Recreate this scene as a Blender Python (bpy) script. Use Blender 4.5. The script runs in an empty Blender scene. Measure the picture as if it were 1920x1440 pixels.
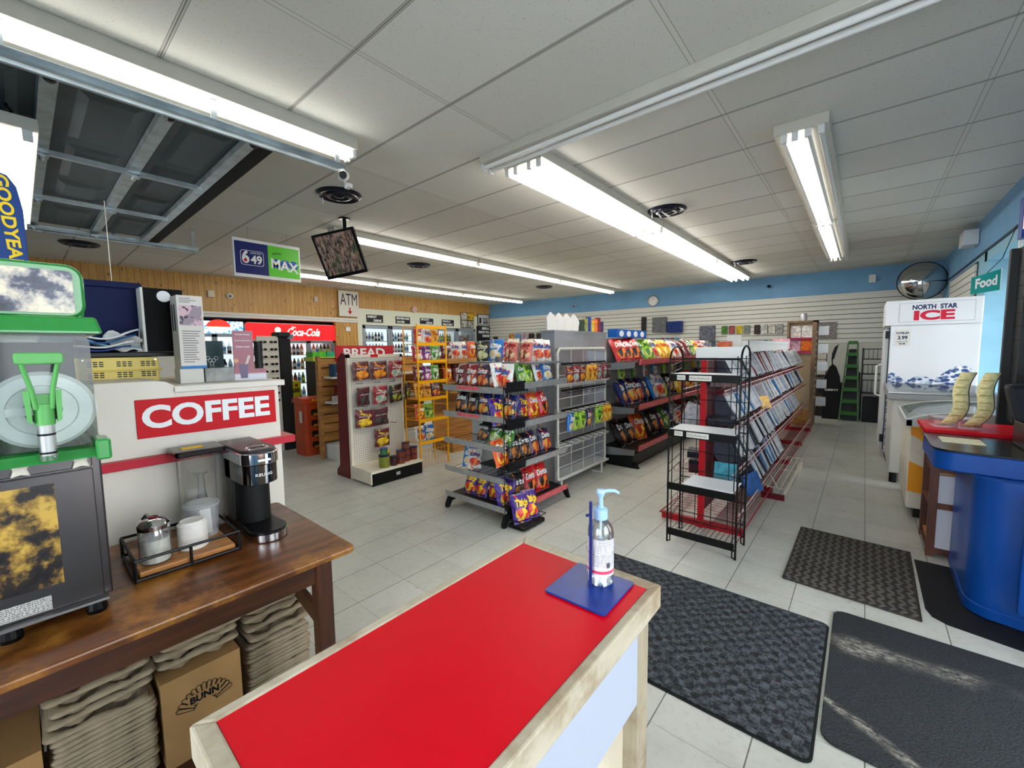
import bpy, math, random
from mathutils import Vector, Euler, Matrix
random.seed(7)
PI = math.pi
sc = bpy.context.scene
COL = sc.collection
# ------------------------------------------------------------ camera, world, exposure
cam_d = bpy.data.cameras.new('camera'); cam_d.sensor_width = 36; cam_d.lens = 780.08 / 1920 * 36
cam_d.clip_start = 0.02; cam_d.clip_end = 200
cam = bpy.data.objects.new('camera', cam_d); COL.objects.link(cam)
cam.location = (1.96675, -1.77931, 1.385)
cam.rotation_euler = (1.48657006, 0.0127790896, 0.701225721)
sc.camera = cam
sc.view_settings.view_transform = 'Standard'; sc.view_settings.look = 'None'
sc.view_settings.gamma = 1; sc.view_settings.use_curve_mapping = False
sc.view_settings.exposure = 1.0
sc.cycles.use_denoising = True
sc.cycles.max_bounces = 8; sc.cycles.transparent_max_bounces = 16
sc.cycles.sample_clamp_indirect = 6
TUBE = 8.5            # fluorescent tube radiance
w = bpy.data.worlds.new('overcast_sky'); sc.world = w; w.use_nodes = True
bgn = w.node_tree.nodes['Background']; bgn.inputs[0].default_value = (0.93, 0.965, 1.0, 1); bgn.inputs[1].default_value = 5.0
CE = 2.848
# ------------------------------------------------------------ material helpers
def lin(c):
    return tuple(((x / 255) / 12.92 if x <= 10 else ((x / 255 + .055) / 1.055) ** 2.4) for x in c)
class N:
    def __init__(s, name):
        s.mat = bpy.data.materials.new(name); s.mat.use_nodes = True
        s.nt = s.mat.node_tree; s.b = s.nt.nodes['Principled BSDF']; s.out = s.nt.nodes['Material Output']
    def add(s, t, **kw):
        n = s.nt.nodes.new(t)
        for k, v in kw.items(): setattr(n, k, v)
        return n
    def lk(s, a, b): s.nt.links.new(a, b)
    def put(s, inp, v):
        if isinstance(v, bpy.types.NodeSocket): s.lk(v, inp)
        elif isinstance(v, (tuple, list)) and len(v) == 3 and inp.type == 'RGBA': inp.default_value = (*v, 1)
        else: inp.default_value = v
    def m(s, op, a, b=0.0, c=0.0):
        n = s.add('ShaderNodeMath', operation=op)
        s.put(n.inputs[0], a); s.put(n.inputs[1], b); s.put(n.inputs[2], c)
        return n.outputs[0]
    def mix(s, f, a, b):
        n = s.add('ShaderNodeMix', data_type='RGBA')
        s.put(n.inputs[0], f); s.put(n.inputs[6], a); s.put(n.inputs[7], b)
        return n.outputs[2]
    def step(s, x, lo, hi):
        n = s.add('ShaderNodeMapRange', interpolation_type='SMOOTHSTEP')
        s.put(n.inputs[0], x); n.inputs[1].default_value = lo; n.inputs[2].default_value = hi
        return n.outputs[0]
    def obj(s):
        n = s.add('ShaderNodeTexCoord'); sp = s.add('ShaderNodeSeparateXYZ'); s.lk(n.outputs['Object'], sp.inputs[0])
        return n.outputs['Object'], sp.outputs[0], sp.outputs[1], sp.outputs[2]
    def vec(s, x, y, z):
        n = s.add('ShaderNodeCombineXYZ'); s.put(n.inputs[0], x); s.put(n.inputs[1], y); s.put(n.inputs[2], z); return n.outputs[0]
    def noise(s, v, sc_, det=3, rough=.5):
        n = s.add('ShaderNodeTexNoise'); s.lk(v, n.inputs['Vector']); n.inputs['Scale'].default_value = sc_
        n.inputs['Detail'].default_value = det; n.inputs['Roughness'].default_value = rough; return n.outputs['Fac']
    def voro(s, v, sc_, feat='F1'):
        n = s.add('ShaderNodeTexVoronoi', feature=feat); s.lk(v, n.inputs['Vector']); n.inputs['Scale'].default_value = sc_; return n
    def white(s, v):
        n = s.add('ShaderNodeTexWhiteNoise', noise_dimensions='3D'); s.lk(v, n.inputs['Vector']); return n.outputs[0]
    def bump(s, h, strength=.3, dist=.01):
        n = s.add('ShaderNodeBump'); n.inputs['Strength'].default_value = strength; n.inputs['Distance'].default_value = dist
        s.lk(h, n.inputs['Height']); s.lk(n.outputs[0], s.b.inputs['Normal'])
_M = {}
def M(name, col=None, rough=.5, metal=0, var=0, vscale=6, bump=0, bscale=60, emit=0, coat=0, spec=.3):
    """plain material with optional colour variation and fine bump"""
    if name in _M: return _M[name]
    n = N(name); c = lin(col)
    n.b.inputs['Roughness'].default_value = rough; n.b.inputs['Metallic'].default_value = metal
    n.b.inputs['Coat Weight'].default_value = coat; n.b.inputs['Specular IOR Level'].default_value = spec
    if emit:
        n.b.inputs['Emission Color'].default_value = (*c, 1); n.b.inputs['Emission Strength'].default_value = emit
    if var or bump:
        o = n.obj()[0]
    if var:
        f = n.noise(o, vscale, 4)
        n.put(n.b.inputs['Base Color'], n.mix(n.step(f, .3, .7), tuple(x * (1 - var) for x in c), tuple(min(1, x * (1 + var)) for x in c)))
    else: n.b.inputs['Base Color'].default_value = (*c, 1)
    if bump: n.bump(n.noise(o, bscale, 2), bump, .004)
    _M[name] = n.mat
    return n.mat
def clear(name, tint=(1, 1, 1), refl=.12, rough=.03, haze=0.0):
    """thin clear sheet: mostly passes light, mirrors a little"""
    if name in _M: return _M[name]
    n = N(name); n.nt.nodes.remove(n.b)
    t = n.add('ShaderNodeBsdfTransparent'); t.inputs[0].default_value = (*tint, 1)
    g = n.add('ShaderNodeBsdfGlossy'); g.inputs['Roughness'].default_value = rough
    mx = n.add('ShaderNodeMixShader'); lw = n.add('ShaderNodeLayerWeight'); lw.inputs[0].default_value = .35
    n.lk(n.m('MAXIMUM', n.m('MULTIPLY', lw.outputs[0], .7), refl), mx.inputs[0])
    n.lk(t.outputs[0], mx.inputs[1]); n.lk(g.outputs[0], mx.inputs[2])
    last = mx.outputs[0]
    if haze:
        d = n.add('ShaderNodeBsdfDiffuse'); d.inputs[0].default_value = (.8, .8, .8, 1)
        m2 = n.add('ShaderNodeMixShader'); m2.inputs[0].default_value = haze
        n.lk(last, m2.inputs[1]); n.lk(d.outputs[0], m2.inputs[2]); last = m2.outputs[0]
    n.lk(last, n.out.inputs[0]); _M[name] = n.mat
    return n.mat
# ------------------------------------------------------------ text outlines
_T = {}
def outline(s, bold=.02):
    k = (s, bold)
    if k in _T: return _T[k]
    c = bpy.data.curves.new('t', 'FONT'); c.body = s; c.size = 1; c.resolution_u = 4; c.offset = bold
    o = bpy.data.objects.new('t', c); COL.objects.link(o)
    dg = bpy.context.evaluated_depsgraph_get()
    me = bpy.data.meshes.new_from_object(o.evaluated_get(dg))
    vs = [(v.co.x, v.co.y) for v in me.vertices]; fs = [tuple(p.vertices) for p in me.polygons]
    bpy.data.objects.remove(o); bpy.data.curves.remove(c); bpy.data.meshes.remove(me)
    x0 = min(v[0] for v in vs); x1 = max(v[0] for v in vs); y0 = min(v[1] for v in vs); y1 = max(v[1] for v in vs)
    vs = [((x - x0) / (x1 - x0), (y - y0) / (y1 - y0)) for x, y in vs]
    _T[k] = (vs, fs); return _T[k]
# ------------------------------------------------------------ mesh builder
class MB:
    def __init__(s): s.v = []; s.f = []; s.m = []
    def face(s, pts, m=0):
        k = len(s.v); s.v += [tuple(p) for p in pts]; s.f.append(tuple(range(k, k + len(pts)))); s.m.append(m); return s
    def box(s, x0, x1, y0, y1, z0, z1, m=0):
        k = len(s.v)
        s.v += [(x, y, z) for z in (z0, z1) for y in (y0, y1) for x in (x0, x1)]
        for q in ((0, 2, 3, 1), (4, 5, 7, 6), (0, 1, 5, 4), (2, 6, 7, 3), (0, 4, 6, 2), (1, 3, 7, 5)):
            s.f.append(tuple(k + i for i in q)); s.m.append(m)
        return s
    def hexa(s, lo, hi, m=0):
        k = len(s.v); s.v += [tuple(p) for p in lo] + [tuple(p) for p in hi]; n = len(lo)
        s.f.append(tuple(k + i for i in reversed(range(n)))); s.m.append(m)
        s.f.append(tuple(k + n + i for i in range(n))); s.m.append(m)
        for i in range(n):
            j = (i + 1) % n; s.f.append((k + i, k + j, k + n + j, k + n + i)); s.m.append(m)
        return s
    def prism(s, poly, a, b, m=0, ax='z'):
        def P(p, t): return {'z': (p[0], p[1], t), 'x': (t, p[0], p[1]), 'y': (p[0], t, p[1])}[ax]
        return s.hexa([P(p, a) for p in poly], [P(p, b) for p in poly], m)
    def tube(s, pts, r, n=6, m=0, cap=True, r2=None):
        pts = [Vector(p) for p in pts]; k = len(s.v); L = len(pts)
        for i, p in enumerate(pts):
            d = (pts[min(i + 1, L - 1)] - pts[max(i - 1, 0)]).normalized()
            u = d.orthogonal().normalized() if i == 0 else (u - d * u.dot(d)).normalized()
            q = d.cross(u); rr = r if r2 is None else r + (r2 - r) * i / (L - 1)
            for j in range(n):
                a = 2 * PI * j / n; s.v.append(tuple(p + (u * math.cos(a) + q * math.sin(a)) * rr))
        for i in range(L - 1):
            for j in range(n):
                a = k + i * n + j; b = k + i * n + (j + 1) % n
                s.f.append((a, b, b + n, a + n)); s.m.append(m)
        if cap:
            s.f.append(tuple(k + j for j in reversed(range(n)))); s.m.append(m)
            s.f.append(tuple(k + (L - 1) * n + j for j in range(n))); s.m.append(m)
        return s
    def lathe(s, prof, c=(0, 0, 0), n=20, m=0, ax='z', sx=1, sy=1):
        k = len(s.v)
        for r, z in prof:
            for j in range(n):
                a = 2 * PI * j / n; x, y = r * math.cos(a) * sx, r * math.sin(a) * sy
                p = {'z': (x, y, z), 'x': (z, x, y), 'y': (x, z, y)}[ax]
                s.v.append((c[0] + p[0], c[1] + p[1], c[2] + p[2]))
        for i in range(len(prof) - 1):
            for j in range(n):
                a = k + i * n + j; b = k + i * n + (j + 1) % n
                s.f.append((a, b, b + n, a + n)); s.m.append(m)
        for i, rv in ((0, True), (len(prof) - 1, False)):
            if prof[i][0] > 1e-5:
                q = [k + i * n + j for j in range(n)]
                s.f.append(tuple(reversed(q)) if rv else tuple(q)); s.m.append(m)
        return s
    def grid(s, fn, nu, nv, m=0):
        k = len(s.v)
        for i in range(nu + 1):
            for j in range(nv + 1): s.v.append(tuple(fn(i / nu, j / nv)))
        for i in range(nu):
            for j in range(nv):
                a = k + i * (nv + 1) + j
                s.f.append((a, a + nv + 1, a + nv + 2, a + 1)); s.m.append(m)
        return s
    def text(s, t, o, ux, uz, w, h, m=0, bold=.02, shear=0, fn=None):
        """letters fitted to a w x h field, lower left corner at o"""
        vs, fs = outline(t, bold); k = len(s.v); o = Vector(o); ux = Vector(ux); uz = Vector(uz)
        for x, y in vs:
            p = o + ux * (x * w + shear * y * h) + uz * (y * h)
            s.v.append(tuple(fn(p) if fn else p))
        for f in fs: s.f.append(tuple(k + i for i in f)); s.m.append(m)
        return s
    def build(s, name, mats, parent=None, smooth=False, bevel=0, loc=None, rot=None, solid=0):
        me = bpy.data.meshes.new(name); me.from_pydata(s.v, [], s.f)
        if not isinstance(mats, (list, tuple)): mats = [mats]
        for q in mats: me.materials.append(q)
        me.polygons.foreach_set('material_index', s.m)
        if smooth is not False:
            me.polygons.foreach_set('use_smooth', [True] * len(s.f))
            me.set_sharp_from_angle(angle=math.radians(35 if smooth is True else smooth))
        me.update()
        o = bpy.data.objects.new(name, me); COL.objects.link(o)
        if parent: o.parent = parent
        if loc: o.location = loc
        if rot: o.rotation_euler = rot
        if solid:
            q = o.modifiers.new('thickness', 'SOLIDIFY'); q.thickness = solid; q.offset = 0
        if bevel:
            q = o.modifiers.new('bevel', 'BEVEL'); q.width = bevel; q.segments = 2; q.limit_method = 'ANGLE'; q.angle_limit = math.radians(40)
        return o
def tag(o, label, cat, group=None):
    k = len(label.split()); assert 4 <= k <= 16, (k, label)
    o['label'] = label; o['category'] = cat
    if group: o['group'] = group
    return o
def T(name, label, cat, loc=(0, 0, 0), rot=(0, 0, 0), group=None):
    o = bpy.data.objects.new(name, None); COL.objects.link(o); o.empty_display_size = .05
    o.location = loc; o.rotation_euler = rot
    return tag(o, label, cat, group)
def dup(root, loc, rot=(0, 0, 0), label=None, group=None, scale=None):
    r = root.copy(); COL.objects.link(r); r.location = loc; r.rotation_euler = rot
    if scale: r.scale = (scale, scale, scale) if not isinstance(scale, tuple) else scale
    if label: tag(r, label, r['category'], group)
    for ch in list(root.children):
        c = ch.copy(); COL.objects.link(c); c.parent = r
        for g in list(ch.children):
            d = g.copy(); COL.objects.link(d); d.parent = c
    return r
def kill(root):
    for c in list(root.children):
        for g in list(c.children): bpy.data.objects.remove(g)
        bpy.data.objects.remove(c)
    bpy.data.objects.remove(root)
def struct(mb, name, mats, **k):
    o = mb.build(name, mats, **k); o['kind'] = 'structure'; return o
def rrect(x0, x1, y0, y1, r, n=4):
    p = []
    for cx, cy, a0 in ((x1 - r, y1 - r, 0), (x0 + r, y1 - r, 90), (x0 + r, y0 + r, 180), (x1 - r, y0 + r, 270)):
        for i in range(n + 1):
            a = math.radians(a0 + 90 * i / n); p.append((cx + r * math.cos(a), cy + r * math.sin(a)))
    return p
ORD = ['first', 'second', 'third', 'fourth', 'fifth', 'sixth', 'seventh', 'eighth', 'ninth', 'tenth', 'eleventh', 'twelfth', 'thirteenth', 'fourteenth',
       'fifteenth', 'sixteenth', 'seventeenth', 'eighteenth', 'nineteenth', 'twentieth']
# ------------------------------------------------------------ common materials
white_p = M('white_paint', (222, 220, 212), .45)
white_m = M('white_enamel', (225, 226, 224), .3)
cream = M('cream_laminate', (226, 216, 196), .45, var=.05, vscale=8)
black_p = M('black_plastic', (9, 9, 11), .35, spec=.2)
black_w = M('black_wire', (14, 14, 15), .4, .3)
steel = M('brushed_steel', (165, 165, 165), .28, 1, bump=.05, bscale=300)
chrome = M('chrome', (210, 210, 212), .08, 1)
galv = M('galvanised_steel', (186, 196, 200), .35, .8, var=.15, vscale=10)
greym = M('grey_shelf_metal', (140, 143, 146), .35, .7)
dgrey = M('dark_grey_metal', (30, 32, 34), .4, .5)
tubeM = M('lit_tube', (255, 252, 245), .3, emit=TUBE)
tubeOff = M('unlit_tube', (235, 235, 232), .25)
fixM = M('fixture_enamel', (196, 193, 182), .35, var=.04)
redM = M('red_enamel', (170, 20, 30), .35)
maroon = M('maroon_paint', (98, 4, 16), .35)
inkW = M('white_print', (238, 238, 236), .5)
inkK = M('black_print', (16, 16, 20), .5)
inkY = M('yellow_print', (250, 210, 30), .5)
inkR = M('red_print', (200, 8, 22), .5, spec=.2)
glassM = clear('window_glass', (.97, .99, 1), .05)
plastM = clear('clear_plastic', (.93, .94, .94), .08, .08, .06)
# floor
def floor_mat():
    n = N('vinyl_tile'); o, x, y, z = n.obj()
    T_ = .3048
    def cell(c, off): return n.m('DIVIDE', n.m('SUBTRACT', c, off), T_)
    cx = cell(x, -.41); cy = cell(y, -.06)
    def edge(c): return n.m('ABSOLUTE', n.m('SUBTRACT', n.m('FRACT', n.m('ADD', c, 200.5)), .5))
    gx = n.m('LESS_THAN', edge(cx), .0075); gy = n.m('LESS_THAN', edge(cy), .0045)
    wn = n.white(n.vec(n.m('FLOOR', cx), n.m('FLOOR', cy), 0))
    base = n.mix(wn, lin((190, 190, 181)), lin((198, 197, 189)))
    nz = n.noise(o, 3.2, 6, .65); nf = n.noise(o, 40, 4)
    base = n.mix(n.m('MULTIPLY', n.step(nz, .45, .75), .35), base, lin((140, 138, 128)))
    base = n.mix(n.m('MULTIPLY', n.step(nf, .5, .75), .25), base, lin((150, 148, 138)))
    # dark scuffs collected along a few joints
    sc1 = n.noise(n.vec(n.m('MULTIPLY', x, 9), n.m('MULTIPLY', y, 30), 0), 1.2, 5, .8)
    near = n.m('LESS_THAN', edge(cy), .05)
    patch = n.step(n.noise(o, .9, 2), .55, .62)
    scuff = n.m('MULTIPLY', n.m('MULTIPLY', n.step(sc1, .58, .66), near), patch)
    base = n.mix(n.m('MULTIPLY', scuff, .8), base, lin((60, 58, 54)))
    base = n.mix(n.m('MULTIPLY', gy, .55), base, lin((95, 93, 86)))
    base = n.mix(n.m('MULTIPLY', gx, .85), base, lin((62, 60, 56)))
    n.put(n.b.inputs['Base Color'], base)
    n.put(n.b.inputs['Roughness'], n.m('MULTIPLY_ADD', nf, .25, .22))
    n.bump(n.noise(o, 14, 3), .08, .01)
    return n.mat
def ceil_mat():
    n = N('acoustic_tile'); o, x, y, z = n.obj()
    def d(c, per):  # distance to the nearest grid line in metres
        q = n.m('FRACT', n.m('ADD', n.m('DIVIDE', c, per), 100.5)); return n.m('MULTIPLY', n.m('ABSOLUTE', n.m('SUBTRACT', q, .5)), per)
    dx = d(x, 1.2192); dy = d(y, .6096)
    bar = n.m('MAXIMUM', n.m('LESS_THAN', dx, .012), n.m('MULTIPLY', n.m('LESS_THAN', dy, .008), 1.0))
    line = n.m('MAXIMUM', n.m('LESS_THAN', n.m('ABSOLUTE', n.m('SUBTRACT', dx, .0135)), .0018), n.m('LESS_THAN', n.m('ABSOLUTE', n.m('SUBTRACT', dy, .0095)), .0028))
    gap = n.m('LESS_THAN', dy, .004)
    v1 = n.voro(n.vec(n.m('MULTIPLY', x, 85), n.m('MULTIPLY', y, 60), 0), 1).outputs['Distance']
    holes = n.m('MULTIPLY', n.m('LESS_THAN', v1, .17), n.step(n.noise(o, 60, 2), .42, .55))
    wn = n.white(n.vec(n.m('FLOOR', n.m('DIVIDE', x, 1.2192)), n.m('FLOOR', n.m('DIVIDE', y, .6096)), 3))
    base = n.mix(wn, lin((205, 203, 194)), lin((220, 219, 211)))
    base = n.mix(n.m('MULTIPLY', n.step(n.noise(o, 1.5, 4), .5, .8), .25), base, lin((188, 184, 170)))
    base = n.mix(n.m('MULTIPLY', holes, .5), base, lin((95, 92, 84)))
    base = n.mix(bar, base, lin((212, 210, 200)))
    base = n.mix(n.m('MULTIPLY', line, .6), base, lin((90, 88, 80)))  # shadow edge along the T-bars, painted into the tile colour
    base = n.mix(n.m('MULTIPLY', gap, .75), base, lin((85, 83, 76)))
    n.put(n.b.inputs['Base Color'], base); n.b.inputs['Roughness'].default_value = .85
    n.bump(n.m('SUBTRACT', 1.0, holes), .15, .003)
    return n.mat
def pine_mat(name, bw=.09):
    n = N(name); o, x, y, z = n.obj()
    c = n.m('DIVIDE', n.m('ADD', y, x), bw); idx = n.m('FLOOR', c); wn = n.white(n.vec(idx, 1, 1))
    v = n.vec(n.m('MULTIPLY', n.m('ADD', y, x), 9), wn, n.m('ADD', n.m('MULTIPLY', z, .9), n.m('MULTIPLY', wn, 9)))
    g = n.noise(v, 4, 5, .6)
    base = n.mix(g, lin((158, 104, 34)), lin((232, 186, 96)))
    base = n.mix(n.m('MULTIPLY', wn, .45), base, lin((176, 118, 52)))
    kv = n.voro(n.vec(n.m('MULTIPLY', n.m('ADD', y, x), 11), n.m('MULTIPLY', wn, 3), n.m('MULTIPLY', z, 5.5)), 1).outputs['Distance']
    base = n.mix(n.m('MULTIPLY', n.m('SUBTRACT', 1.0, n.step(kv, .07, .2)), .85), base, lin((72, 40, 16)))
    e = n.m('ABSOLUTE', n.m('SUBTRACT', n.m('FRACT', n.m('ADD', c, 100.5)), .5))
    base = n.mix(n.m('MULTIPLY', n.m('LESS_THAN', e, .035), .75), base, lin((58, 32, 12)))
    n.put(n.b.inputs['Base Color'], base); n.b.inputs['Roughness'].default_value = .4
    return n.mat
def wood_mat(name, a, b, ax='y', sc_=7, rough=.3, wear=None):
    if name in _M: return _M[name]
    n = N(name); o, x, y, z = n.obj()
    k = {'x': (1.2, 14, 14), 'y': (14, 1.2, 14), 'z': (14, 14, 1.2)}[ax]
    v = n.vec(n.m('MULTIPLY', x, k[0]), n.m('MULTIPLY', y, k[1]), n.m('MULTIPLY', z, k[2]))
    g = n.noise(v, sc_ / 2, 6, .65)
    base = n.mix(n.step(g, .3, .72), lin(a), lin(b))
    if wear: base = n.mix(n.m('MULTIPLY', n.step(n.noise(o, 3.5, 5, .7), .46, .66), .75), base, lin(wear))
    n.put(n.b.inputs['Base Color'], base); n.b.inputs['Roughness'].default_value = rough
    n.bump(g, .06, .003); _M[name] = n.mat
    return n.mat
# ------------------------------------------------------------ room shell
XL, XR, YF = -7.6, 2.97, -3.3
def yb(x): return 8.42 + .041 * (x + 7.3)       # back wall runs slightly askew
floorM = floor_mat()
struct(MB().box(-8.4, 4.2, YF - .1, 9.1, -.12, 0), 'floor', floorM)
struct(MB().box(-8.4, 4.2, YF - .1, 9.1, CE, CE + .12), 'ceiling', ceil_mat())
blueW = M('blue_wall_paint', (118, 166, 204), .6, var=.05, vscale=3)
blueL = M('pale_blue_paint', (140, 186, 206), .6, var=.04)
pine = pine_mat('knotty_pine')
wallG = M('grey_white_wall', (196, 196, 188), .7, var=.06, vscale=2)
def skewbox(mb, x0, x1, d0, d1, z0, z1, m=0):
    lo = [(x0, yb(x0) + d0), (x1, yb(x1) + d0), (x1, yb(x1) + d1), (x0, yb(x0) + d1)]
    return mb.hexa([(a, b, z0) for a, b in lo], [(a, b, z1) for a, b in lo], m)
struct(skewbox(MB(), -8.4, 4.2, 0, .12, 0, CE), 'wall_back', blueW)
mb = MB()
slatM = M('white_slatwall', (214, 214, 206), .4)
slatG = M('slat_groove', (70, 70, 68), .7)
skewbox(mb, XL, XR, -.012, -.001, .0, 2.36, 1)
z = 1.42
while z < 2.34:
    skewbox(mb, XL, XR, -.03, -.012, z, z + .083, 0); z += .094
skewbox(mb, XL, 1.15, -.03, -.012, .05, 1.41, 0)
skewbox(mb, XL, XR, -.034, -.012, 2.35, 2.385, 0)
struct(mb, 'trim_1', [slatM, slatG])
struct(skewbox(MB(), 1.15, XR, -.028, -.012, 0, 1.415), 'trim_2', wallG)
# left wall: pine upper part, white panel with the cooler doors, bay with two coolers
struct(MB().box(XL - .12, XL, YF, 3.67, 2.17, CE), 'wall_left', pine)
struct(MB().box(XL - .12, XL + .006, 3.67, 8.45, 2.43, CE), 'trim_3', pine)
struct(MB().box(XL - .1, XL + .05, YF, 3.67, 2.12, 2.17).box(XL - .1, XL + .03, YF, 3.67, 2.07, 2.125), 'trim_4', white_p, bevel=.006)
palepanel = M('pale_green_white_panel', (222, 226, 208), .5)
mb = MB().box(XL - .1, XL, 3.67, 8.45, 2.035, 2.43).box(XL - .1, XL, 7.74, 8.45, 0, 2.035).box(XL - .1, XL, 3.67, 3.79, 0, 2.035).box(XL - .1, XL, 3.79, 7.74, 0, .15)
struct(mb, 'wall_left_panel', palepanel)
struct(MB().box(XL - .1, XL, 3.1, 3.67, 0, 2.07), 'wall_left_pier', pine)
struct(MB().box(XL - .12, XL - .02, YF, .15, 0, 2.07), 'wall_left_near', white_p)
struct(MB().box(-8.4, -8.3, YF, 8.5, 0, CE).box(-8.35, XL - .1, .15, 3.1, 2.04, 2.12), 'wall_left_back', M('dark_cavity', (20, 20, 22), .8))
# right wall with glazed entrance, side door and blue header
mb = MB().box(XR, XR + .12, YF, -1.9, 0, CE).box(XR, XR + .12, -.6, -.25, 0, CE).box(XR, XR + .12, -1.9, -.6, 0, .55).box(XR, XR + .12, -1.9, 3.15, 2.5, CE)
mb.box(XR, XR + .12, -.25, 1.0, 2.15, 2.5).box(XR, XR + .12, -1.9, -.6, 2.3, 2.5).box(XR, XR + .12, 1.0, 3.15, 0, 2.5)
mb.box(XR, XR + .12, 3.15, 9.0, 2.42, CE)
struct(mb, 'wall_right', blueW)
mb = MB().box(XR, XR + .12, 5.9, 9.0, 0, 2.42)
struct(mb, 'wall_right_far', M('slat_blue_wall', (126, 168, 200), .6))
mb = MB(); mb.box(XR - .012, XR, 5.75, 7.7, 1.1, 2.36, 1); z = 1.12
while z < 2.3: mb.box(XR - .03, XR - .012, 5.75, 7.7, z, z + .083, 0); z += .094
struct(mb, 'trim_5', [slatM, slatG])
# recess behind the side door: reveal, soffit, glazing
struct(MB().box(XR, 3.62, 5.3, 5.42, 0, 2.42).box(XR, XR + .06, 5.42, 5.9, 0, 2.42), 'wall_right_reveal', blueL)
struct(MB().box(XR, 3.62, 3.1, 5.42, 2.3, 2.42), 'trim_6', blueL)
struct(MB().box(XR - .012, XR + .03, 3.15, 8.3, 2.405, 2.43), 'trim_7', M('dark_blue_trim', (26, 44, 62), .5))
struct(MB().box(XR, 3.62, 3.03, 3.15, 0, 2.42), 'wall_right_return', blueL)
d2 = MB().box(3.5, 3.56, 3.15, 3.22, 0, 2.3).box(3.5, 3.56, 5.23, 5.3, 0, 2.3).box(3.5, 3.56, 3.22, 5.23, 2.2, 2.3).box(3.5, 3.56, 4.2, 4.27, 0, 2.2).box(3.5, 3.56, 3.22, 5.23, 0, .12)
d2o = struct(d2, 'door_2', M('dark_bronze_frame', (44, 36, 32), .4, .4))
MB().box(3.525, 3.53, 3.22, 4.2, .12, 2.2).build('door_glass', glassM, d2o)
MB().box(3.525, 3.53, 4.27, 5.23, .12, 2.2).build('door_glass', glassM, d2o)
MB().tube([(3.44, 4.16, .95), (3.44, 4.16, 1.35)], .012, 8).tube([(3.5, 4.16, .97), (3.44, 4.16, .97)], .008).tube([(3.5, 4.16, 1.33), (3.44, 4.16, 1.33)], .008).build('door_handle', chrome, d2o)
alu = M('aluminium_frame', (176, 178, 180), .35, .8)
d1 = MB().box(XR, XR + .1, -.25, -.2, 0, 2.15).box(XR, XR + .1, .95, 1.0, 0, 2.15).box(XR, XR + .1, -.2, .95, 2.1, 2.15).box(XR, XR + .1, -.2, .95, 0, .1)
d1o = struct(d1, 'door_1', alu)
MB().box(XR + .04, XR + .046, -.2, .95, .1, 2.1).build('door_glass', glassM, d1o)
MB().tube([(XR - .05, -.1, .95), (XR - .05, -.1, 1.3)], .012, 8).tube([(XR + .02, -.1, .97), (XR - .05, -.1, .97)], .008).tube([(XR + .02, -.1, 1.28), (XR - .05, -.1, 1.28)], .008).build('door_handle', chrome, d1o)
w1 = MB().box(XR, XR + .1, -1.9, -1.85, .55, 2.3).box(XR, XR + .1, -.65, -.6, .55, 2.3).box(XR, XR + .1, -1.85, -.65, 2.25, 2.3).box(XR, XR + .1, -1.85, -.65, .55, .6)
w1o = struct(w1, 'window_1', alu)
MB().box(XR + .04, XR + .046, -1.85, -.65, .6, 2.25).build('window_glass', glassM, w1o)
# front wall behind the camera, with shop windows
mb = MB().box(-8.4, -4.6, YF - .12, YF, 0, CE).box(-.4, .9, YF - .12, YF, 0, CE).box(2.8, 4.2, YF - .12, YF, 0, CE).box(.9, 2.8, YF - .12, YF, 0, .5).box(.9, 2.8, YF - .12, YF, 2.4, CE)
mb.box(-4.6, -.4, YF - .12, YF, 0, CE)
struct(mb, 'wall_front', blueW)
w2 = MB().box(.9, .95, YF - .1, YF, .5, 2.4).box(2.75, 2.8, YF - .1, YF, .5, 2.4).box(.95, 2.75, YF - .1, YF, .5, .55).box(.95, 2.75, YF - .1, YF, 2.35, 2.4).box(1.83, 1.87, YF - .1, YF, .55, 2.35)
w2o = struct(w2, 'window_2', alu)
MB().box(.95, 2.75, YF - .06, YF - .054, .55, 2.35).build('window_glass', glassM, w2o)
# pavement outside the glass
struct(MB().box(XR + .12, 30, -30, 30, -.3, -.12), 'ground_outside', M('pavement', (150, 150, 146), .8, var=.1))
# ------------------------------------------------------------ ceiling fixtures
def fixture(name, label, L, W, tubes, lit, ax='y', group=None, h=.07, refl=0.0, sockets=True):
    """strip light running along +Y from its root (root at the ceiling end)"""
    t = T(name, label, 'light', group=group)
    b = MB(); b.box(-W / 2, W / 2, 0, L, -h, 0)
    if refl: b.hexa([(-W / 2, 0, -h), (-W / 2, L, -h), (-W / 2 - refl, L, -h - .04), (-W / 2 - refl, 0, -h - .04)], [(-W / 2, 0, -h + .004), (-W / 2, L, -h + .004), (-W / 2 - refl, L, -h - .036), (-W / 2 - refl, 0, -h - .036)]).hexa([(W / 2, 0, -h), (W / 2 + refl, 0, -h - .04), (W / 2 + refl, L, -h - .04), (W / 2, L, -h)], [(W / 2, 0, -h + .004), (W / 2 + refl, 0, -h - .036), (W / 2 + refl, L, -h - .036), (W / 2, L, -h + .004)])
    b.build('housing', fixM, t, bevel=.004)
    for i, x in enumerate(tubes):
        MB().tube([(x, .03, -h - .028), (x, L - .03, -h - .028)], .0165, 10).build('tube', tubeM if lit[i] else tubeOff, t, smooth=True)
        for y in (.005, L - .03): MB().box(x - .018, x + .018, y, y + .025, -h - .052, -h).build('lamp_holder', white_m, t, bevel=.003)
    return t
def strip_run(x, ys, n, label, group, W=.16, tubes=(-.04, .04), lit=(1, 1)):
    r = None
    for i, y in enumerate(ys):
        lab = label % ORD[i]
        if r is None:
            r = fixture('fluorescent_light', lab, 2.4, W, tubes, lit, group=group); r.location = (x, y, CE)
        else: dup(r, (x, y, CE), (0, 0, 0), lab, group)
    return r
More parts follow.
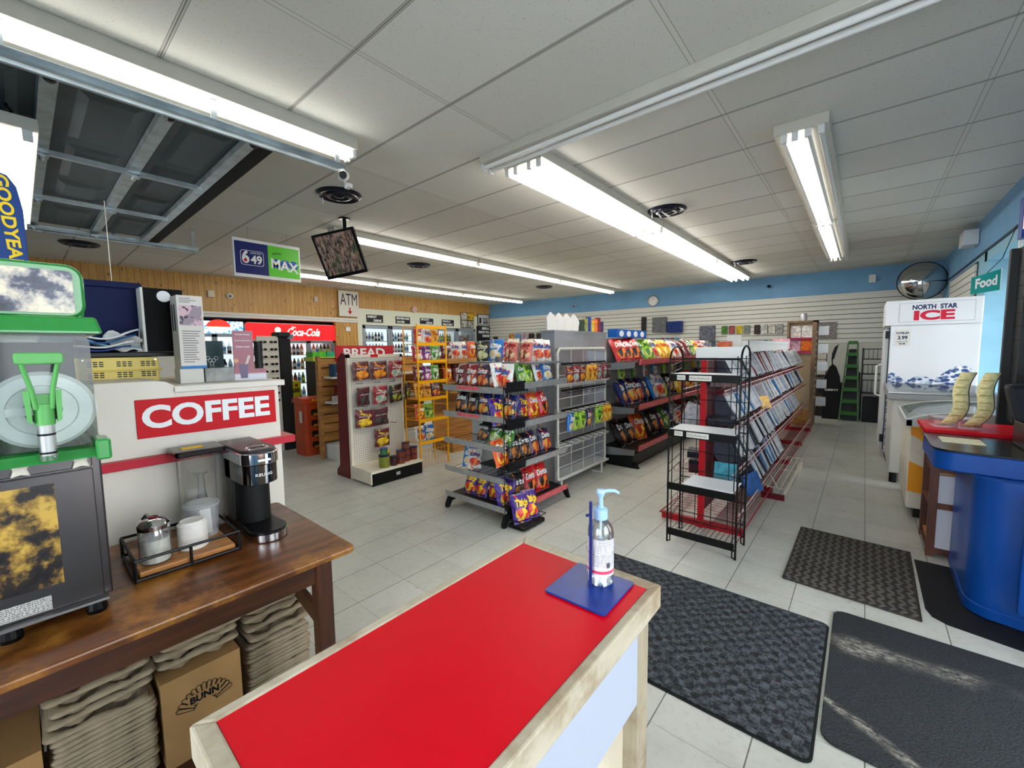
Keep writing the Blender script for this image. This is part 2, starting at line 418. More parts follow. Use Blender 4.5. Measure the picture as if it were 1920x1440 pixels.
strip_run(-2.93, (.72, 3.14, 5.54), 3, '%s section of the second lit ceiling row, counted from the monitor end', 'fluorescent row behind the hanging monitor')
strip_run(-5.87, (.72, 3.14, 5.56), 3, '%s section of the lit ceiling row beside the pine wall', 'fluorescent row beside the pine wall')
strip_run(-.07, (.78, 3.2, 5.62), 3, '%s section of the four tube ceiling row in the room centre', 'four tube row in the room centre', W=.36, tubes=(-.16, -.075, .055, .14), lit=(1, 1, 1, 1))
t = fixture('fluorescent_light', 'wide ceiling light with one lit tube, nearer of the right pair', 2.6, .3, (-.09, -.03, .04, .11), (0, 1, 0, 0), group='right ceiling lights')
t.location = (1.585, 1.6, CE)
dup(t, (1.575, 4.22, CE), (0, 0, 0), 'wide ceiling light with one lit tube, farther of the right pair', 'right ceiling lights')
t = fixture('fluorescent_light', 'large bright twin tube ceiling light above the open garage door', 2.44, .5, (.13, .215), (1, 1), h=.08)
t.location = (-1.02, -2.6, CE)
MB().box(.16, .235, 2.441, 2.443, -.06, -.015).build('rust_label', M('rust_stain', (190, 140, 90), .7), t)
# unlit cross fixture
t = fixture('unlit_fluorescent_light', 'long unlit ceiling strip light running across the near ceiling', 3.4, .15, (-.03, .045), (0, 0), h=.06)
t.location = (-.33, .66, CE); t.rotation_euler = (0, 0, -PI / 2)
# old bright fixture hung under the garage door
t = fixture('fluorescent_light', 'twin tube light with louvre hung beneath the raised garage door', 2.3, .2, (-.06, .06), (1, 1), h=.06)
t.location = (-1.25, -1.73, 2.56); t.rotation_euler = (0, 0, PI / 2)
MB().tube([(.0, .1, 0), (.02, .06, .03), (.0, .02, .04)], .008, 6).build('cable', black_p, t)
# vents
ventM = M('dark_navy_vent', (18, 24, 40), .3, .2)
v0 = T('ceiling_vent', 'round dark ceiling vent beside the white security camera', 'vent', (-1.86, .27, CE), group='round black ceiling vents')
MB().lathe([(.2, 0), (.2, -.012), (.175, -.028), (.15, -.02), (.14, -.008), (.12, -.008), (.112, -.026), (.09, -.03), (.07, -.02), (.06, -.008), (.05, -.02), (.02, -.034), (0, -.034)], n=32).build('diffuser', ventM, v0, smooth=25)
MB().tube([(-.12, -.1, -.03), (-.12, -.1, -.085)], .006, 6).build('pull_tag', white_p, v0)
for lab, x, y in (('round dark ceiling vent right of the centre light row, nearer one', .28, 2.82), ('round dark ceiling vent between the two left light rows, nearer one', -3.95, 2.77),
                  ('round dark ceiling vent right of the centre light row, near the clock wall', .3, 6.48), ('round dark ceiling vent between the two left light rows, farther one', -3.9, 6.38),
                  ('round dark ceiling vent near the pine wall beyond the garage door rail', -6.0, -1.15)):
    dup(v0, (x, y, CE), (0, 0, 0), lab, 'round black ceiling vents')
# paper streamers on the near right vent
tag(MB().face([(.2, 2.78, 2.81), (.215, 2.78, 2.81), (.25, 2.76, 2.76), (.23, 2.76, 2.76)]).face([(.25, 2.8, 2.81), (.265, 2.8, 2.81), (.33, 2.8, 2.77), (.30, 2.8, 2.765)]).build('paper_strips', white_p, solid=.002), 'white paper strips fluttering from the round ceiling vent', 'paper strip')
# security camera on the garage rail
t = T('security_camera', 'white security camera with black lens on the garage door rail', 'camera', (-.72, -.3, 2.585))
MB().lathe([(0, -.045), (.022, -.045), (.03, -.03), (.03, .03), (.026, .045), (0, .05)], (0, 0, 0), 16, ax='y').build('body', white_m, t, smooth=True, rot=(.3, 0, .9), loc=(0, 0, -.04))
MB().lathe([(0, -.052), (.021, -.052), (.025, -.044), (0, -.044)], (0, 0, 0), 16, ax='y').build('lens', M('black_gloss', (5, 5, 6), .1), t, smooth=True, rot=(.3, 0, .9), loc=(0, 0, -.04))
MB().tube([(0, 0, -.05), (.01, .0, -.09), (.02, .02, -.1)], .008, 6).box(.0, .05, .0, .03, -.125, -.1).build('bracket', white_m, t)
MB().tube([(0, 0, .0), (-.03, -.02, .0), (-.05, -.01, -.06), (-.02, .0, -.07)], .004, 6).build('cable', white_m, t)
# raised garage door
gpanel = M('garage_panel_steel', (80, 88, 92), .5, .5, var=.22, vscale=2)
g = T('garage_door', 'raised sectional steel garage door stored under the ceiling', 'garage door', (0, 0, 0))
mb = MB(); mb.box(-4.15, -.86, -3.1, -.76, 2.66, 2.69)
for ya, yb_ in ((-3.05, -2.06), (-2.0, -1.66), (-1.53, -1.22), (-1.12, -.82)):
    for k in range(4):
        xa = -4.05 + k * .8; xb = xa + .68
        mb.hexa([(xa, ya + .03, 2.66), (xb, ya + .03, 2.66), (xb, yb_ - .03, 2.66), (xa, yb_ - .03, 2.66)][::-1], [(xa + .05, ya + .07, 2.645), (xb - .05, ya + .07, 2.645), (xb - .05, yb_ - .07, 2.645), (xa + .05, yb_ - .07, 2.645)][::-1])
mb.build('door_panel', gpanel, g)
for y in (-1.6, -1.18, -.79): MB().prism([(y - .035, 2.655), (y - .03, 2.62), (y + .03, 2.62), (y + .035, 2.655)], -4.15, -.86, ax='x').build('strut', galv, g)
for x in (-1.9, -3.0): MB().box(x - .015, x + .015, -3.1, -.8, 2.6, 2.63).box(x - .03, x - .015, -3.1, -.8, 2.625, 2.63).box(x + .015, x + .03, -3.1, -.8, 2.595, 2.6).build('strut', galv, g)
for x in (-1.9, -3.0, -4.1):
    for y in (-1.6, -1.18): MB().box(x - .03, x + .03, y - .03, y + .03, 2.585, 2.6).tube([(x - .03, y, 2.58), (x + .05, y, 2.58)], .012, 8).build('hinge', galv, g)
for y in (-1.6, -1.18, -.79): MB().lathe([(0, -.012), (.024, -.012), (.024, .012), (0, .012)], (-.84, y, 2.61), 12, ax='x').build('roller', black_p, g)
MB().box(-4.15, -.84, -.755, -.67, 2.62, 2.66).build('weather_strip', M('black_rubber', (10, 10, 10), .7), g)
def rail(name, label, x, y0, y1, ho=0):
    r = T(name, label, 'door rail', (x, 0, 0))
    MB().tube([(.01, y0, 2.585), (.01, y1, 2.585)], .012, 8).box(-.03, .0, y0, y1, 2.59, 2.596).box(-.034, -.028, y0, y1, 2.59, 2.645).box(-.034, .005, y0, y1, 2.64, 2.645).build('track', galv, r)
    for y in (y1 - .05, y1 - .75, y1 - 1.5): MB().box(-.04, -.034, y - .015, y + .015, 2.6, CE - ho).box(-.05, -.034, y - .02, y + .02, CE - ho - .006, CE - ho).build('hanger', galv, r)
    return r
rail('garage_door_rail', 'galvanised garage door rail below the large bright ceiling light', -.78, -3.1, -.24, .081)
rail('garage_door_rail', 'galvanised garage door rail on the pine wall side', -4.2, -3.1, -.28)
tag(MB().tube([(-2.7, -1.25, 2.6), (-2.69, -1.25, 1.9)], .003, 5).build('pull_cord', white_p), 'thin white cord hanging down from the garage door', 'cord')
# hanging monitor
t = T('hanging_monitor', 'square black monitor tilted on a ceiling mount', 'monitor', (-2.252, .4556, 2.3906), (math.radians(21.7), math.radians(-9.2), math.radians(33.2)))
MB().prism(rrect(-.23, .23, -.23, .23, .012), 0, .035, ax='y').prism(rrect(-.16, .16, -.17, .17, .02), .035, .09, ax='y').build('casing', black_p, t, bevel=.003)
n = N('four_way_camera_feed'); o, x, y, z = n.obj()
v = n.vec(n.m('MULTIPLY', x, 40), 0, n.m('MULTIPLY', z, 14)); nz = n.noise(v, 1, 5, .7); q = n.mix(n.step(nz, .4, .62), lin((28, 24, 22)), lin((150, 126, 112)))
q = n.mix(n.m('MULTIPLY', n.step(n.noise(o, 9, 2), .55, .62), .5), q, lin((40, 70, 40)))
n.put(n.b.inputs['Base Color'], (0, 0, 0)); n.put(n.b.inputs['Emission Color'], q); n.b.inputs['Emission Strength'].default_value = .3
MB().box(-.205, .205, -.002, 0, -.195, .205).build('screen', n.mat, t)
mo = (MB().tube([(-2.5, .66, CE), (-2.5, .66, 2.7), (-2.42, .6, 2.6), (-2.33, .54, 2.5)], .02, 8).lathe([(.06, 0), (.06, -.015), (0, -.015)], (-2.5, .66, CE), 16).build('mount', black_p, t))
mo.matrix_parent_inverse = (Matrix.Translation(t.location) @ t.rotation_euler.to_matrix().to_4x4()).inverted()
# hanging lottery sign
t = T('lottery_sign', 'blue and green lottery sign hanging below the ceiling', 'sign', (-3.6, 0, 0))
MB().box(-.02, .02, -.115, .625, 2.265, 2.7).build('frame', white_m, t)
navy = M('navy_print', (24, 34, 104), .35); lime = M('lime_print', (96, 200, 50), .35)
MB().box(.02, .023, -.1, .25, 2.3, 2.665).build('blue_panel', navy, t)
MB().box(.02, .023, .25, .61, 2.3, 2.665).build('green_panel', lime, t)
MB().prism([(a + .0, b) for a, b in rrect(-.045, .2, 2.4, 2.57, .03)], .0235, .0245, ax='x').build('badge', inkW, t)
MB().prism([(a, b) for a, b in rrect(-.04, .195, 2.405, 2.565, .028)], .0246, .0255, ax='x').build('badge', navy, t)
MB().text('6', (.026, -.03, 2.42), (0, 1, 0), (0, 0, 1), .075, .15, bold=.04).text('49', (.026, .06, 2.42), (0, 1, 0), (0, 0, 1), .12, .1, bold=.03).text('LOTTO', (.026, .06, 2.535), (0, 1, 0), (0, 0, 1), .11, .018).build('lettering', inkW, t)
MB().lathe([(0, .026), (.018, .026), (.018, .0275), (0, .0275)], (0, .005, 2.455), 14, ax='x').build('red_dot', inkR, t)
for y in (.34, .44, .54): MB().lathe([(0, .0235), (.055, .0235), (.055, .0245), (0, .0245)], (0, y, 2.46), 20, ax='x').build('blue_ball', M('ball_blue', (30, 90, 170), .4), t)
MB().text('MAX', (.026, .28, 2.4), (0, 1, -.12), (0, 0, 1), .32, .12, bold=.03, m=0).build('lettering', inkW, t)
MB().text('LOTTO', (.026, .3, 2.56), (0, 1, .1), (0, 0, 1), .1, .025).build('lettering', M('dark_green_print', (20, 90, 30), .5), t)
for y in (.05, .48): MB().tube([(0, y, 2.7), (0, y, CE)], .003, 5).build('hanging_wire', chrome, t)
# ATM sign, hung near the pine wall
t = T('paper_sign', 'white paper sign with hand drawn ATM letters and red arrow', 'sign', (-7.53, 0, 0))
MB().box(-.004, 0, 3.17, 3.68, 2.21, 2.81).build('paper', white_p, t)
MB().text('ATM', (.002, 3.21, 2.48), (0, 1, 0), (0, 0, 1), .43, .27, bold=0).build('lettering', M('dark_marker', (60, 24, 40), .6), t)
MB().box(.001, .003, 3.43, 3.46, 2.33, 2.42).prism([(3.445, 2.26), (3.39, 2.34), (3.5, 2.34)], .001, .003, ax='x').build('arrow', inkR, t)
# ------------------------------------------------------------ red counter in front
redLam = M('red_laminate', (206, 0, 26), .42, bump=.04, bscale=900, spec=.13)
t = T('red_counter', 'narrow counter with glossy red top and cream wooden edging', 'counter', (0, 0, 0))
MB().box(1.272, 1.622, -1.632, -.918, .838, .851).build('top', redLam, t)
edge = wood_mat('worn_cream_edging', (172, 160, 136), (194, 184, 162), 'y', 3, .6, (132, 106, 76))
def trim(poly): return MB().hexa([(x, y, .8) for x, y in poly], [(x, y, .853) for x, y in poly]).build('edging', edge, t, bevel=.004)
trim([(1.25, -.885), (1.642, -.885), (1.622, -.905 - .013), (1.272, -.905 - .013)][::-1])
trim([(1.25, -1.66), (1.272, -1.632), (1.272, -.918), (1.25, -.885)][::-1])
trim([(1.642, -1.66), (1.642, -.885), (1.622, -.918), (1.622, -1.632)][::-1])
trim([(1.25, -1.66), (1.642, -1.66), (1.622, -1.632), (1.272, -1.632)][::-1])
MB().box(1.27, 1.625, -1.635, -.905, .79, .838).build('subtop', cream, t)
postM = wood_mat('painted_post', (150, 136, 112), (176, 162, 138), 'z', 3, .6, (110, 84, 56))
for x in (1.585, 1.275):
    for y in (-.955, -1.64): MB().box(x, x + .035, y, y + .055, 0, .79).build('post', postM, t, bevel=.002)
MB().box(1.612, 1.618, -1.585, -.955, .6, .79).build('side_panel', M('white_hardboard', (168, 174, 188), .4), t)
MB().box(1.276, 1.284, -1.585, -.955, .05, .79).build('side_panel', cream, t)
MB().box(1.31, 1.585, -.93, -.92, .05, .79).build('end_panel', cream, t)
MB().box(1.29, 1.61, -1.6, -.95, .3, .32).build('shelf', cream, t)
# sanitiser stand, bottle
bl = M('blue_plate', (4, 48, 132), .35, var=.15, vscale=20)
t = T('bottle_stand', 'small blue square plate stand with upright rod on the counter', 'stand', (1.523, -.995, .8525), (0, 0, .02))
MB().prism(rrect(-.072, .072, -.074, .074, .006), 0, .004).build('plate', bl, t)
MB().tube([(.004, -.005, .004), (.004, -.005, .20)], .0035, 8).tube([(.004, -.005, .17), (-.005, -.011, .168)], .003, 8).build('rod', M('navy_rod', (14, 30, 96), .35), t)
t = T('sanitizer_bottle', 'clear pump bottle of hand sanitiser with light blue pump', 'bottle', (1.53, -.96, .8566))
MB().lathe([(0, 0), (.026, 0), (.029, .003), (.029, .115), (.027, .128), (.018, .14), (.0125, .146), (.0125, .152)], n=28).build('bottle', clear('sanitiser_plastic', (.9, .94, .97), .1, .05), t, smooth=30)
MB().lathe([(0, .004), (.025, .004), (.025, .088), (0, .088)], n=28).build('gel', clear('gel', (.92, .96, 1.0), .04, .03, .12), t, smooth=30)
MB().lathe([(.0075, .012), (.0075, .1)], n=8).tube([(0, 0, .006), (0, 0, .15)], .003, 6).build('dip_tube', M('milky_plastic', (216, 224, 232), .3), t)
n = N('sanitiser_label'); o, x, y, z = n.obj()
li = n.m('LESS_THAN', n.m('FRACT', n.m('MULTIPLY', z, 260)), .4); q = n.mix(n.m('MULTIPLY', n.m('MULTIPLY', li, n.m('GREATER_THAN', z, .045)), n.step(n.noise(n.vec(n.m('MULTIPLY', x, 400), n.m('MULTIPLY', y, 400), n.m('MULTIPLY', z, 60)), 1, 2), .35, .5)), lin((206, 206, 212)), lin((120, 116, 130)))
q = n.mix(n.m('MULTIPLY', n.m('LESS_THAN', n.m('ABSOLUTE', n.m('SUBTRACT', z, .033)), .0035), 1.0), q, lin((206, 60, 96)))
n.put(n.b.inputs['Base Color'], q); n.b.inputs['Roughness'].default_value = .4
lb = MB()
def lab_(u, v): a = 3.5 + u * 3.6; return (.0295 * math.cos(a), .0295 * math.sin(a), .024 + v * .083)
lb.grid(lab_, 20, 1).build('label', n.mat, t, smooth=True)
mb = MB()
for i in range(9):
    a = -.62 + i * .035; r = .0299
    mb.face([(r * math.cos(a), r * math.sin(a), .043), (r * math.cos(a + .018), r * math.sin(a + .018), .043), (r * math.cos(a + .018), r * math.sin(a + .018), .056), (r * math.cos(a), r * math.sin(a), .056)])
mb.build('barcode', inkK, t)
pump = M('light_blue_pump', (150, 186, 226), .3)
MB().lathe([(.0145, .146), (.0155, .149), (.0155, .168), (.012, .171), (.008, .172), (.0055, .176), (.005, .195), (.008, .2), (.0105, .207), (.009, .212), (0, .213)], n=20).build('collar', pump, t, smooth=30)
MB().tube([(0, 0, .207), (.014, .012, .21), (.024, .021, .2085), (.031, .027, .203)], .005, 8, r2=.003).build('spout', pump, t, smooth=True)
MB().tube([(.03 * math.cos(a), .03 * math.sin(a), .075 + .002 * math.sin(a)) for a in [i * PI / 10 for i in range(21)]], .0018, 5).build('tie', plastM, t)
# ------------------------------------------------------------ wooden table
oak = wood_mat('worn_brown_table_top', (70, 36, 12), (124, 70, 26), 'y', 5, .3, (186, 126, 52))
oakd = wood_mat('dark_brown_table_wood', (48, 22, 10), (84, 42, 20), 'y', 5, .4)
oakl = wood_mat('dark_brown_leg_wood', (48, 22, 10), (84, 42, 20), 'z', 5, .4)
t = T('wooden_table', 'worn brown wooden table carrying the drinks machine and coffee maker', 'table', (0, 0, 0))
MB().prism(rrect(.085, .722, -2.75, -1.11, .02), .73, .75).build('table_top', oak, t, bevel=.005)
MB().box(.655, .678, -2.68, -1.2, .655, .73).build('apron', oakd, t)
MB().box(.12, .66, -1.215, -1.195, .655, .73).build('apron', oakd, t)
for x in (.13, .65):
    for y in (-1.225, -2.68): MB().box(x - .01, x + .035, y, y + .05, 0, .73).build('leg', oakl, t, bevel=.003)
MB().hexa([(.17, -1.215, .6), (.62, -1.215, .5), (.62, -1.2, .5), (.17, -1.2, .6)], [(.17, -1.215, .64), (.62, -1.215, .56), (.62, -1.2, .56), (.17, -1.2, .64)]).build('brace', oakl, t)
MB().box(.13, .66, -2.66, -1.2, .16, .19).build('shelf', oakd, t)
# ------------------------------------------------------------ slush machine
green = M('green_plastic', (46, 140, 62), .18, coat=.5); green2 = M('light_green_plastic', (96, 172, 92), .35)
brush = M('slush_steel', (92, 88, 88), .3, 1, bump=.04, bscale=500)
def smoke_pic(name, cols, sc_):
    n = N(name); o = n.obj()[0]
    a = n.noise(o, sc_, 7, .62); cr = n.add('ShaderNodeValToRGB'); n.lk(a, cr.inputs[0])
    el = cr.color_ramp.elements; st = (.36, .46, .53, .6)
    el[0].position = st[0]; el[0].color = (*lin(cols[0]), 1); el[1].position = st[3]; el[1].color = (*lin(cols[3]), 1)
    for p, c in ((st[1], cols[1]), (st[2], cols[2])):
        e = el.new(p); e.color = (*lin(c), 1)
    n.put(n.b.inputs['Base Color'], cr.outputs[0]); n.b.inputs['Roughness'].default_value = .3
    return n.mat
t = T('slush_machine', 'green and steel frozen drink machine with clear bowl on table', 'drink machine', (0, 0, 0))
YA, YB = -1.865, -1.668
for x in (.16, .54):
    for y in (YA + .03, YB - .03): MB().lathe([(.018, .7505), (.02, .76), (.013, .80)], (x, y, 0), 14).build('foot', black_p, t)
MB().box(.12, .56, YA, YB, .795, 1.15).build('body', brush, t, bevel=.004)
MB().box(.56, .572, YA, YB - .016, .8, 1.115).build('front_panel', brush, t, bevel=.002)
MB().box(.56, .57, YA, YB - .016, 1.12, 1.15).build('front_rail', brush, t, bevel=.002)
MB().hexa([(.555, YA, .797), (.585, YA, .79), (.585, YB - .01, .79), (.555, YB - .01, .797)], [(.555, YA, .803), (.585, YA, .796), (.585, YB - .01, .796), (.555, YB - .01, .803)]).build('lower_lip', steel, t)
MB().box(.5721, .5735, YA, -1.748, .86, 1.095).build('poster', smoke_pic('yellow_cloud_print', ((10, 7, 12), (40, 30, 26), (140, 108, 44), (196, 158, 66)), 17), t)
MB().box(.5735, .5745, YA, -1.84, .89, .96).build('red_emblem', inkR, t)
n = N('rating_plate'); o, x, y, z = n.obj()
q = n.mix(n.m('MULTIPLY', n.m('LESS_THAN', n.m('FRACT', n.m('MULTIPLY', z, 240)), .45), n.step(n.noise(n.vec(0, n.m('MULTIPLY', y, 500), n.m('MULTIPLY', z, 100)), 1, 2), .45, .5)), lin((186, 182, 176)), lin((60, 58, 56)))
n.put(n.b.inputs['Base Color'], q)
MB().box(.5721, .573, YA, -1.77, .806, .838).build('rating_plate', n.mat, t)
def star(y, z):
    p = []
    for i in range(8):
        a = PI / 4 * i + PI / 4; r = .021 if i % 2 == 0 else .0105; p.append((y + r * math.cos(a), z + r * math.sin(a)))
    return p
for y in (-1.703, -1.795): MB().prism(star(y, 1.136), .571, .585, ax='x').build('knob', M('cream_plastic', (216, 208, 192), .4), t, bevel=.003)
MB().hexa([(.12, YA, 1.15), (.63, YA, 1.15), (.63, YB + .012, 1.15), (.12, YB + .012, 1.15)], [(.12, YA, 1.20), (.60, YA, 1.168), (.60, YB + .012, 1.168), (.12, YB + .012, 1.20)]).box(.56, .635, YB - .012, YB + .014, 1.142, 1.19).build('deck', green, t, bevel=.005)
bowlM = clear('bowl_plastic', (.80, .85, .84), .015, .08, .02)
MB().box(.12, .19, YA + .004, YB - .006, 1.21, 1.42).build('rear_housing', M('machine_dark_grey', (40, 46, 48), .5), t)
mb = MB(); pr = rrect(YA + .002, YB - .002, 1.175, 1.44, .03, 5)
for x0, x1 in ((.12, .585),):
    k = len(pr)
    for i in range(k):
        a, b = pr[i], pr[(i + 1) % k]; mb.face([(x0, a[0], a[1]), (x0, b[0], b[1]), (x1, b[0], b[1]), (x1, a[0], a[1])])
    mb.face([(x1, a, b) for a, b in pr]); mb.face([(x0, a, b) for a, b in reversed(pr)])
mb.build('bowl', bowlM, t, smooth=40)
cyl = M('drum_white_plastic', (228, 230, 224), .35, var=.08, vscale=15)
MB().lathe([(0, .2), (.075, .2), (.075, .55), (.062, .562), (.03, .566), (0, .566)], (0, -1.752, 1.262), 40, ax='x').build('drum', M('drum_steel', (130, 136, 134), .25, .8), t, smooth=30)
MB().lathe([(.076, .548), (.086, .562), (.078, .572), (.056, .574), (.054, .566)], (0, -1.752, 1.262), 40, ax='x').box(.566, .573, -1.84, -1.752, 1.252, 1.27).build('auger', cyl, t, smooth=30)
tp = M('tap_clear', (226, 226, 222), .15)
MB().tube([(.624, -1.752, 1.157), (.624, -1.752, 1.25)], .0135, 16).build('tap_sleeve', plastM, t, smooth=True)
MB().tube([(.624, -1.752, 1.168), (.624, -1.752, 1.25)], .0105, 14).build('piston', tp, t, smooth=True)
for z in (1.172, 1.212): MB().lathe([(.0138, z), (.0142, z + .001), (.0142, z + .003), (.0138, z + .004)], (.624, -1.752, 0), 16).build('seal_ring', black_p, t)
MB().tube([(.624, -1.752, 1.235), (.624, -1.752, 1.28)], .0155, 16).box(.59, .63, -1.765, -1.739, 1.255, 1.3).build('tap_body', green2, t, smooth=30)
for s in (-1, 1):
    MB().hexa([(.612, -1.752 + s * .018, 1.24), (.638, -1.752 + s * .018, 1.24), (.638, -1.752 + s * .025, 1.245), (.612, -1.752 + s * .025, 1.245)], [(.605, -1.752 + s * .018, 1.3), (.64, -1.752 + s * .018, 1.31), (.64, -1.752 + s * .028, 1.31), (.605, -1.752 + s * .028, 1.3)]).build('tap_wing', green2, t)
    MB().tube([(.635, -1.752 + s * .012, 1.27), (.64, -1.752 + s * .015, 1.31), (.652, -1.752 + s * .026, 1.37)], .0042, 8).build('handle_arm', green2, t)
MB().prism(rrect(-1.787, -1.717, 1.366, 1.39, .006), .645, .66, ax='x').build('handle', green2, t, bevel=.003)
# lid
MB().hexa([(.13, YA, 1.43), (.655, YA, 1.43), (.655, -1.652, 1.43), (.13, -1.652, 1.43)], [(.13, YA, 1.468), (.64, YA, 1.468), (.64, -1.66, 1.468), (.13, -1.66, 1.468)]).build('lid', green, t, bevel=.006)
MB().prism(rrect(YA, -1.672, 1.465, 1.583, .03, 6), .36, .615, ax='x').build('top_cover', green, t, smooth=40, bevel=.006)
MB().prism(rrect(YA + .03, -1.655, 1.468, 1.57, .03, 6), .13, .35, ax='x').build('rear_cover', green, t, smooth=40, bevel=.006)
MB().prism(rrect(-1.86, -1.69, 1.476, 1.568, .006), .6155, .617, ax='x').build('lit_graphic', smoke_pic('ice_cloud_print', ((16, 18, 34), (56, 62, 88), (190, 180, 168), (236, 220, 190)), 16), t)
MB().lathe([(0, .617), (.016, .617), (.016, .6185), (0, .6185)], (0, -1.815, 1.517), 12, ax='x', sy=1.2).build('red_emblem', inkR, t)
# hanging blue banner
t = T('tire_sign', 'blue rounded banner with yellow vertical lettering above the drink machine', 'sign', (.2, 0, 0))
MB().prism([(-1.9, 1.6), (-1.742, 1.6), (-1.742, 1.775), (-1.75, 1.835), (-1.765, 1.862), (-1.79, 1.87), (-1.9, 1.87)], -.008, .008, ax='x').build('panel', M('banner_blue', (12, 60, 130), .45), t, bevel=.002)
MB().text('GOODYEAR', (.0095, -1.789, 1.86), (0, .06, -1), (0, 1, 0), .245, .026, bold=.03).build('lettering', inkY, t)
MB().box(-.006, .006, -1.87, -1.86, 1.585, 1.6).build('foot', black_p, t)
# ------------------------------------------------------------ coffee cabinet
wh = M('cabinet_white', (224, 216, 202), .4, var=.03, vscale=5)
t = T('coffee_cabinet', 'cream cabinet with red ledge and COFFEE panel behind the wooden table', 'cabinet', (0, 0, 0))
MB().box(-.62, .072, -2.7, -1.078, 0, 1.0).build('lower_body', wh, t)
MB().box(-.68, .112, -2.7, -1.035, 1.0, 1.03).build('red_ledge', M('red_ledge', (190, 16, 44), .3), t, bevel=.002)
MB().box(-.62, .085, -1.425, -1.083, 1.03, 1.245).build('upper_body', wh, t)
MB().prism([(-2.7, 1.03), (-1.425, 1.03), (-1.425, 1.268), (-1.45, 1.285), (-1.48, 1.29), (-2.7, 1.29)], -.2, .09, ax='x').build('upper_body', wh, t, bevel=.003)
MB().box(-.66, .1, -1.43, -1.06, 1.245, 1.268).build('worktop', wh, t, bevel=.003)
MB().box(.0905, .094, -1.538, -1.1, 1.094, 1.228).build('coffee_panel', inkR, t, bevel=.001)
MB().text('COFFEE', (.0955, -1.523, 1.125), (0, 1, 0), (0, 0, 1), .4, .082, bold=.035).build('lettering', inkW, t)
# yellow metal warmer behind
yel = M('pale_yellow_metal', (224, 200, 104), .4, var=.06)
t = T('yellow_metal_warmer', 'yellow metal appliance with vent slots behind the cream cabinet panel', 'appliance', (0, 0, 0))
mb = MB().box(-.6, -.21, -2.1, -1.415, 1.269, 1.372).box(-.215, -.2, -2.1, -1.405, 1.318, 1.325)
mb.build('body', yel, t, bevel=.004)
vs = MB()
for z0 in (1.337, 1.296):
    for g0 in (-1.7, -1.62, -1.54, -1.47):
        for i in range(3):
            for j in range(3): vs.box(-.2095, -.2085, g0 + i * .016, g0 + i * .016 + .012, z0 + j * .0075, z0 + j * .0075 + .004)
vs.build('vent_slots', inkK, t)
for y in (-1.63, -1.425): MB().lathe([(0, 0), (.004, 0), (.003, .002), (0, .002)], (-.21, y, 1.362), 8, ax='x').build('screw', chrome, t)
# things on top of the warmer
tag(MB().prism(rrect(-.62, -.2, -1.86, -1.36, .01), 1.373, 1.392).build('black_tray', black_p, bevel=.003), 'flat black tray lying on the yellow appliance', 'tray')
t = T('blue_bin', 'dark blue plastic bin standing behind the drink machine', 'bin', (0, 0, 0))
nv = M('dark_blue_plastic', (3, 20, 66), .5, spec=.15)
MB().hexa([(-.55, -1.72, 1.393), (-.3, -1.72, 1.393), (-.3, -1.46, 1.393), (-.55, -1.46, 1.393)], [(-.58, -1.75, 1.65), (-.27, -1.75, 1.65), (-.27, -1.445, 1.65), (-.58, -1.445, 1.65)]).build('body', nv, t, bevel=.006)
MB().box(-.59, -.26, -1.755, -1.44, 1.64, 1.665).build('rim', nv, t, bevel=.004)
for k, (z, c, lab) in enumerate(((1.3925, (40, 60, 120), 'dark blue folder, lowest of the paper pile beside the blue bin'), (1.404, (214, 214, 214), 'white sheaf of papers curling up, middle of the pile'), (1.42, (40, 90, 140), 'blue brochure near the top of the curling paper pile'), (1.435, (210, 214, 220), 'white curled leaflet, topmost of the pile beside the bin'))):
    f = lambda u, v, z=z, k=k: (-.26 + .1 * u, -1.66 + .16 * v + k * .008, z + .005 + .028 * abs(v - .3) ** 1.5 * (1 + .4 * k) + .003 * math.sin(9 * v))
    tag(MB().grid(f, 4, 12).build('loose_papers', M('paper_%d' % k, c, .45), solid=.006, smooth=True), lab, 'papers', 'papers piled beside the blue bin')
tag(MB().grid(lambda u, v: (-.215 + .015 * math.sin(6 * v + 2 * u), -1.56 + .1 * u + .01 * math.sin(7 * v), 1.397 + .075 * v * (1 - .4 * u) + .006 * math.sin(11 * u)), 8, 8).build('crumpled_sheet', M('crumpled_white', (216, 216, 212), .5, bump=.5, bscale=40), solid=.003, smooth=True), 'crumpled white sheet sticking up beside the black and white box', 'paper')
tag(MB().grid(lambda u, v: (-.23 + .05 * v, -1.67 + .2 * u, 1.4 + .05 * (1 - u) ** 2 + .01 * v + .004 * math.sin(9 * u)), 10, 3).build('curled_flyer', M('pale_blue_flyer', (150, 186, 200), .3), solid=.004, smooth=True), 'pale blue curled flyer rising toward the drink machine', 'paper')
# boxes
t = T('appliance_box', 'tall white box with kitchen gadget print on white pedestal', 'box', (0, 0, 0))
BX = (-.10, .0)
MB().box(-.10, 0, -1.385, -1.305, 1.3255, 1.602).build('carton', M('white_carton', (214, 206, 198), .45, var=.03), t)
n = N('gadget_photo'); o = n.obj()[0]
q = n.mix(n.step(n.noise(o, 26, 2), .5, .56), lin((150, 130, 142)), lin((206, 170, 180))); q = n.mix(n.step(n.noise(o, 55, 1), .6, .64), q, lin((40, 30, 44)))
n.put(n.b.inputs['Base Color'], q)
MB().box(.0, .001, -1.38, -1.31, 1.49, 1.565).build('photo_print', n.mat, t)
def lines(x, y0, y1, z0, z1, n_, name='fine_print', mat_=None, par=None):
    m_ = MB(); h = (z1 - z0) / n_; r = random.Random(int(z0 * 9999))
    for i in range(n_): m_.box(x, x + .0007, y0, y0 + (y1 - y0) * r.uniform(.5, 1), z0 + i * h, z0 + i * h + h * .35)
    return m_.build(name, mat_ or M('grey_print', (120, 112, 110), .5), par)
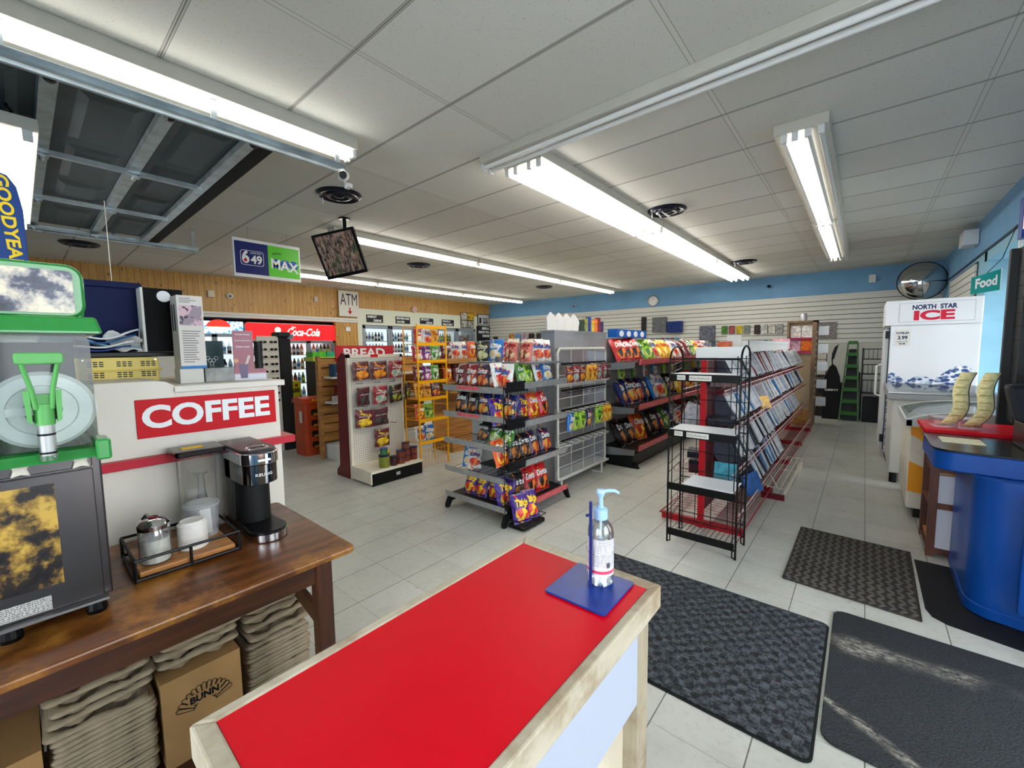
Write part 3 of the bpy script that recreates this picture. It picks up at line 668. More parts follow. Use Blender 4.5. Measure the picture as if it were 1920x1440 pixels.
lines(.0, -1.375, -1.315, 1.35, 1.475, 14, par=t); lines(.0, -1.378, -1.312, 1.575, 1.597, 3, par=t)
MB().box(.0, .0012, -1.385, -1.305, 1.3255, 1.336).build('blue_band', M('blue_band', (24, 110, 170), .4), t)
MB().box(-.085, -.07, -1.3857, -1.385, 1.47, 1.57).box(-.05, -.035, -1.3857, -1.385, 1.47, 1.57).build('side_print', inkK, t)
tag(MB().box(-.09, -.005, -1.39, -1.315, 1.2685, 1.325).build('white_pedestal', M('ribbed_white', (206, 202, 194), .5, bump=.3, bscale=120), bevel=.003), 'short white block carrying the tall white gadget box', 'stand')
t = T('black_and_white_box', 'upright black and white appliance box behind the tall white box', 'box', (0, 0, 0))
MB().box(-.25, -.17, -1.452, -1.33, 1.3925, 1.64).build('carton', M('black_carton', (9, 8, 8), .5, spec=.08), t)
MB().box(-.25, -.17, -1.46, -1.4525, 1.3925, 1.64).build('white_side', white_p, t)
MB().lathe([(0, -.17), (.022, -.17), (.022, -.169), (0, -.169)], (0, -1.39, 1.61), 20, ax='x').build('round_label', inkW, t)
t = T('brochure_stand', 'dusky pink brochure with ice bucket picture on the cabinet top', 'brochure', (0, 0, 0))
n = N('pink_brochure'); o, x, y, z = n.obj()
q = n.mix(n.step(z, 1.29, 1.30), lin((206, 204, 212)), lin((150, 74, 92))); n.put(n.b.inputs['Base Color'], q); n.b.inputs['Roughness'].default_value = .3
MB().box(-.03, -.026, -1.205, -1.13, 1.2685, 1.475).box(-.03, -.026, -1.13, -1.085, 1.2685, 1.315).build('card', n.mat, t)
MB().text('Versatile Design', (-.0255, -1.196, 1.455), (0, 1, 0), (0, 0, 1), .055, .008, bold=.01).text('Grand polyvalent', (-.0255, -1.198, 1.43), (0, 1, 0), (0, 0, 1), .06, .008, bold=.01).text('Diseño versátil', (-.0255, -1.194, 1.405), (0, 1, 0), (0, 0, 1), .05, .008, bold=.01).build('lettering', inkW, t)
MB().prism([(-1.188, 1.335), (-1.153, 1.335), (-1.158, 1.277), (-1.183, 1.277)], -.0258, -.025, ax='x').build('bucket_print', M('bucket_print', (84, 74, 92), .25, .5), t)
MB().prism([(-1.165, 1.335), (-1.155, 1.335), (-1.143, 1.37), (-1.152, 1.373)], -.0258, -.0252, ax='x').build('bottle_print', M('pale_print', (206, 190, 180), .4), t)
MB().lathe([(0, -.0258), (.009, -.0258), (.009, -.025), (0, -.025)], (0, -1.197, 1.35), 14, ax='x').build('fruit_print', M('orange_print', (206, 150, 110), .4), t)
t = T('glass_display_case', 'low grey glass case on the coffee cabinet top', 'display case', (0, 0, 0))
MB().box(-.3, -.01, -1.31, -1.21, 1.2685, 1.325).build('case', M('marbled_grey', (150, 148, 144), .15, .1, var=.35, vscale=14), t, bevel=.002)
MB().box(-.3, -.005, -1.315, -1.205, 1.3255, 1.329).build('glass_lid', glassM, t)
tag(MB().lathe([(0, 0), (.015, 0), (.017, .16), (.017, .165), (0, .165)], (-.12, -1.08, 1.2685), 18).build('black_tumbler', M('black_cup', (22, 24, 24), .5), smooth=30), 'tall dark cylinder standing right of the pink brochure', 'container')
t = T('dark_green_box', 'dark green box with white berry outline left of the brochure', 'box', (0, 0, 0))
dg_ = M('dark_teal_carton', (22, 60, 62), .4)
MB().box(-.42, -.36, -1.23, -1.15, 1.3255 - .057, 1.44).build('carton', dg_, t)
mb = MB()
for i, (y, z) in enumerate(((-1.205, 1.35), (-1.19, 1.35), (-1.198, 1.335), (-1.212, 1.36), (-1.18, 1.36), (-1.195, 1.32))):
    mb.tube([(-.3595, y + .008 * math.cos(a), z + .008 * math.sin(a)) for a in [k * PI / 4 for k in range(9)]], .001, 4)
mb.build('berry_outline', inkW, t)
tag(MB().prism(rrect(-1.3, -1.24, 1.2685, 1.4, .01), -.44, -.38, ax='x').build('chrome_machine', chrome, bevel=.006), 'small chrome appliance behind the low glass case', 'appliance')
t = T('wire_bag_holder', 'black wire holder with cream paper bag beside the glass case', 'holder', (0, 0, 0))
MB().tube([(-.34, -1.27, 1.2685), (-.34, -1.25, 1.40), (-.34, -1.235, 1.36), (-.34, -1.23, 1.2685)], .004, 6).build('wire_frame', black_w, t)
MB().prism([(-1.268, 1.33), (-1.25, 1.33), (-1.253, 1.375), (-1.265, 1.375)], -.335, -.325, ax='x').build('paper_bag', cream, t)
# ------------------------------------------------------------ coffee maker
t = T('coffee_maker', 'black and chrome single serve coffee maker on the wooden table', 'coffee maker', (0, 0, .7505))
Y0 = -1.265
MB().prism([(.12, Y0 - .055), (.36, Y0 - .055)] + [(.40 + .075 * math.cos(a), Y0 + .062 * math.sin(a)) for a in [(-75 + 15 * i) * PI / 180 for i in range(11)]] + [(.36, Y0 + .055), (.12, Y0 + .055)], 0, .035).build('base', black_p, t, smooth=30, bevel=.004)
MB().prism([(.405 + .074 * math.cos(a), Y0 + .064 * math.sin(a)) for a in [(-85 + 17 * i) * PI / 180 for i in range(11)]] + [(.39 + .06 * math.cos(a), Y0 + .05 * math.sin(a)) for a in [(85 - 17 * i) * PI / 180 for i in range(11)]], .003, .026).build('chrome_band', chrome, t, smooth=30)
MB().prism(rrect(.12, .27, Y0 - .057, Y0 + .057, .015), .03, .285).build('rear_body', M('dark_chrome', (90, 90, 90), .25, .8), t, smooth=35)
MB().prism([(.27, Y0 - .05)] + [(.30 + .05 * math.cos(a), Y0 + .05 * math.sin(a)) for a in [(-90 + 18 * i) * PI / 180 for i in range(11)]] + [(.27, Y0 + .05)], .03, .2).build('cup_bay', M('black_matte', (8, 9, 10), .6), t, smooth=35)
MB().prism([(.2, Y0 - .057)] + [(.36 + .058 * math.cos(a), Y0 + .057 * math.sin(a)) for a in [(-90 + 15 * i) * PI / 180 for i in range(13)]] + [(.2, Y0 + .057)], .185, .25).build('brew_head', M('smoky_chrome', (130, 128, 128), .12, 1), t, smooth=35)
MB().prism([(.2, Y0 - .06)] + [(.365 + .06 * math.cos(a), Y0 + .06 * math.sin(a)) for a in [(-90 + 15 * i) * PI / 180 for i in range(13)]] + [(.2, Y0 + .06)], .252, .292).build('lid_band', chrome, t, smooth=35, bevel=.003)
MB().prism([(.12, Y0 - .056)] + [(.36 + .056 * math.cos(a), Y0 + .055 * math.sin(a)) for a in [(-90 + 15 * i) * PI / 180 for i in range(13)]] + [(.12, Y0 + .056)], .29, .302).build('lid', M('charcoal_lid', (44, 40, 42), .3), t, smooth=35, bevel=.003)
MB().lathe([(.028, .302), (.032, .306), (.036, .302)], (.36, Y0, 0), 28).build('lid_ring', chrome, t, smooth=True)
MB().lathe([(0, .302), (.028, .302), (.02, .307), (0, .308)], (.36, Y0, 0), 24).build('button_pad', M('maroon_gloss', (60, 34, 36), .2), t, smooth=True)
MB().text('KEURIG', (.42, Y0 - .026, .213), (0, 1, 0), (0, 0, 1), .052, .01, bold=.02, fn=lambda p: (.3595 + .0592 * math.sqrt(max(0, 1 - ((p.y - Y0) / .057) ** 2)), p.y, p.z)).build('lettering', M('pale_grey_print', (214, 214, 214), .4), t)
MB().box(.405, .428, Y0 - .02, Y0 + .02, .265, .272).build('latch', white_m, t, bevel=.002)
# water tank at the left side
MB().prism(rrect(.125, .225, -1.45, -1.335, .012), .02, .285).build('water_tank', clear('tank_plastic', (.88, .88, .86), .1, .05, .05), t, smooth=35)
MB().prism(rrect(.12, .25, -1.47, -1.325, .012), .285, .305).build('tank_lid', M('black_gloss_lid', (14, 13, 14), .2), t, bevel=.004)
MB().box(.165, .2, -1.44, -1.38, .305, .3062).build('yellow_sticker', inkY, t)
MB().lathe([(.012, .02), (.03, .04), (.012, .14), (.01, .2), (.022, .205), (.022, .21)], (.175, -1.39, 0), 20).build('tank_filter', plastM, t, smooth=True)
# tray with sugar jar and cup lids
t = T('wooden_serving_tray', 'small wooden tray with black wire rail on the table', 'tray', (0, 0, .7505))
MB().box(.245, .455, -1.605, -1.375, .012, .026).build('tray_board', wood_mat('tray_wood', (150, 92, 40), (204, 146, 80), 'y', 6, .4), t, bevel=.002)
pp = [(.465, -1.615, .01), (.465, -1.365, .01), (.236, -1.365, .01), (.236, -1.615, .01), (.465, -1.615, .01)]
MB().tube(pp, .0045, 6).build('lower_rail', black_w, t)
MB().tube([(x, y, .065) for x, y, z in pp], .0045, 6).build('upper_rail', black_w, t)
for x, y in ((.465, -1.615), (.465, -1.365), (.236, -1.365), (.236, -1.615), (.465, -1.49)): MB().tube([(x, y, 0.0045), (x, y, .065)], .0045, 6).build('rail_post', black_w, t)
t = T('sugar_jar', 'glass sugar dispenser with chrome lid on the wooden tray', 'jar', (.40, -1.56, .7768))
MB().lathe([(0, .0), (.034, 0), (.038, .005), (.038, .095), (.035, .103)], n=24).build('jar', clear('ribbed_glass', (.95, .95, .93), .15, .05, .05), t, smooth=30)
MB().lathe([(0, .004), (.034, .004), (.034, .07), (0, .074)], n=24).build('sugar', M('sugar', (222, 218, 208), .8, bump=.3, bscale=300), t, smooth=30)
MB().lathe([(.038, .1), (.039, .112), (.03, .124), (.012, .131), (0, .132)], n=24).tube([(-.03, -.0, .115), (-.042, -.01, .13), (-.05, -.015, .118)], .006, 8).build('chrome_lid', chrome, t, smooth=40)
MB().lathe([(0, .132), (.012, .1315), (.012, .134), (0, .1345)], n=16).build('flap', maroon, t, smooth=True)
c0 = None
for i in range(9):
    z = .7768 + i * .009; lab = 'white plastic cup lid in the stack beside the sugar jar'
    if c0 is None:
        c0 = MB().lathe([(.036, 0), (.0385, .002), (.0385, .005), (.035, .007), (.031, .014), (.026, .012), (0, .012)], n=28).build('lid_disc', M('lid_white', (232, 226, 218), .35), smooth=30)
        tag(c0, lab, 'cup lid', 'stacked white cup lids'); c0.location = (.375, -1.465, z)
    else:
        c = c0.copy(); COL.objects.link(c); c.location = (.375, -1.465, z)
t = T('plastic_tub', 'round translucent tub with lid behind the cup lids', 'tub', (.292, -1.42, .7768))
MB().lathe([(0, 0), (.042, 0), (.048, .1)], n=28).build('tub', clear('frosted_tub', (.92, .92, .91), .12, .2, .25), t, smooth=30)
MB().lathe([(.048, .098), (.051, .1), (.051, .108), (.044, .11), (.04, .113), (0, .113)], n=28).build('lid', clear('frosted_lid', (.92, .92, .91), .15, .2, .35), t, smooth=30)
MB().prism([(-.02, .01), (.03, .01), (.02, .09), (0, .08)], -.01, .02, ax='y').build('paper_packets', white_p, t)
# ------------------------------------------------------------ cup carriers below the table
def tray_h(u, v):
    x = (u - .5) * .2; y = (v - .5) * .2
    ax, ay = abs(x), abs(y); e = max(ax, ay)
    d = math.hypot(ax - .046, ay - .046)
    z = 0.0
    if d < .04: z = -.034 * min(1, (.04 - d) / .009)
    elif e > .09: z = -.008 * (e - .09) / .01
    else: z = .005 * math.cos(ax * 60) * math.cos(ay * 60)
    r = .02                                     # rounded outline
    if ax > .1 - r and ay > .1 - r:
        k = math.hypot(ax - .1 + r, ay - .1 + r)
        if k > r: s = r / k; x = math.copysign(.1 - r + (ax - .1 + r) * s, x); y = math.copysign(.1 - r + (ay - .1 + r) * s, y)
    x *= 1 + .005 * math.sin(14 * (v)); y *= 1 + .005 * math.sin(14 * u)
    return (x, y, z)
trayM = M('moulded_pulp', (164, 146, 120), .9, var=.1, vscale=30, bump=.3, bscale=250)
tr0 = MB().grid(tray_h, 26, 26).build('cup_carrier', trayM, smooth=60, solid=.004)
trn = [0]
def stack(cx, cy, z0, n_, pitch, label, group, tilt=.06, loose=3):
    z = z0 + .038
    for i in range(n_):
        last = n_ - i <= loose
        o = tr0 if trn[0] == 0 else tr0.copy()
        if trn[0]: COL.objects.link(o)
        trn[0] += 1
        o.location = (cx + random.uniform(-.004, .004) * (2 if last else 1), cy + random.uniform(-.004, .004) * (2 if last else 1), z)
        o.rotation_euler = (random.uniform(-.012, .02) * (3 if last else 1), random.uniform(-.01, .02) * (3 if last else 1), random.uniform(-.03, .03) * (2 if last else 1))
        o.scale = (1, 1, 1); tag(o, label, 'cup carrier', group)
        z += pitch * (2.5 if last else 1)
stack(.40, -1.70, .192, 20, .0135, 'grey brown moulded cup carrier in the leftmost stack under the table', 'cup carriers, leftmost stack', loose=4)
stack(.40, -1.487, .462, 4, .012, 'grey brown moulded cup carrier on top of the cardboard box', 'cup carriers on the cardboard box', loose=4)
stack(.38, -1.27, .192, 19, .0135, 'grey brown moulded cup carrier in the rightmost stack under the table', 'cup carriers, rightmost stack', loose=5)
card = M('cardboard', (172, 132, 84), .75, var=.06, vscale=10)
t = T('cardboard_box', 'brown cardboard box with black fan shaped print under the table', 'box', (0, 0, 0))
MB().box(.3, .5, -1.59, -1.395, .1905, .455).build('carton', card, t)
mb = MB()
for i in range(13):
    a = math.radians(158 - i * 11.3); c_, s_ = math.cos(a), math.sin(a); w_ = .0045
    def P(r, k): return (.5012, -1.492 + (r * c_ - k * s_) * .95, .325 + r * s_ + k * c_)
    for k in (-w_, w_): mb.tube([P(.03, k * .6), P(.075, k * 1.35)], .0009, 4)
    mb.tube([P(.075, -w_ * 1.35), P(.079, 0), P(.075, w_ * 1.35)], .0009, 4)
mb.tube([(.5012, -1.492 + .03 * math.cos(a), .325 + .03 * math.sin(a)) for a in [math.radians(20 + 10 * i) for i in range(15)]], .0012, 4)
mb.build('fan_print', inkK, t)
MB().box(.5022, .5026, -1.533, -1.452, .35, .38).build('print_backing', card, t)
MB().text('BUNN', (.5029, -1.528, .354), (0, 1, .02), (0, 0, 1), .072, .022, bold=.05).build('lettering', inkK, t)
tag(MB().box(.28, .5, -2.05, -1.812, .1905, .44).build('cardboard_box', card), 'plain brown cardboard box left of the cup carrier stacks', 'box')
# ------------------------------------------------------------ snack bags
_bm = {}
def bag_mat(key, base, c1, c2, band=None, foil=.25):
    if key in _bm: return _bm[key]
    n = N('bag_' + key); o, x, y, z = n.obj()
    nz = n.noise(n.vec(n.m('MULTIPLY', x, 1), 0, z), 26, 3, .6); vo = n.voro(n.vec(x, 0, z), 24)
    # printed picture in the lower middle
    e = n.m('ADD', n.m('POWER', n.m('DIVIDE', x, .075), 2), n.m('POWER', n.m('DIVIDE', n.m('SUBTRACT', z, .075), .06), 2))
    inside = n.m('SUBTRACT', 1.0, n.step(n.m('ADD', e, n.m('MULTIPLY', n.m('SUBTRACT', nz, .5), 2.4)), .55, .8))
    sepc = n.add('ShaderNodeSeparateColor'); n.lk(vo.outputs['Color'], sepc.inputs[0])
    pic = n.mix(n.m('GREATER_THAN', sepc.outputs[0], .45), lin(c1), lin(c2))
    q = n.mix(inside, lin(base), pic)
    if band is not None:
        b = n.m('MULTIPLY', n.m('GREATER_THAN', z, .195), n.step(nz, .4, .5)); q = n.mix(b, q, lin(band))
    fl = n.voro(n.vec(n.m('ADD', x, .3), 1, z), 34); s3 = n.add('ShaderNodeSeparateColor'); n.lk(fl.outputs['Color'], s3.inputs[0])
    fleck = n.m('MULTIPLY', n.m('GREATER_THAN', s3.outputs[1], .8), n.step(n.noise(n.vec(x, 2, z), 16, 3), .5, .58))
    q = n.mix(fleck, q, n.mix(n.m('GREATER_THAN', s3.outputs[2], .5), lin(c2), lin(c1)))
    dk = n.step(n.noise(n.vec(x, 5, z), 12, 4, .7), .52, .7); q = n.mix(n.m('MULTIPLY', dk, .55), q, tuple(k * .25 for k in lin(base)))
    crimp = n.m('MAXIMUM', n.m('LESS_THAN', z, .012), n.m('GREATER_THAN', z, .228))
    q = n.mix(n.m('MULTIPLY', crimp, .25), q, lin((190, 190, 190)))
    n.put(n.b.inputs['Base Color'], q); n.b.inputs['Roughness'].default_value = .24; n.b.inputs['Coat Weight'].default_value = foil
    n.bump(n.noise(o, 22, 4, .6), .9, .02)
    _bm[key] = n.mat
    return n.mat
BW, BH, BT = .165, .24, .08
def bulge(x, z):
    u = max(-1, min(1, 2 * x / BW)); v = max(-1, min(1, 2 * z / BH - 1))
    return BT / 2 * (1 - u * u) ** .55 * max(0, 1 - abs(v) ** 2.6) ** .7
PEG = {}
def make_bag(key, name, cat, desc, base, c1, c2, word, ink=(236, 236, 236), band=None, wh=.05, flat=1.0, shear=.12):
    m_ = bag_mat(key, base, c1, c2, band); r = random.Random(key)
    ph = r.random() * 6
    def f(s):
        def g(u, v):
            x = (u - .5) * BW; z = v * BH
            pin = 1 - .05 * math.sin(PI * v) ** 2
            wr = .004 * math.sin(13 * v + 5 * u + ph) * (1 - abs(2 * u - 1)) + .004 * math.sin(23 * u + ph) * (1 if .05 < v < .95 else 0) * (1 - abs(2 * v - 1))
            return (x * pin + .003 * math.sin(9 * v + ph), s * (bulge(x, z) * flat + (wr if bulge(x, z) > .004 else 0)), z)
        return g
    b = MB(); b.grid(f(-1), 10, 12); b.grid(f(1), 10, 12)
    root = b.build(name, m_, smooth=80)
    root['category'] = cat; root['desc_'] = desc
    if word:
        ww = .115
        def fn(p): return (p.x, -bulge(p.x, p.z) * flat - .0055, p.z)
        MB().text(word, (-ww / 2, 0, .135), (1, 0, .0), (0, 0, 1), ww, wh, bold=.03, shear=shear, fn=fn).build('lettering', M('bag_ink_%d_%d_%d' % ink, ink, .4), root)
    return root
Y = (250, 205, 40); W_ = (238, 238, 236); O = (236, 120, 30)
BK = {
 'takis': make_bag('takis', 'snack_bag', 'snack bag', 'purple bag of rolled chips', (62, 24, 128), Y, (220, 50, 30), 'Takis', Y, wh=.06),
 'takor': make_bag('takor', 'snack_bag', 'snack bag', 'orange bag of rolled chips', (232, 92, 24), Y, (190, 40, 20), 'Takis', W_, wh=.06),
 'dred': make_bag('dred', 'snack_bag', 'snack bag', 'bright red tortilla chip bag', (196, 14, 22), O, (30, 10, 10), 'Doritos', W_),
 'dblk': make_bag('dblk', 'snack_bag', 'snack bag', 'black tortilla chip bag', (16, 16, 20), (70, 60, 58), (200, 120, 40), 'Doritos', W_),
 'dblu': make_bag('dblu', 'snack_bag', 'snack bag', 'dark blue tortilla chip bag', (18, 34, 96), O, (220, 180, 80), 'Doritos', W_),
 'dpur': make_bag('dpur', 'snack_bag', 'snack bag', 'dark purple tortilla chip bag', (44, 18, 66), (200, 60, 40), (226, 150, 60), 'Doritos', W_),
 'mar': make_bag('mar', 'snack_bag', 'snack bag', 'maroon and black snack bag', (112, 12, 24), (30, 10, 16), (214, 190, 180), 'Cheetos', W_),
 'dmix': make_bag('dmix', 'snack_bag', 'snack bag', 'flame printed dark red bag', (128, 14, 28), (230, 120, 60), W_, 'Doritos', W_),
 'crun': make_bag('crun', 'snack_bag', 'snack bag', 'pink and brown snack bag', (214, 110, 96), (150, 50, 30), (230, 196, 150), 'Crispers', (150, 20, 30), band=(240, 226, 200)),
 'whit': make_bag('whit', 'snack_bag', 'snack bag', 'white bag with orange picture', (224, 222, 216), O, (200, 40, 40), 'Ruffles', (30, 60, 140)),
 'yel': make_bag('yel', 'snack_bag', 'snack bag', 'bright yellow potato chip bag', (244, 190, 30), (236, 150, 20), (250, 230, 120), "Lay's", (200, 20, 30)),
 'grn': make_bag('grn', 'snack_bag', 'snack bag', 'green and white chip bag', (56, 124, 40), (226, 232, 210), (150, 190, 60), "Lay's", W_),
 'lime': make_bag('lime', 'snack_bag', 'snack bag', 'lime green chip bag', (150, 200, 40), (230, 226, 120), (60, 130, 40), 'Miss', (40, 90, 30)),
 'sky': make_bag('sky', 'snack_bag', 'snack bag', 'sky blue chip bag', (30, 116, 196), (240, 236, 220), (226, 200, 130), 'Ruffles', W_),
 'blkg': make_bag('blkg', 'snack_bag', 'snack bag', 'black and pale green chip bag', (24, 28, 30), (210, 206, 140), (226, 220, 170), 'Crunch', (226, 226, 200)),
 'org': make_bag('org', 'snack_bag', 'snack bag', 'orange and red snack bag', (222, 84, 30), Y, (180, 30, 20), 'Cheezies', W_),
 'gold': make_bag('gold', 'snack_bag', 'snack bag', 'golden yellow candy bag', (232, 160, 20), (250, 210, 70), (170, 90, 20), 'Dare', (150, 30, 20)),
 'pur': make_bag('pur', 'snack_bag', 'snack bag', 'violet candy bag', (110, 30, 130), (220, 90, 170), W_, 'Juicy', W_),
 'pgrn': make_bag('pgrn', 'snack_bag', 'snack bag', 'bright green candy bag', (86, 180, 40), W_, (40, 110, 30), 'Sour', W_),
 'predd': make_bag('predd', 'snack_bag', 'snack bag', 'red and cream candy bag', (190, 26, 40), (240, 220, 190), W_, 'Candy', W_),
 'jerk': make_bag('jerk', 'jerky_bag', 'jerky bag', 'maroon jerky bag with orange band', (92, 14, 30), (226, 130, 20), (240, 160, 40), "JACK LINK'S", (216, 200, 190), wh=.022, flat=.45),
 'jery': make_bag('jery', 'jerky_bag', 'jerky bag', 'maroon jerky bag with yellow band', (100, 14, 32), (240, 196, 20), (250, 210, 60), "JACK LINK'S", (216, 200, 190), wh=.022, flat=.45),
 'jerp': make_bag('jerp', 'jerky_bag', 'jerky bag', 'maroon and dark grey jerky bag', (84, 12, 30), (46, 40, 44), (66, 58, 62), "JACK LINK'S", (206, 190, 180), wh=.022, flat=.45),
 'jerr': make_bag('jerr', 'jerky_bag', 'jerky bag', 'red and white patterned jerky bag', (150, 24, 40), (210, 200, 190), (130, 170, 150), "JACK LINK'S", W_, wh=.022, flat=.45),
 'jerb': make_bag('jerb', 'jerky_bag', 'jerky bag', 'black jerky bag with coloured corner', (34, 20, 30), (120, 70, 30), (160, 190, 80), "OH BOY", (206, 200, 196), wh=.022, flat=.45),
}
nbag = [0]
def bag(kind, loc, rz, lean, label, group=None, s=1.0, roll=0.0):
    b = BK[kind]; o = dup(b, loc, (-lean, roll, rz), label, group, scale=s)
    if 'desc_' in o: del o['desc_']
    nbag[0] += 1
    return o
def row(kinds, p0, step, rz, place, end, group, lean=.25, s=.9, jit=.01):
    n_ = len(kinds)
    for i, k in enumerate(kinds):
        if not k: continue
        p = (p0[0] + step[0] * i + random.uniform(-jit, jit) * .3, p0[1] + step[1] * i + random.uniform(-jit, jit), p0[2])
        d = BK[k]['desc_']
        lb_ = '%s %s, %s from the %s' % (d, place, ORD[i], end)
        while len(lb_.split()) > 16: lb_ = lb_[::-1].replace(' eht ', ' ', 1)[::-1]
        tw = .38 if 'long rack' in place else .2
        bag(k, p, rz + random.uniform(-tw, tw), lean + random.uniform(-.05, .07), lb_, group, s * random.uniform(.96, 1.04) if not isinstance(s, tuple) else s, random.uniform(-.06, .06))
# ------------------------------------------------------------ near snack rack (end shelves + side shelves)
railM = M('worn_price_rail', (168, 170, 170), .35, .5, var=.12, vscale=20)
pinkM = M('faded_red_price_strip', (206, 92, 96), .4, var=.2, vscale=30)
t = T('snack_rack', 'grey metal snack rack with chip bags on its end and side', 'display rack', (0, 0, 0))
rackA = t
EZ = (1.06, .835, .605, .355, .125)
for i, z in enumerate(EZ):
    s = MB()
    if i in (2, 3):
        for k in range(10): s.tube([(-.76 + k * .07, .6, z), (-.76 + k * .07, .86, z + .01)], .002, 5)
        s.tube([(-.78, .86, z + .01), (-.1, .86, z + .01)], .003, 5).tube([(-.78, .6, z), (-.1, .6, z)], .003, 5)
    else: s.box(-.785, -.105, .592, .87, z - .012, z)
    sh = s.build('shelf', dgrey, t)
    MB().hexa([(-.80, .572, z - .02), (-.105, .572, z - .02), (-.105, .59, z - .02), (-.80, .59, z - .02)], [(-.80, .56, z + .03), (-.105, .56, z + .03), (-.105, .568, z + .03), (-.80, .568, z + .03)]).build('price_rail', railM, sh)
    if i < 2: MB().box(-.62 , -.36, .5585, .5605, z - .0, z + .025).build('price_strip', pinkM, sh)
SZ = (1.085, .775, .45, .1)
for i, z in enumerate(SZ):
    sh = MB().box(-.42, -.12, .62, 1.42, z - .012, z).box(-.12, -.1, .62, .83, z - .02, z + .045).build('shelf', dgrey, t)
    MB().hexa([(-.115, .82, z - .02), (-.095, .82, z - .02), (-.095, 1.43, z - .02), (-.115, 1.43, z - .02)], [(-.105, .82, z + .03), (-.085, .82, z + .03), (-.085, 1.43, z + .03), (-.105, 1.43, z + .03)]).build('price_rail', pinkM if i == 3 else railM, sh)
for x, y in ((-.43, .88), (-.43, 1.43)): MB().box(x - .02, x + .02, y - .02, y + .02, .06, 1.32).build('upright', greym, t)
MB().box(-.445, -.425, .9, 1.41, .1, 1.25).build('back_panel', M('pale_grey_panel', (176, 178, 178), .4), t)
MB().box(-.78, -.46, .885, .9, .15, 1.1).build('back_panel', M('pale_grey_panel', (176, 178, 178), .4), t)
for x, y0, y1 in ((-.79, .56, .9), (-.11, .54, .9)): MB().prism([(y0, .03), (y0 + .03, .09), (y1, .13), (y1, .08), (y0 + .06, .05), (y0 + .03, .0), (y0, .0)], x - .015, x + .015, ax='x').build('foot', dgrey, t)
MB().prism([(-.42, .12), (-.1, .09), (-.07, .0), (-.1, 0), (-.14, .05), (-.42, .06)], 1.42, 1.45, ax='y').build('foot', dgrey, t)
mb = MB()
for k in range(8): mb.tube([(-.1, .56 + .0, .02), (-.1, .56, 1.1)] if k == 0 else [(-.1, .57 + k * .04, .12), (-.1, .57 + k * .04, 1.1)], .0022 if k else .004, 5)
for k in range(10): mb.tube([(-.1, .56, .14 + k * .105), (-.1, .86, .14 + k * .105)], .0022, 5)
mb.build('wire_divider', black_w, t)
t2 = T('floor_basket', 'low black wire basket of purple chip bags on the floor', 'basket', (0, 0, 0))
MB().prism(rrect(-.09, .07, .58, .86, .02), .01, .03).build('base', black_w, t2)
MB().tube([(-.09, .58, .07), (.07, .58, .07), (.07, .86, .07), (-.09, .86, .07), (-.09, .58, .07)], .004, 6).build('rim', black_w, t2)
G = 'chip bags on the near rack end'
row(['mar', 'dmix', 'dpur', 'dmix', 'whit'], (-.7, .68, 1.062), (.13, 0), 0, 'on the near rack end top shelf', 'left', G, lean=.2, s=.85)
row(['dblk', 'dblk', 'dblu', 'dblu', 'dblu'], (-.7, .68, .837), (.135, 0), 0, 'on the near rack end, second shelf', 'left', G, lean=.25, s=.8)
row([None, 'dblk', 'grn', 'grn'], (-.62, .7, .609), (.14, 0), 0, 'on the near rack end, middle shelf', 'left', G, lean=.5, s=.72)
row(['sky', 'whit'], (-.63, .7, .359), (.06, 0), .6, 'on the near rack end, fourth shelf', 'left', G, lean=.45, s=.75)
row(['takis', 'takis', 'takis', 'takis'], (-.62, .69, .127), (.135, 0), 0, 'on the near rack end, bottom shelf', 'left', G, lean=.3, s=.85)
G = 'chip bags on the near rack side'
row(['whit', 'org', 'grn', 'lime', 'whit', 'sky'], (-.22, .67, 1.087), (0, .13), PI / 2, 'on the near rack side, upper shelf', 'near end', G, lean=.3, s=.8)
row(['takis', 'takis', 'takis', 'org', 'dred'], (-.22, .66, .777), (0, .15), PI / 2, 'on the near rack side, second shelf', 'near end', G, lean=.3, s=.95)
row(['takor', 'dblk', 'dblk', 'dpur', 'dpur'], (-.2, .66, .452), (0, .15), PI / 2, 'on the near rack side, third shelf', 'near end', G, lean=.35, s=.95)
row(['takis', 'dblk', 'dred', 'dred'], (-.21, .7, .102), (0, .17), PI / 2, 'on the near rack side, lowest shelf', 'near end', G, lean=.25, s=1.05)
row(['takis', 'takis'], (-.01, .66, .031), (0, .12), 1.1, 'in the low floor basket', 'near end', 'chip bags in the floor basket', lean=.3, s=.92)
# upper tier of bags on a small raised shelf
t3 = T('raised_shelf', 'small upper shelf of bags on top of the near snack rack', 'shelf', (0, 0, 0))
MB().box(-.86, -.12, .92, 1.4, 1.255, 1.27).build('board', greym, t3)
for y in (.97, 1.36): MB().box(-.47, -.45, y, y + .02, 1.1, 1.255).build('bracket', greym, t3)
row(['blkg', 'sky', 'crun', 'crun'], (-.72, .98, 1.272), (.165, 0), .15, 'on the raised top shelf', 'left', 'bags on the raised top shelf', lean=.2, s=.85)
row(['whit', 'whit'], (-.25, 1.2, 1.272), (0, .12), 1.2, 'behind the raised top shelf front', 'near end', 'bags on the raised top shelf', lean=.1, s=.8)
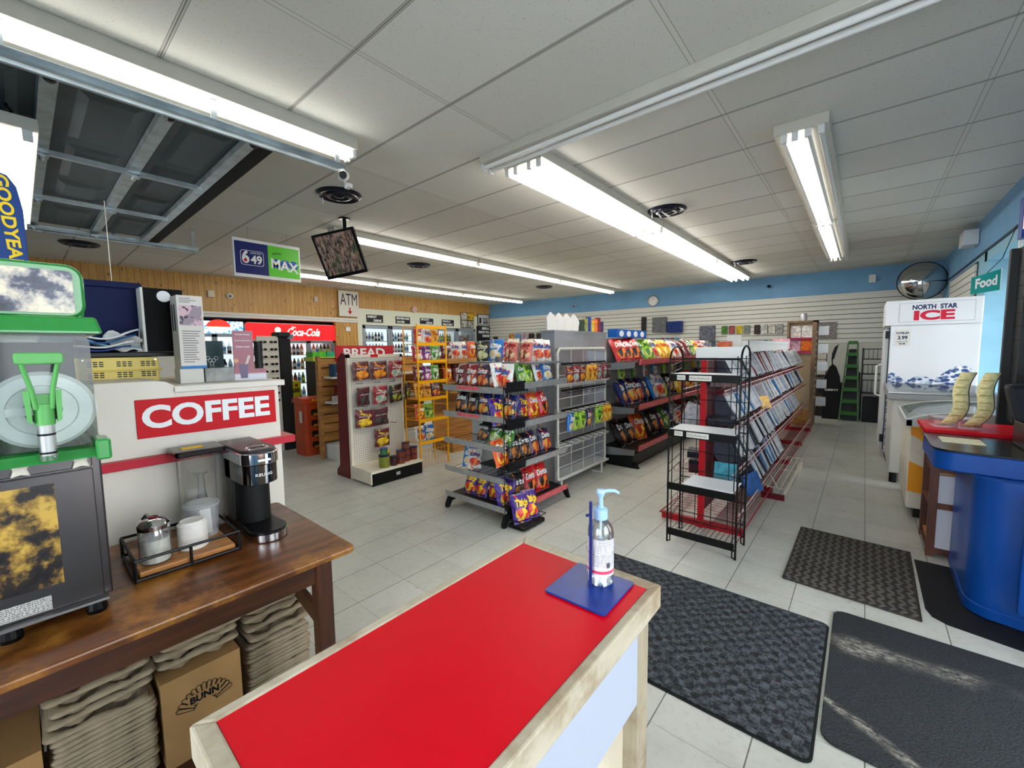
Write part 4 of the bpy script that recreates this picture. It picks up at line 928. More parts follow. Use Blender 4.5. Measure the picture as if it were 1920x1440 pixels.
# ------------------------------------------------------------ silver gondola end with grid panel
alus = M('silver_sheet_metal', (176, 176, 180), .3, .75, var=.08, vscale=4)
t = T('silver_shelving_unit', 'tall narrow silver metal shelving end behind the near snack rack', 'shelving', (0, 0, 0))
MB().box(-.47, -.44, 1.55, 2.6, 0, 1.545).build('back_sheet', alus, t)
MB().box(-.44, -.31, 1.55, 1.565, 0, 1.545).build('end_sheet', alus, t)
MB().box(-.44, -.31, 2.585, 2.6, 0, 1.545).build('end_sheet', alus, t)
MB().box(-.47, -.30, 1.53, 2.6, 1.545, 1.56).build('top_sheet', alus, t)
MB().box(-.44, -.31, 1.565, 2.585, 1.36, 1.545).build('header', alus, t)
for z in (1.02, .74, .4, .08): MB().box(-.44, -.26, 1.565, 2.585, z, z + .02).build('shelf', white_m, t)
t = T('grid_panel', 'white wire grid panel with rounded frame and black hooks', 'grid panel', (0, 0, 0))
gp = [(-.2, 1.44, .14), (-.2, 1.44, 1.34), (-.2, 1.47, 1.38), (-.2, 2.33, 1.38), (-.2, 2.37, 1.34), (-.2, 2.37, .14), (-.2, 1.44, .14)]
MB().tube(gp, .012, 8).build('frame', M('off_white_enamel', (206, 204, 194), .35), t, smooth=True)
mb = MB()
for k in range(1, 11): mb.tube([(-.2, 1.44, .14 + k * .11), (-.2, 2.37, .14 + k * .11)], .004, 5)
for k in (1, 2, 3): mb.tube([(-.2, 1.44 + k * .233, .14), (-.2, 1.44 + k * .233, 1.37)], .0032, 5)
mb.build('wire_grid', M('off_white_enamel', (206, 204, 194), .35), t)
for z in (1.23, .98, .79, .5):
    MB().box(-.185, -.18, 1.47, 2.34, z, z + .018).build('hook_bar', black_w, t)
    for k in range(8): MB().tube([(-.182, 1.5 + k * .115, z), (-.06, 1.5 + k * .115, z - .01), (-.05, 1.5 + k * .115, z + .012)], .003, 5).build('hook', black_w, t)
for k in range(2): MB().tube([(-.2, 1.5 + k * .8, .14), (-.2, 1.5 + k * .8, .01), (-.32, 1.5 + k * .8, .01)], .012, 8).build('foot', M('off_white_enamel', (206, 204, 194), .35), t)
k_ = ['jerk', 'jerr', 'jerk', 'gold', 'gold', 'jerr', 'jerr', 'jerp']
row(k_, (-.12, 1.52, 1.06), (0, .112), PI / 2, 'hung from the grid panel upper hooks', 'near end', 'bags on the grid panel', lean=.02, s=.68, jit=.003)
k_ = ['sky', 'lime', 'lime', 'dblu', None, 'lime', 'yel', 'yel']
row(k_, (-.12, 1.52, .6), (0, .112), PI / 2, 'hung from the grid panel lower hooks', 'near end', 'bags on the grid panel', lean=.02, s=.75, jit=.003)
# on top of the silver unit
pb = None
for i in range(4):
    lab = 'white pointed paper bag on the silver shelving top, %s from the left' % ORD[i]
    if pb is None:
        pb = MB().prism([(-.05, 0), (.05, 0), (.06, .1), (.03, .14), (-.01, .18), (-.05, .12)], -.02, .02, ax='y').build('paper_bag', M('white_paper', (226, 222, 216), .6), bevel=.006)
        tag(pb, lab, 'paper bag', 'white paper bags on the silver shelving'); q = pb
    else: q = pb.copy(); COL.objects.link(q); tag(q, lab, 'paper bag', 'white paper bags on the silver shelving')
    q.location = (-.38, 1.6 + i * .13, 1.5605); q.rotation_euler = (-.05, .04 * i, .9)
bx = None
cols = ((40, 60, 40), (150, 150, 70), (40, 60, 150), (224, 190, 60), (230, 120, 50), (120, 30, 40), (60, 40, 90))
for i in range(7):
    q = MB().box(-.03, .03, -.045, .045, 0, .12 + .02 * (i % 3)).build('small_carton', M('carton_%d' % i, cols[i], .4, var=.3, vscale=30)); 
    MB().box(.0302, .0308, -.03, .03, .03, .07).build('label_patch', inkW, q)
    tag(q, '%s small carton on the silver shelving top, %s from the left' % (('dark green', 'olive', 'blue', 'yellow', 'orange', 'dark red', 'purple')[i], ORD[i]), 'carton', 'small cartons on the silver shelving'); q.location = (-.36, 2.14 + i * .07, 1.5605); q.rotation_euler = (0, 0, .5)
# narrow wire shelves left of the silver unit
t = T('wire_shelf_unit', 'light grey wire shelf unit left of the silver shelving', 'shelving', (0, 0, 0))
for z in (.3, .6, .9, 1.15, 1.35):
    mb = MB()
    for k in range(8): mb.tube([(-.78, 1.6 + k * .12, z), (-.48, 1.6 + k * .12, z)], .003, 5)
    mb.tube([(-.78, 1.58, z), (-.78, 2.5, z), (-.48, 2.5, z), (-.48, 1.58, z), (-.78, 1.58, z)], .004, 5).build('wire_shelf', greym, t)
for x in (-.78, -.48):
    for y in (1.58, 2.5): MB().tube([(x, y, 0), (x, y, 1.42)], .008, 6).build('post', greym, t)
# ------------------------------------------------------------ long chip gondola
t = T('long_chip_rack', 'long metal chip shelving with faded red price rails', 'display rack', (0, 0, 0))
RZ = (1.215, .7, .22)
for z in RZ:
    sh = MB().box(-.38, .02, 2.66, 7.0, z - .03, z).build('shelf', dgrey, t)
    MB().hexa([(.02, 2.75, z - .03), (.04, 2.75, z - .03), (.04, 7.0, z - .03), (.02, 7.0, z - .03)], [(.035, 2.75, z + .035), (.055, 2.75, z + .035), (.055, 7.0, z + .035), (.035, 7.0, z + .035)]).build('price_rail', pinkM, sh)
    MB().prism([(-.38, z + .0), (.02, z - .0), (.02, z - .06), (-.38, z - .1)], 2.635, 2.66, ax='y').build('bracket', greym, sh)
MB().box(-.42, -.38, 2.64, 7.0, .1, 1.5).build('back_panel', M('pale_grey_panel', (176, 178, 178), .4), t)
MB().box(-.4, .0, 2.66, 7.0, .03, .16).build('base', dgrey, t)
for y in (2.68, 4.8, 6.9): MB().prism([(-.4, .12), (.02, .07), (.06, .0), (-.4, 0)], y, y + .04, ax='y').build('foot', dgrey, t)
G = 'chip bags on the long rack'
top = ['dred', 'dred', 'dred', 'grn', 'lime', 'whit', 'yel', 'yel', 'yel', 'whit', 'whit', 'mar', 'mar', 'grn', 'yel', 'dred', 'org', 'whit']
row(top, (-.16, 2.74, 1.217), (0, .2), PI / 2, 'on the long rack top shelf', 'near end', G, lean=.5, s=1.3)
mid = ['dblu', 'dblu', 'dpur', 'dblu', 'sky', 'whit', 'lime', 'dblk', 'yel', 'dpur', 'dblu', 'org', 'sky', 'dblk', 'dblk', 'lime', 'yel']
row(mid, (-.14, 2.76, .702), (0, .22), PI / 2, 'on the long rack middle shelf', 'near end', G, lean=.42, s=1.4)
low = ['dblk', 'dblk', 'org', 'dblk', 'dblk', 'dpur', 'grn', 'dblu', 'whit', 'dpur', 'dred', 'dblk', 'mar', 'dblu', 'takor']
row(low, (-.14, 2.76, .222), (0, .24), PI / 2, 'on the long rack bottom shelf', 'near end', G, lean=.45, s=1.42)
top2 = ['lime', 'grn', 'whit', 'sky', 'lime', 'yel', 'dblk', 'lime', 'yel', 'grn']
row(top2, (-.3, 3.0, .98), (0, .35), PI / 2, 'clipped above the long rack middle shelf', 'near end', G, lean=.1, s=.75)
t = T('blue_tissue_pack', 'blue multipack carton with white oval on top of chips', 'carton', (0, 0, 0))
MB().box(-.37, -.25, 2.75, 3.6, 1.505, 1.6).build('pack', M('tissue_blue', (24, 90, 176), .35), t)
for k in range(4): MB().lathe([(0, -.2495), (.06, -.2495), (.06, -.249), (0, -.249)], (0, 2.87 + k * .2, 1.55), 18, ax='x', sy=.6).build('oval_print', inkW, t)
# ------------------------------------------------------------ pegboard jerky stand with base shelf
n = N('white_pegboard'); o, x, y, z = n.obj()
def fr(c): return n.m('SUBTRACT', n.m('FRACT', n.m('MULTIPLY', c, 1 / .0254)), .5)
d = n.m('SQRT', n.m('ADD', n.m('POWER', fr(y), 2), n.m('POWER', fr(z), 2)))
n.put(n.b.inputs['Base Color'], n.mix(n.m('LESS_THAN', d, .17), lin((218, 212, 200)), lin((60, 54, 50)))); n.b.inputs['Roughness'].default_value = .4
pegM = n.mat
t = T('pegboard_stand', 'white pegboard display stand with jerky bags and cream base shelf', 'display rack', (0, 0, 0))
MB().box(-2.215, -2.2, .48, 1.1, .15, 1.31).build('pegboard', pegM, t)
for y in (.45, 1.1): MB().box(-2.225, -2.185, y, y + .03, 0, 1.345).build('upright', cream, t)
MB().box(-2.225, -2.185, .45, 1.13, 1.31, 1.345).build('top_rail', cream, t)
MB().box(-2.184, -2.18, .72, .81, 1.315, 1.345).build('red_tag', inkR, t)
bs = MB().box(-2.2, -1.79, .44, 1.09, .13, .155).box(-2.2, -1.8, .44, .455, .02, .13).build('base_shelf', cream, t, bevel=.003)
MB().box(-1.815, -1.8, .455, 1.08, .0, .128).build('kick_panel', M('black_gloss_panel', (10, 10, 12), .2), bs)
MB().box(-1.7998, -1.799, .74, .79, .055, .09).build('small_label', M('grey_label', (170, 172, 176), .4), bs)
for y, z in ((.52, .62), (.95, .82), (.95, .56), (.6, 1.24), (.83, 1.24), (1.03, 1.24), (.55, 1.03), (.76, 1.03), (.95, 1.03), (.6, .78), (.82, .78), (.75, .48)):
    MB().tube([(-2.198, y, z), (-2.09, y, z + .005), (-2.08, y, z + .02)], .003, 5).build('hook', black_w, t)
G = 'bags on the pegboard'
row(['jerk', 'jerk', 'jerr'], (-2.14, .585, 1.07), (0, .21), PI / 2, 'in the pegboard top row', 'left', G, lean=0, s=(1.25, 1, .84), jit=.004)
row(['jerp', 'jerr', 'jerb'], (-2.14, .59, .79), (0, .205), PI / 2 + .25, 'in the pegboard second row', 'left', G, lean=0, s=(1.25, 1, .86), jit=.004)
row(['jery', 'jerp'], (-2.14, .59, .55), (0, .2), PI / 2, 'in the pegboard third row', 'left', G, lean=0, s=(1.2, 1, .84), jit=.004)
bag('jery', (-2.14, .8, .31), PI / 2, 0, 'maroon and yellow jerky bag hanging lowest on the pegboard', G, (1.15, 1, .85))
bag('jerb', (-2.14, 1.16, .81), PI / 2 + .5, 0, 'green and black jerky bag jutting past the pegboard edge', G, .85)
# tins and jars on the base shelf
def can(name, r, h, col, capc, desc, cat, y, x, z=.156, capn='lid'):
    q = T(name, desc, cat, (x, y, z), (0, 0, random.uniform(0, 3)), 'tins and jars on the pegboard base')
    MB().lathe([(0, 0), (r, 0), (r, h * .85)], n=20).build('body', M('can_%d_%d_%d' % col, col, .3, var=.35, vscale=60), q, smooth=30)
    MB().lathe([(r, h * .85), (r * 1.03, h * .86), (r * 1.03, h), (0, h)], n=20).build(capn, M('cap_%d_%d_%d' % capc, capc, .3), q, smooth=30)
    return q
can('nut_jar', .054, .135, (126, 130, 50), (24, 30, 60), 'large green labelled nut jar at the left of the pegboard base', 'jar', .64, -1.87)
can('nut_jar', .04, .066, (60, 110, 70), (26, 60, 130), 'small green tub with blue cap on the large nut jar', 'jar', .64, -1.87, .292)
can('nut_jar', .032, .14, (150, 96, 56), (232, 190, 40), 'slim nut jar with yellow cap behind the large jar', 'jar', .735, -1.965)
can('nut_tin', .038, .1, (70, 34, 40), (20, 20, 24), 'dark tin just right of the large green jar', 'tin', .745, -1.85)
for i in range(3):
    for k in range(2): can('nut_tin', .046, .07, (132, 62, 44), (22, 30, 70), 'dark lidded snack tin, %s column from the left, %s tier' % (ORD[i], ('lower', 'upper')[k]), 'tin', .84 + i * .098, -1.86 - (i > 0) * .04, .156 + k * .0708)
can('nut_tin', .044, .066, (120, 70, 60), (30, 24, 24), 'single snack tin topping the middle tin column', 'tin', .938, -1.9, .156 + 2 * .0708)
# maroon fixture behind, BREAD sign, wooden gondola
t = T('maroon_display_unit', 'dark maroon display unit backing the white pegboard stand', 'display rack', (0, 0, 0))
MB().prism([(-2.245, .0), (-2.245, 1.34), (-2.3, 1.37), (-2.42, 1.3), (-2.45, .12), (-2.52, .06), (-2.52, 0)], .45, .475, ax='y').build('end_panel', maroon, t, bevel=.004)
MB().box(-2.3, -2.245, .475, 1.1, .0, 1.33).build('back_panel', maroon, t)
for z in (.1, .5, .9): MB().box(-2.5, -2.3, .475, 1.1, z, z + .02).build('shelf', maroon, t)
slw = wood_mat('slat_wood', (150, 98, 44), (196, 142, 76), 'y', 4, .45)
t = T('wooden_slat_gondola', 'wooden slat gondola behind the maroon unit with white base', 'display rack', (0, 0, 0))
MB().box(-3.36, -3.32, .66, 2.3, .2, 1.3).build('back_board', wood_mat('slat_wood_dark', (84, 50, 22), (120, 76, 36), 'y', 4, .5), t)
for k in range(9): MB().box(-3.32, -3.305, .66, 2.3, .22 + k * .12, .325 + k * .12).build('slat', slw, t)
MB().box(-3.38, -3.3, .655, .69, .0, 1.32).build('end_post', slw, t)
for z in (1.04, .72): MB().box(-3.305, -3.08, .72, 2.3, z, z + .02).build('shelf', white_m, t)
MB().box(-3.36, -3.06, .72, 2.3, .0, .19).build('base_box', white_m, t, bevel=.004)
for i, (z, y, c, lab) in enumerate(((1.061, .84, (24, 74, 110), 'dark teal pack on the wooden gondola upper shelf'), (.741, .86, (206, 200, 198), 'white low tub on the wooden gondola lower shelf'))):
    q = MB().box(-3.25, -3.12, y - .07, y + .12, z, z + (.16 if i == 0 else .07)).build('packet', M('packet_%d' % i, c, .4, var=.2, vscale=20)); tag(q, lab, 'packet')
    MB().box(-3.1198, -3.119, y - .04, y + .08, z + .02, z + .05).build('label_patch', inkW, q)
q = T('pink_sticker_card', 'small pink and maroon card propped on the gondola lower shelf', 'card', (0, 0, 0))
MB().box(-3.2, -3.19, .8, .95, .741 + .08, .95).build('card', maroon, q); MB().lathe([(0, -3.19), (.02, -3.19), (.02, -3.188), (0, -3.188)], (0, .87, .91), 12, ax='x').build('spot', M('pink', (220, 150, 170), .4), q)
t = T('bread_sign', 'red sign with white BREAD letters on the wooden gondola', 'sign', (0, 0, 0))
MB().box(-3.3, -3.28, .88, 1.75, 1.26, 1.455).build('panel', M('bread_red', (196, 40, 50), .4), t)
MB().text('BREAD', (-3.278, .99, 1.30), (0, 1, 0), (0, 0, 1), .62, .12, bold=.03).build('lettering', inkW, t)
t = T('green_price_shelf', 'bright green and pink boxes row on shelf before the fridges', 'display shelf', (-4.3, 0, 0))
MB().box(-.15, .15, 1.0, 1.9, 0, 1.24).build('shelf_body', M('dark_shelf', (60, 56, 50), .6), t); MB().box(-.16, .16, .98, 1.92, 1.24, 1.3).build('yellow_front', M('lime_yellow', (206, 220, 60), .4), t)
for i, c in enumerate(((90, 190, 60), (60, 170, 130), (60, 130, 190), (220, 60, 130))):
    tag(MB().box(-4.42, -4.2, 1.0 + i * .21, 1.2 + i * .21, 1.301, 1.38).build('candy_box', M('candy_%d' % i, c, .4, var=.25, vscale=20)), '%s candy box on the lime shelf front of the fridges' % ('green', 'teal', 'blue', 'pink')[i], 'box')
# orange-brown candy stand
rb = M('candy_stand_orange', (178, 62, 26), .4, var=.08)
t = T('candy_stand', 'brown orange cardboard candy stand with round scooped trays', 'display stand', (0, 0, 0))
MB().prism([(-3.92, .6), (-3.86, .565), (-3.62, .58), (-3.6, .62), (-3.6, .9), (-3.92, .9)], 0, .72).build('body', rb, t, bevel=.004)
MB().hexa([(-3.93, .56, .70), (-3.59, .56, .70), (-3.59, .92, .70), (-3.93, .92, .70)], [(-3.93, .58, .765), (-3.60, .58, .765), (-3.60, .91, .765), (-3.93, .91, .765)]).build('top', rb, t)
for k in range(4):
    z = .13 + k * .145
    MB().prism([(.665 + .1 * (1 + math.cos(a)), z + .05 * math.sin(a) if math.sin(a) < 0 else z + .055 * min(1, math.sin(a) * 3)) for a in [i * PI / 12 for i in range(24)]], -3.6, -3.598, ax='x').build('opening', M('dark_brown', (36, 14, 10), .6), t)
    MB().prism([(.69, z - .035), (.84, z - .035), (.83, z + .005), (.70, z + .0)], -3.598, -3.594, ax='x').build('packs', M('pack_print', (190, 120, 40), .4, var=.5, vscale=50), t)
MB().text("Reese's", (-3.588, .68, .725), (0, 1, .05), (0, 0, 1), .17, .035, bold=.03, shear=.2).build('lettering', inkY, t)
MB().box(-3.7, -3.62, .5575, .56, .45, .6).build('price_card', M('pale_card', (196, 200, 190), .5), t)
# yellow star boxes
for i in range(4):
    t = T('yellow_candy_box', 'yellow surprise candy carton with red stars, %s from the floor' % ORD[i], 'carton', (-4.75, .72 - .02 * i + (.16 if i == 3 else 0), .001 + i * .235), (0, 0, .1), 'stacked yellow surprise cartons')
    MB().box(-.15, .15, -.2, .2 if i < 3 else .15, 0, .232).build('carton', M('surprise_yellow', (214, 210, 40), .45), t)
    MB().text('SURPRISE', (.151, -.17, .05), (0, 1, .05), (0, 0, 1), .3, .06, bold=.05).build('lettering', inkK, t)
    p = [((-.12 + .035 * (1 if j % 2 else .45) * math.cos(j * PI / 5)), .17 + .035 * (1 if j % 2 else .45) * math.sin(j * PI / 5)) for j in range(10)]
    MB().prism(p, .151, .1525, ax='x').build('star', M('star_red', (150, 30, 40), .5), t)
    MB().prism([(a + .2, b) for a, b in p], .151, .1525, ax='x').build('star', M('star_red', (150, 30, 40), .5), t)
# sunglasses tower + dark column
t = T('sunglasses_rack', 'white sunglasses rack with rows of dark glasses beside a dark tower', 'display rack', (0, 0, 0))
MB().box(-4.26, -4.22, .28, .55, 0, 1.6).build('board', M('rack_cream', (206, 200, 186), .5), t)
for i in range(9):
    for j in range(2):
        y = .35 + j * .13; z = .72 + i * .1
        mb = MB()
        for s in (-.026, .026): mb.lathe([(0, -4.205), (.022, -4.205), (.022, -4.2), (0, -4.2)], (0, y + s, z), 10, ax='x', sy=.75)
        mb.tube([(-4.2, y - .01, z), (-4.2, y + .01, z)], .002, 4)
        tag(mb.build('sunglasses', M('dark_lens', (14, 14, 18), .1)), 'dark sunglasses on the white rack beside the dark tower', 'sunglasses', 'sunglasses on the white rack')
t = T('dark_display_tower', 'tall dark mesh tower between sunglasses and the soda fridge', 'display tower', (0, 0, 0))
MB().box(-4.4, -4.2, .56, .70, 0, 1.58).build('column', M('black_mesh', (26, 26, 27), .7, var=.5, vscale=60), t)
MB().box(-4.42, -4.18, .53, .70, 1.58, 1.66).build('cap', M('black_crumpled', (18, 18, 20), .5, bump=.6, bscale=30), t, bevel=.02)
MB().box(-4.19, -4.185, .66, .74, 1.56, 1.63).build('price_card', M('grey_blue_card', (110, 126, 140), .5), t)
# ------------------------------------------------------------ yellow wire rack
yw = M('yellow_enamel', (250, 176, 6), .35)
t = T('yellow_wire_rack', 'tall yellow wire rack of candy bags beside the pegboard', 'display rack', (0, 0, 0))
FX, BXX, YA_, YB_ = -1.9, -2.16, 1.14, 1.56
for x, y in ((FX, YA_), (FX, YB_), (BXX, YA_), (BXX, YB_)): MB().tube([(x, y, 0), (x, y, 1.68 if x == FX else 1.66)], .011 if x == FX else .008, 8).build('post', yw, t, smooth=True)
YZ = (1.65, 1.455, 1.255, 1.02, .82, .57, .31)
for i, z in enumerate(YZ):
    sh = MB().box(FX - .004, FX + .006, YA_, YB_, z - .02, z + .015).build('shelf_front', yw, t)
    mb = MB()
    if i:
        for k in range(7): mb.tube([(FX, YA_ + .03 + k * .06, z - .01), (BXX, YA_ + .03 + k * .06, z - .01)], .0022, 4)
    for y in (YA_, YB_): mb.tube([(FX, y, z), (BXX, y, z)], .003, 5).tube([(FX, y, z - .1), (BXX, y, z - .1)], .0025, 5)
    mb.tube([(BXX, YA_, z), (BXX, YB_, z)], .003, 5).build('wire_shelf', yw, sh)
mb = MB()
for k in range(9): mb.tube([(FX, YA_ + .02 + k * .048, .02), (FX, YA_ + .02 + k * .048, .24)], .002, 4)
for k in range(4): mb.tube([(FX, YA_, .03 + k * .06), (FX, YB_, .03 + k * .06)], .002, 4)
mb.build('lower_grid', yw, t)
G = 'candy bags on the yellow rack'
for i, ks in enumerate((['predd', 'whit', 'gold'], ['predd', 'pur', 'pgrn'], ['mar', 'pur', 'pgrn'], ['gold', 'gold', 'dpur'], ['org', 'lime', None], ['whit', 'sky', None])):
    row(ks, (FX - .09, YA_ + .085, YZ[i + 1] - .006), (0, .12), PI / 2, 'on the yellow rack, %s tier from the top' % ORD[i], 'left', G, lean=.12, s=(.86, .8, .78), jit=.005)
# ------------------------------------------------------------ far wooden chip gondola
t = T('wooden_chip_gondola', 'wooden gondola with chip bags along its top behind the near rack', 'display rack', (0, 0, 0))
MB().box(-2.62, -2.56, 1.9, 5.0, 0, 1.3).build('back_board', slw, t)
MB().box(-2.56, -2.25, 1.9, 5.0, 1.2, 1.26).build('top_shelf', slw, t)
MB().box(-2.56, -2.22, 1.9, 5.0, .8, .82).build('shelf', slw, t)
MB().box(-2.56, -2.2, 1.9, 5.0, .0, .15).build('base', slw, t)
G = 'chip bags on the wooden gondola'
row(['mar', 'whit', 'whit', 'org', 'dblk', 'sky', 'dred', 'pur', 'dred', 'gold'], (-2.38, 1.99, 1.262), (0, .16), PI / 2, 'on the wooden gondola top', 'near end', G, lean=.1, s=1.0)
row(['org', 'mar', 'mar', 'dpur', 'dmix', 'dblk', 'dmix'], (-2.36, 1.99, .95), (0, .17), PI / 2, 'under the wooden gondola top', 'near end', G, lean=.1, s=.95)
MB().box(-2.56, -2.25, 1.9, 5.0, .93, .948).build('shelf', slw, t)
# bag prototypes go
for b in BK.values():
    for c in list(b.children): bpy.data.objects.remove(c)
    bpy.data.objects.remove(b)
# ------------------------------------------------------------ black wire rack
t = T('black_wire_rack', 'empty black wire magazine rack with white shelf boards', 'display rack', (0, 0, 0))
XA, XB, YA_, YB_ = .945, 1.385, 1.125, 1.385
def leg_pts(x): return
for x, xn in ((XA, 0), (XB, 1)):
    top = 1.30
    arch = [(x, YA_, .0), (x, YA_, top)] + [(x, (YA_ + YB_) / 2 - (YB_ - YA_) / 2 * math.cos(a), top + .085 * math.sin(a)) for a in [i * PI / 10 for i in range(1, 10)]] + [(x, YB_, top), (x, YB_, 0)]
    MB().tube(arch, .0065, 7).build('side_frame', black_w, t, smooth=True)
    for s in (-1,):
        ins = .022 if xn == 0 else -.022
        MB().tube([(x + ins, YA_ + .01, .06), (x + ins, YA_ + .01, top + .02)], .0035, 5).build('side_wire', black_w, t)
        MB().tube([(x + ins, YB_ - .01, .06), (x + ins, YB_ - .01, top + .02)], .0035, 5).build('side_wire', black_w, t)
    for z in (.16, .22, .5, .56, .86, .92, 1.2, 1.25): MB().tube([(x, YA_, z), (x, YB_, z + .03)], .003, 5).build('side_rung', black_w, t)
    for y in (YA_, YB_): MB().tube([(x, y, .07), (x + (.02 if xn == 0 else -.02), y, .05), (x + (.02 if xn == 0 else -.02), y, .012), (x, y, .004)], .005, 6).build('foot_loop', black_w, t)
board = M('white_shelf_board', (226, 228, 230), .5)
for i, (z, yf, bw_, has) in enumerate(((1.17, YA_ - .0, .2, 1), (.79, YA_ - .03, .24, 1), (.415, YA_ - .03, .26, 1), (.085, YA_ - .02, .26, 0))):
    mb = MB()
    for k in range(14): mb.tube([(XA + .015 + k * .032, yf, z), (XA + .015 + k * .032, YB_, z)], .0022, 4)
    mb.tube([(XA, YB_, z), (XB, YB_, z)], .004, 5).tube([(XA, YB_, z + .06), (XB, YB_, z + .06)], .003, 5)
    sh = mb.build('wire_shelf', black_w, t)
    MB().box(XA + .005, XB - .005, yf - .006, yf, z - .02, z + .03).build('front_lip', black_w, sh)
    if has:
        x0 = XA + .015 + (.09 if i == 2 else 0)
        MB().box(x0, XB - .02, yf + .002, yf + bw_, z + .027 if i != 2 else z + .03, z + .031 if i != 2 else z + .034).build('white_board', board, sh)
        if i < 2:
            MB().box(XA + .05, XA + .105, yf - .0085, yf - .006, z - .01, z + .022).box(XA + .13, XA + .27, yf - .0085, yf - .006, z - .012, z + .022).build('price_label', M('label_white', (214, 210, 200), .5), sh)
            MB().text('DVD\'s', (XA + .055, yf - .009, z), (1, 0, 0), (0, 0, 1), .042, .012, bold=0).text('Price Reduced', (XA + .137, yf - .009, z - .002), (1, 0, 0), (0, 0, 1), .12, .013, bold=0).build('lettering', inkK, sh)
mb = MB()
for k in (1, 2, 3): mb.tube([(XA + k * .11, YB_, .085), (XA + k * .11, YB_, 1.3)], .003, 5)
for z in (.3, .62, 1.0, 1.3): mb.tube([(XA, YB_, z), (XB, YB_, z)], .003, 5)
mb.tube([(XA, YA_, 1.3), (XB, YA_, 1.3)], .0045, 6)
mb.build('back_grid', black_w, t)
# ------------------------------------------------------------ red film rack
t = T('red_film_rack', 'long red wire shelving full of thin film cases', 'display rack', (0, 0, 0))
SX = 1.06
for y in (1.5, 2.7, 3.9, 5.1, 6.3): MB().box(SX - .02, SX + .02, y, y + .035, 0, 1.33).build('upright', redM, t)
MB().box(SX - .008, SX + .008, 1.53, 6.8, .12, 1.3).build('back_mesh', M('dark_red_mesh', (70, 16, 20), .5), t)
redW = M('red_wire', (150, 24, 34), .4)
TI = ((1.06, 1.205, .0), (.76, 1.235, .0), (.44, 1.27, .0), (.15, 1.32, .0))
for z, xf, _ in TI:
    mb = MB()
    for s in (1, -1):
        X = SX + s * (xf - SX)
        for k in range(88): mb.tube([(SX, 1.53 + k * .06, z - .02), (X, 1.53 + k * .06, z - .04)], .0016, 3, cap=False)
    sh = mb.build('wire_shelf', redW, t)
    for s in (1, -1):
        X = SX + s * (xf - SX)
        MB().tube([(X, 1.52, z), (X, 6.8, z)], .006, 6).tube([(X, 1.52, z - .04), (X, 6.8, z - .04)], .004, 5).build('front_rail', M('pale_pink_rail', (206, 180, 178), .4), sh)
        mb = MB()
        for k in range(44): mb.tube([(X, 1.53 + k * .12, z - .04), (X, 1.53 + k * .12, z)], .002, 4, cap=False)
        mb.build('rail_grille', redW, sh)
mb = MB()
for k in range(130): mb.tube([(.76, 1.5 + k * .04, .06), (1.36, 1.5 + k * .04, .06)], .0018, 3, cap=False)
mb.tube([(1.36, 1.48, .06), (1.36, 6.8, .06)], .006, 6).tube([(.76, 1.48, .06), (.76, 6.8, .06)], .006, 6).tube([(.76, 1.48, .06), (1.36, 1.48, .06)], .006, 6)
mb.build('base_shelf', redW, t)
for y in (1.52, 2.72, 3.92, 5.12, 6.32): MB().box(.76, 1.36, y, y + .03, 0, .05).build('base_foot', redM, t)
for y in (1.62, 2.2, 2.9): MB().box(.9, 1.0, y, y + .4, .7, .72).build('side_shelf', redM, t)
MB().box(1.02, 1.36, 1.44, 1.455, 1.285, 1.38).build('white_header', white_m, t)
# white sheet + small box on the top
tag(MB().box(1.12, 1.22, 1.9, 1.93, 1.33, 1.47).build('white_card', white_p), 'blank white card standing on the red film rack top', 'card')
q = T('white_basket', 'long white slotted plastic basket on the red film rack top', 'basket', (0, 0, 0))
mb = MB().box(1.0, 1.24, 2.1, 4.4, 1.335, 1.345)
for k in range(58): mb.box(1.235, 1.24, 2.1 + k * .04, 2.118 + k * .04, 1.345, 1.41)
mb.box(1.232, 1.243, 2.1, 4.4, 1.405, 1.43).box(1.0, 1.24, 2.1, 2.105, 1.345, 1.43).box(1.0, 1.01, 2.1, 4.4, 1.345, 1.43).build('basket_body', white_m, q)
tag(MB().box(1.05, 1.2, 4.5, 4.9, 1.335, 1.47).build('pink_card_box', M('pink_white_card', (226, 170, 180), .5, var=.3, vscale=30)), 'pink and white card box on the film rack top', 'box')
tag(MB().box(1.12, 1.2, 1.62, 1.72, 1.335, 1.42).build('orange_mug_box', M('orange_card', (200, 96, 60), .5, var=.3, vscale=30)), 'small orange box behind the black wire rack arch', 'box')
# film cases
cases = []
def case(name, c1, c2):
    m1 = M('case_' + name, c1, .35, var=.12, vscale=30); m2 = M('sleeve_' + name, c2, .3, var=.15, vscale=35)
    b = MB().box(-.068, .068, -.0075, .0075, 0, .19, 0).box(-.066, .0695, -.0079, -.0075, .006, .184, 1).box(.0682, .0695, -.0048, .0048, .006, .184, 1)
    return b.build('film_case', [m1, m2])
protos = [case('clear', (236, 236, 236), (242, 242, 242)), case('black', (8, 8, 10), (242, 242, 242)), case('white', (238, 238, 238), (206, 210, 216)), case('dark', (26, 26, 32), (60, 62, 74)), case('blue', (200, 216, 230), (90, 146, 200)), case('red', (24, 20, 22), (150, 50, 40))]
first = {}
def put_case(k, loc, rot, label, group, s=(1.1, 1.5, 1.32)):
    if k not in first: o = protos[k]; first[k] = 1
    else: o = protos[k].copy(); COL.objects.link(o)
    o.location = loc; o.rotation_euler = rot; o.scale = s; tag(o, label, 'film case', group)
TN = ('top', 'second', 'third', 'lowest')
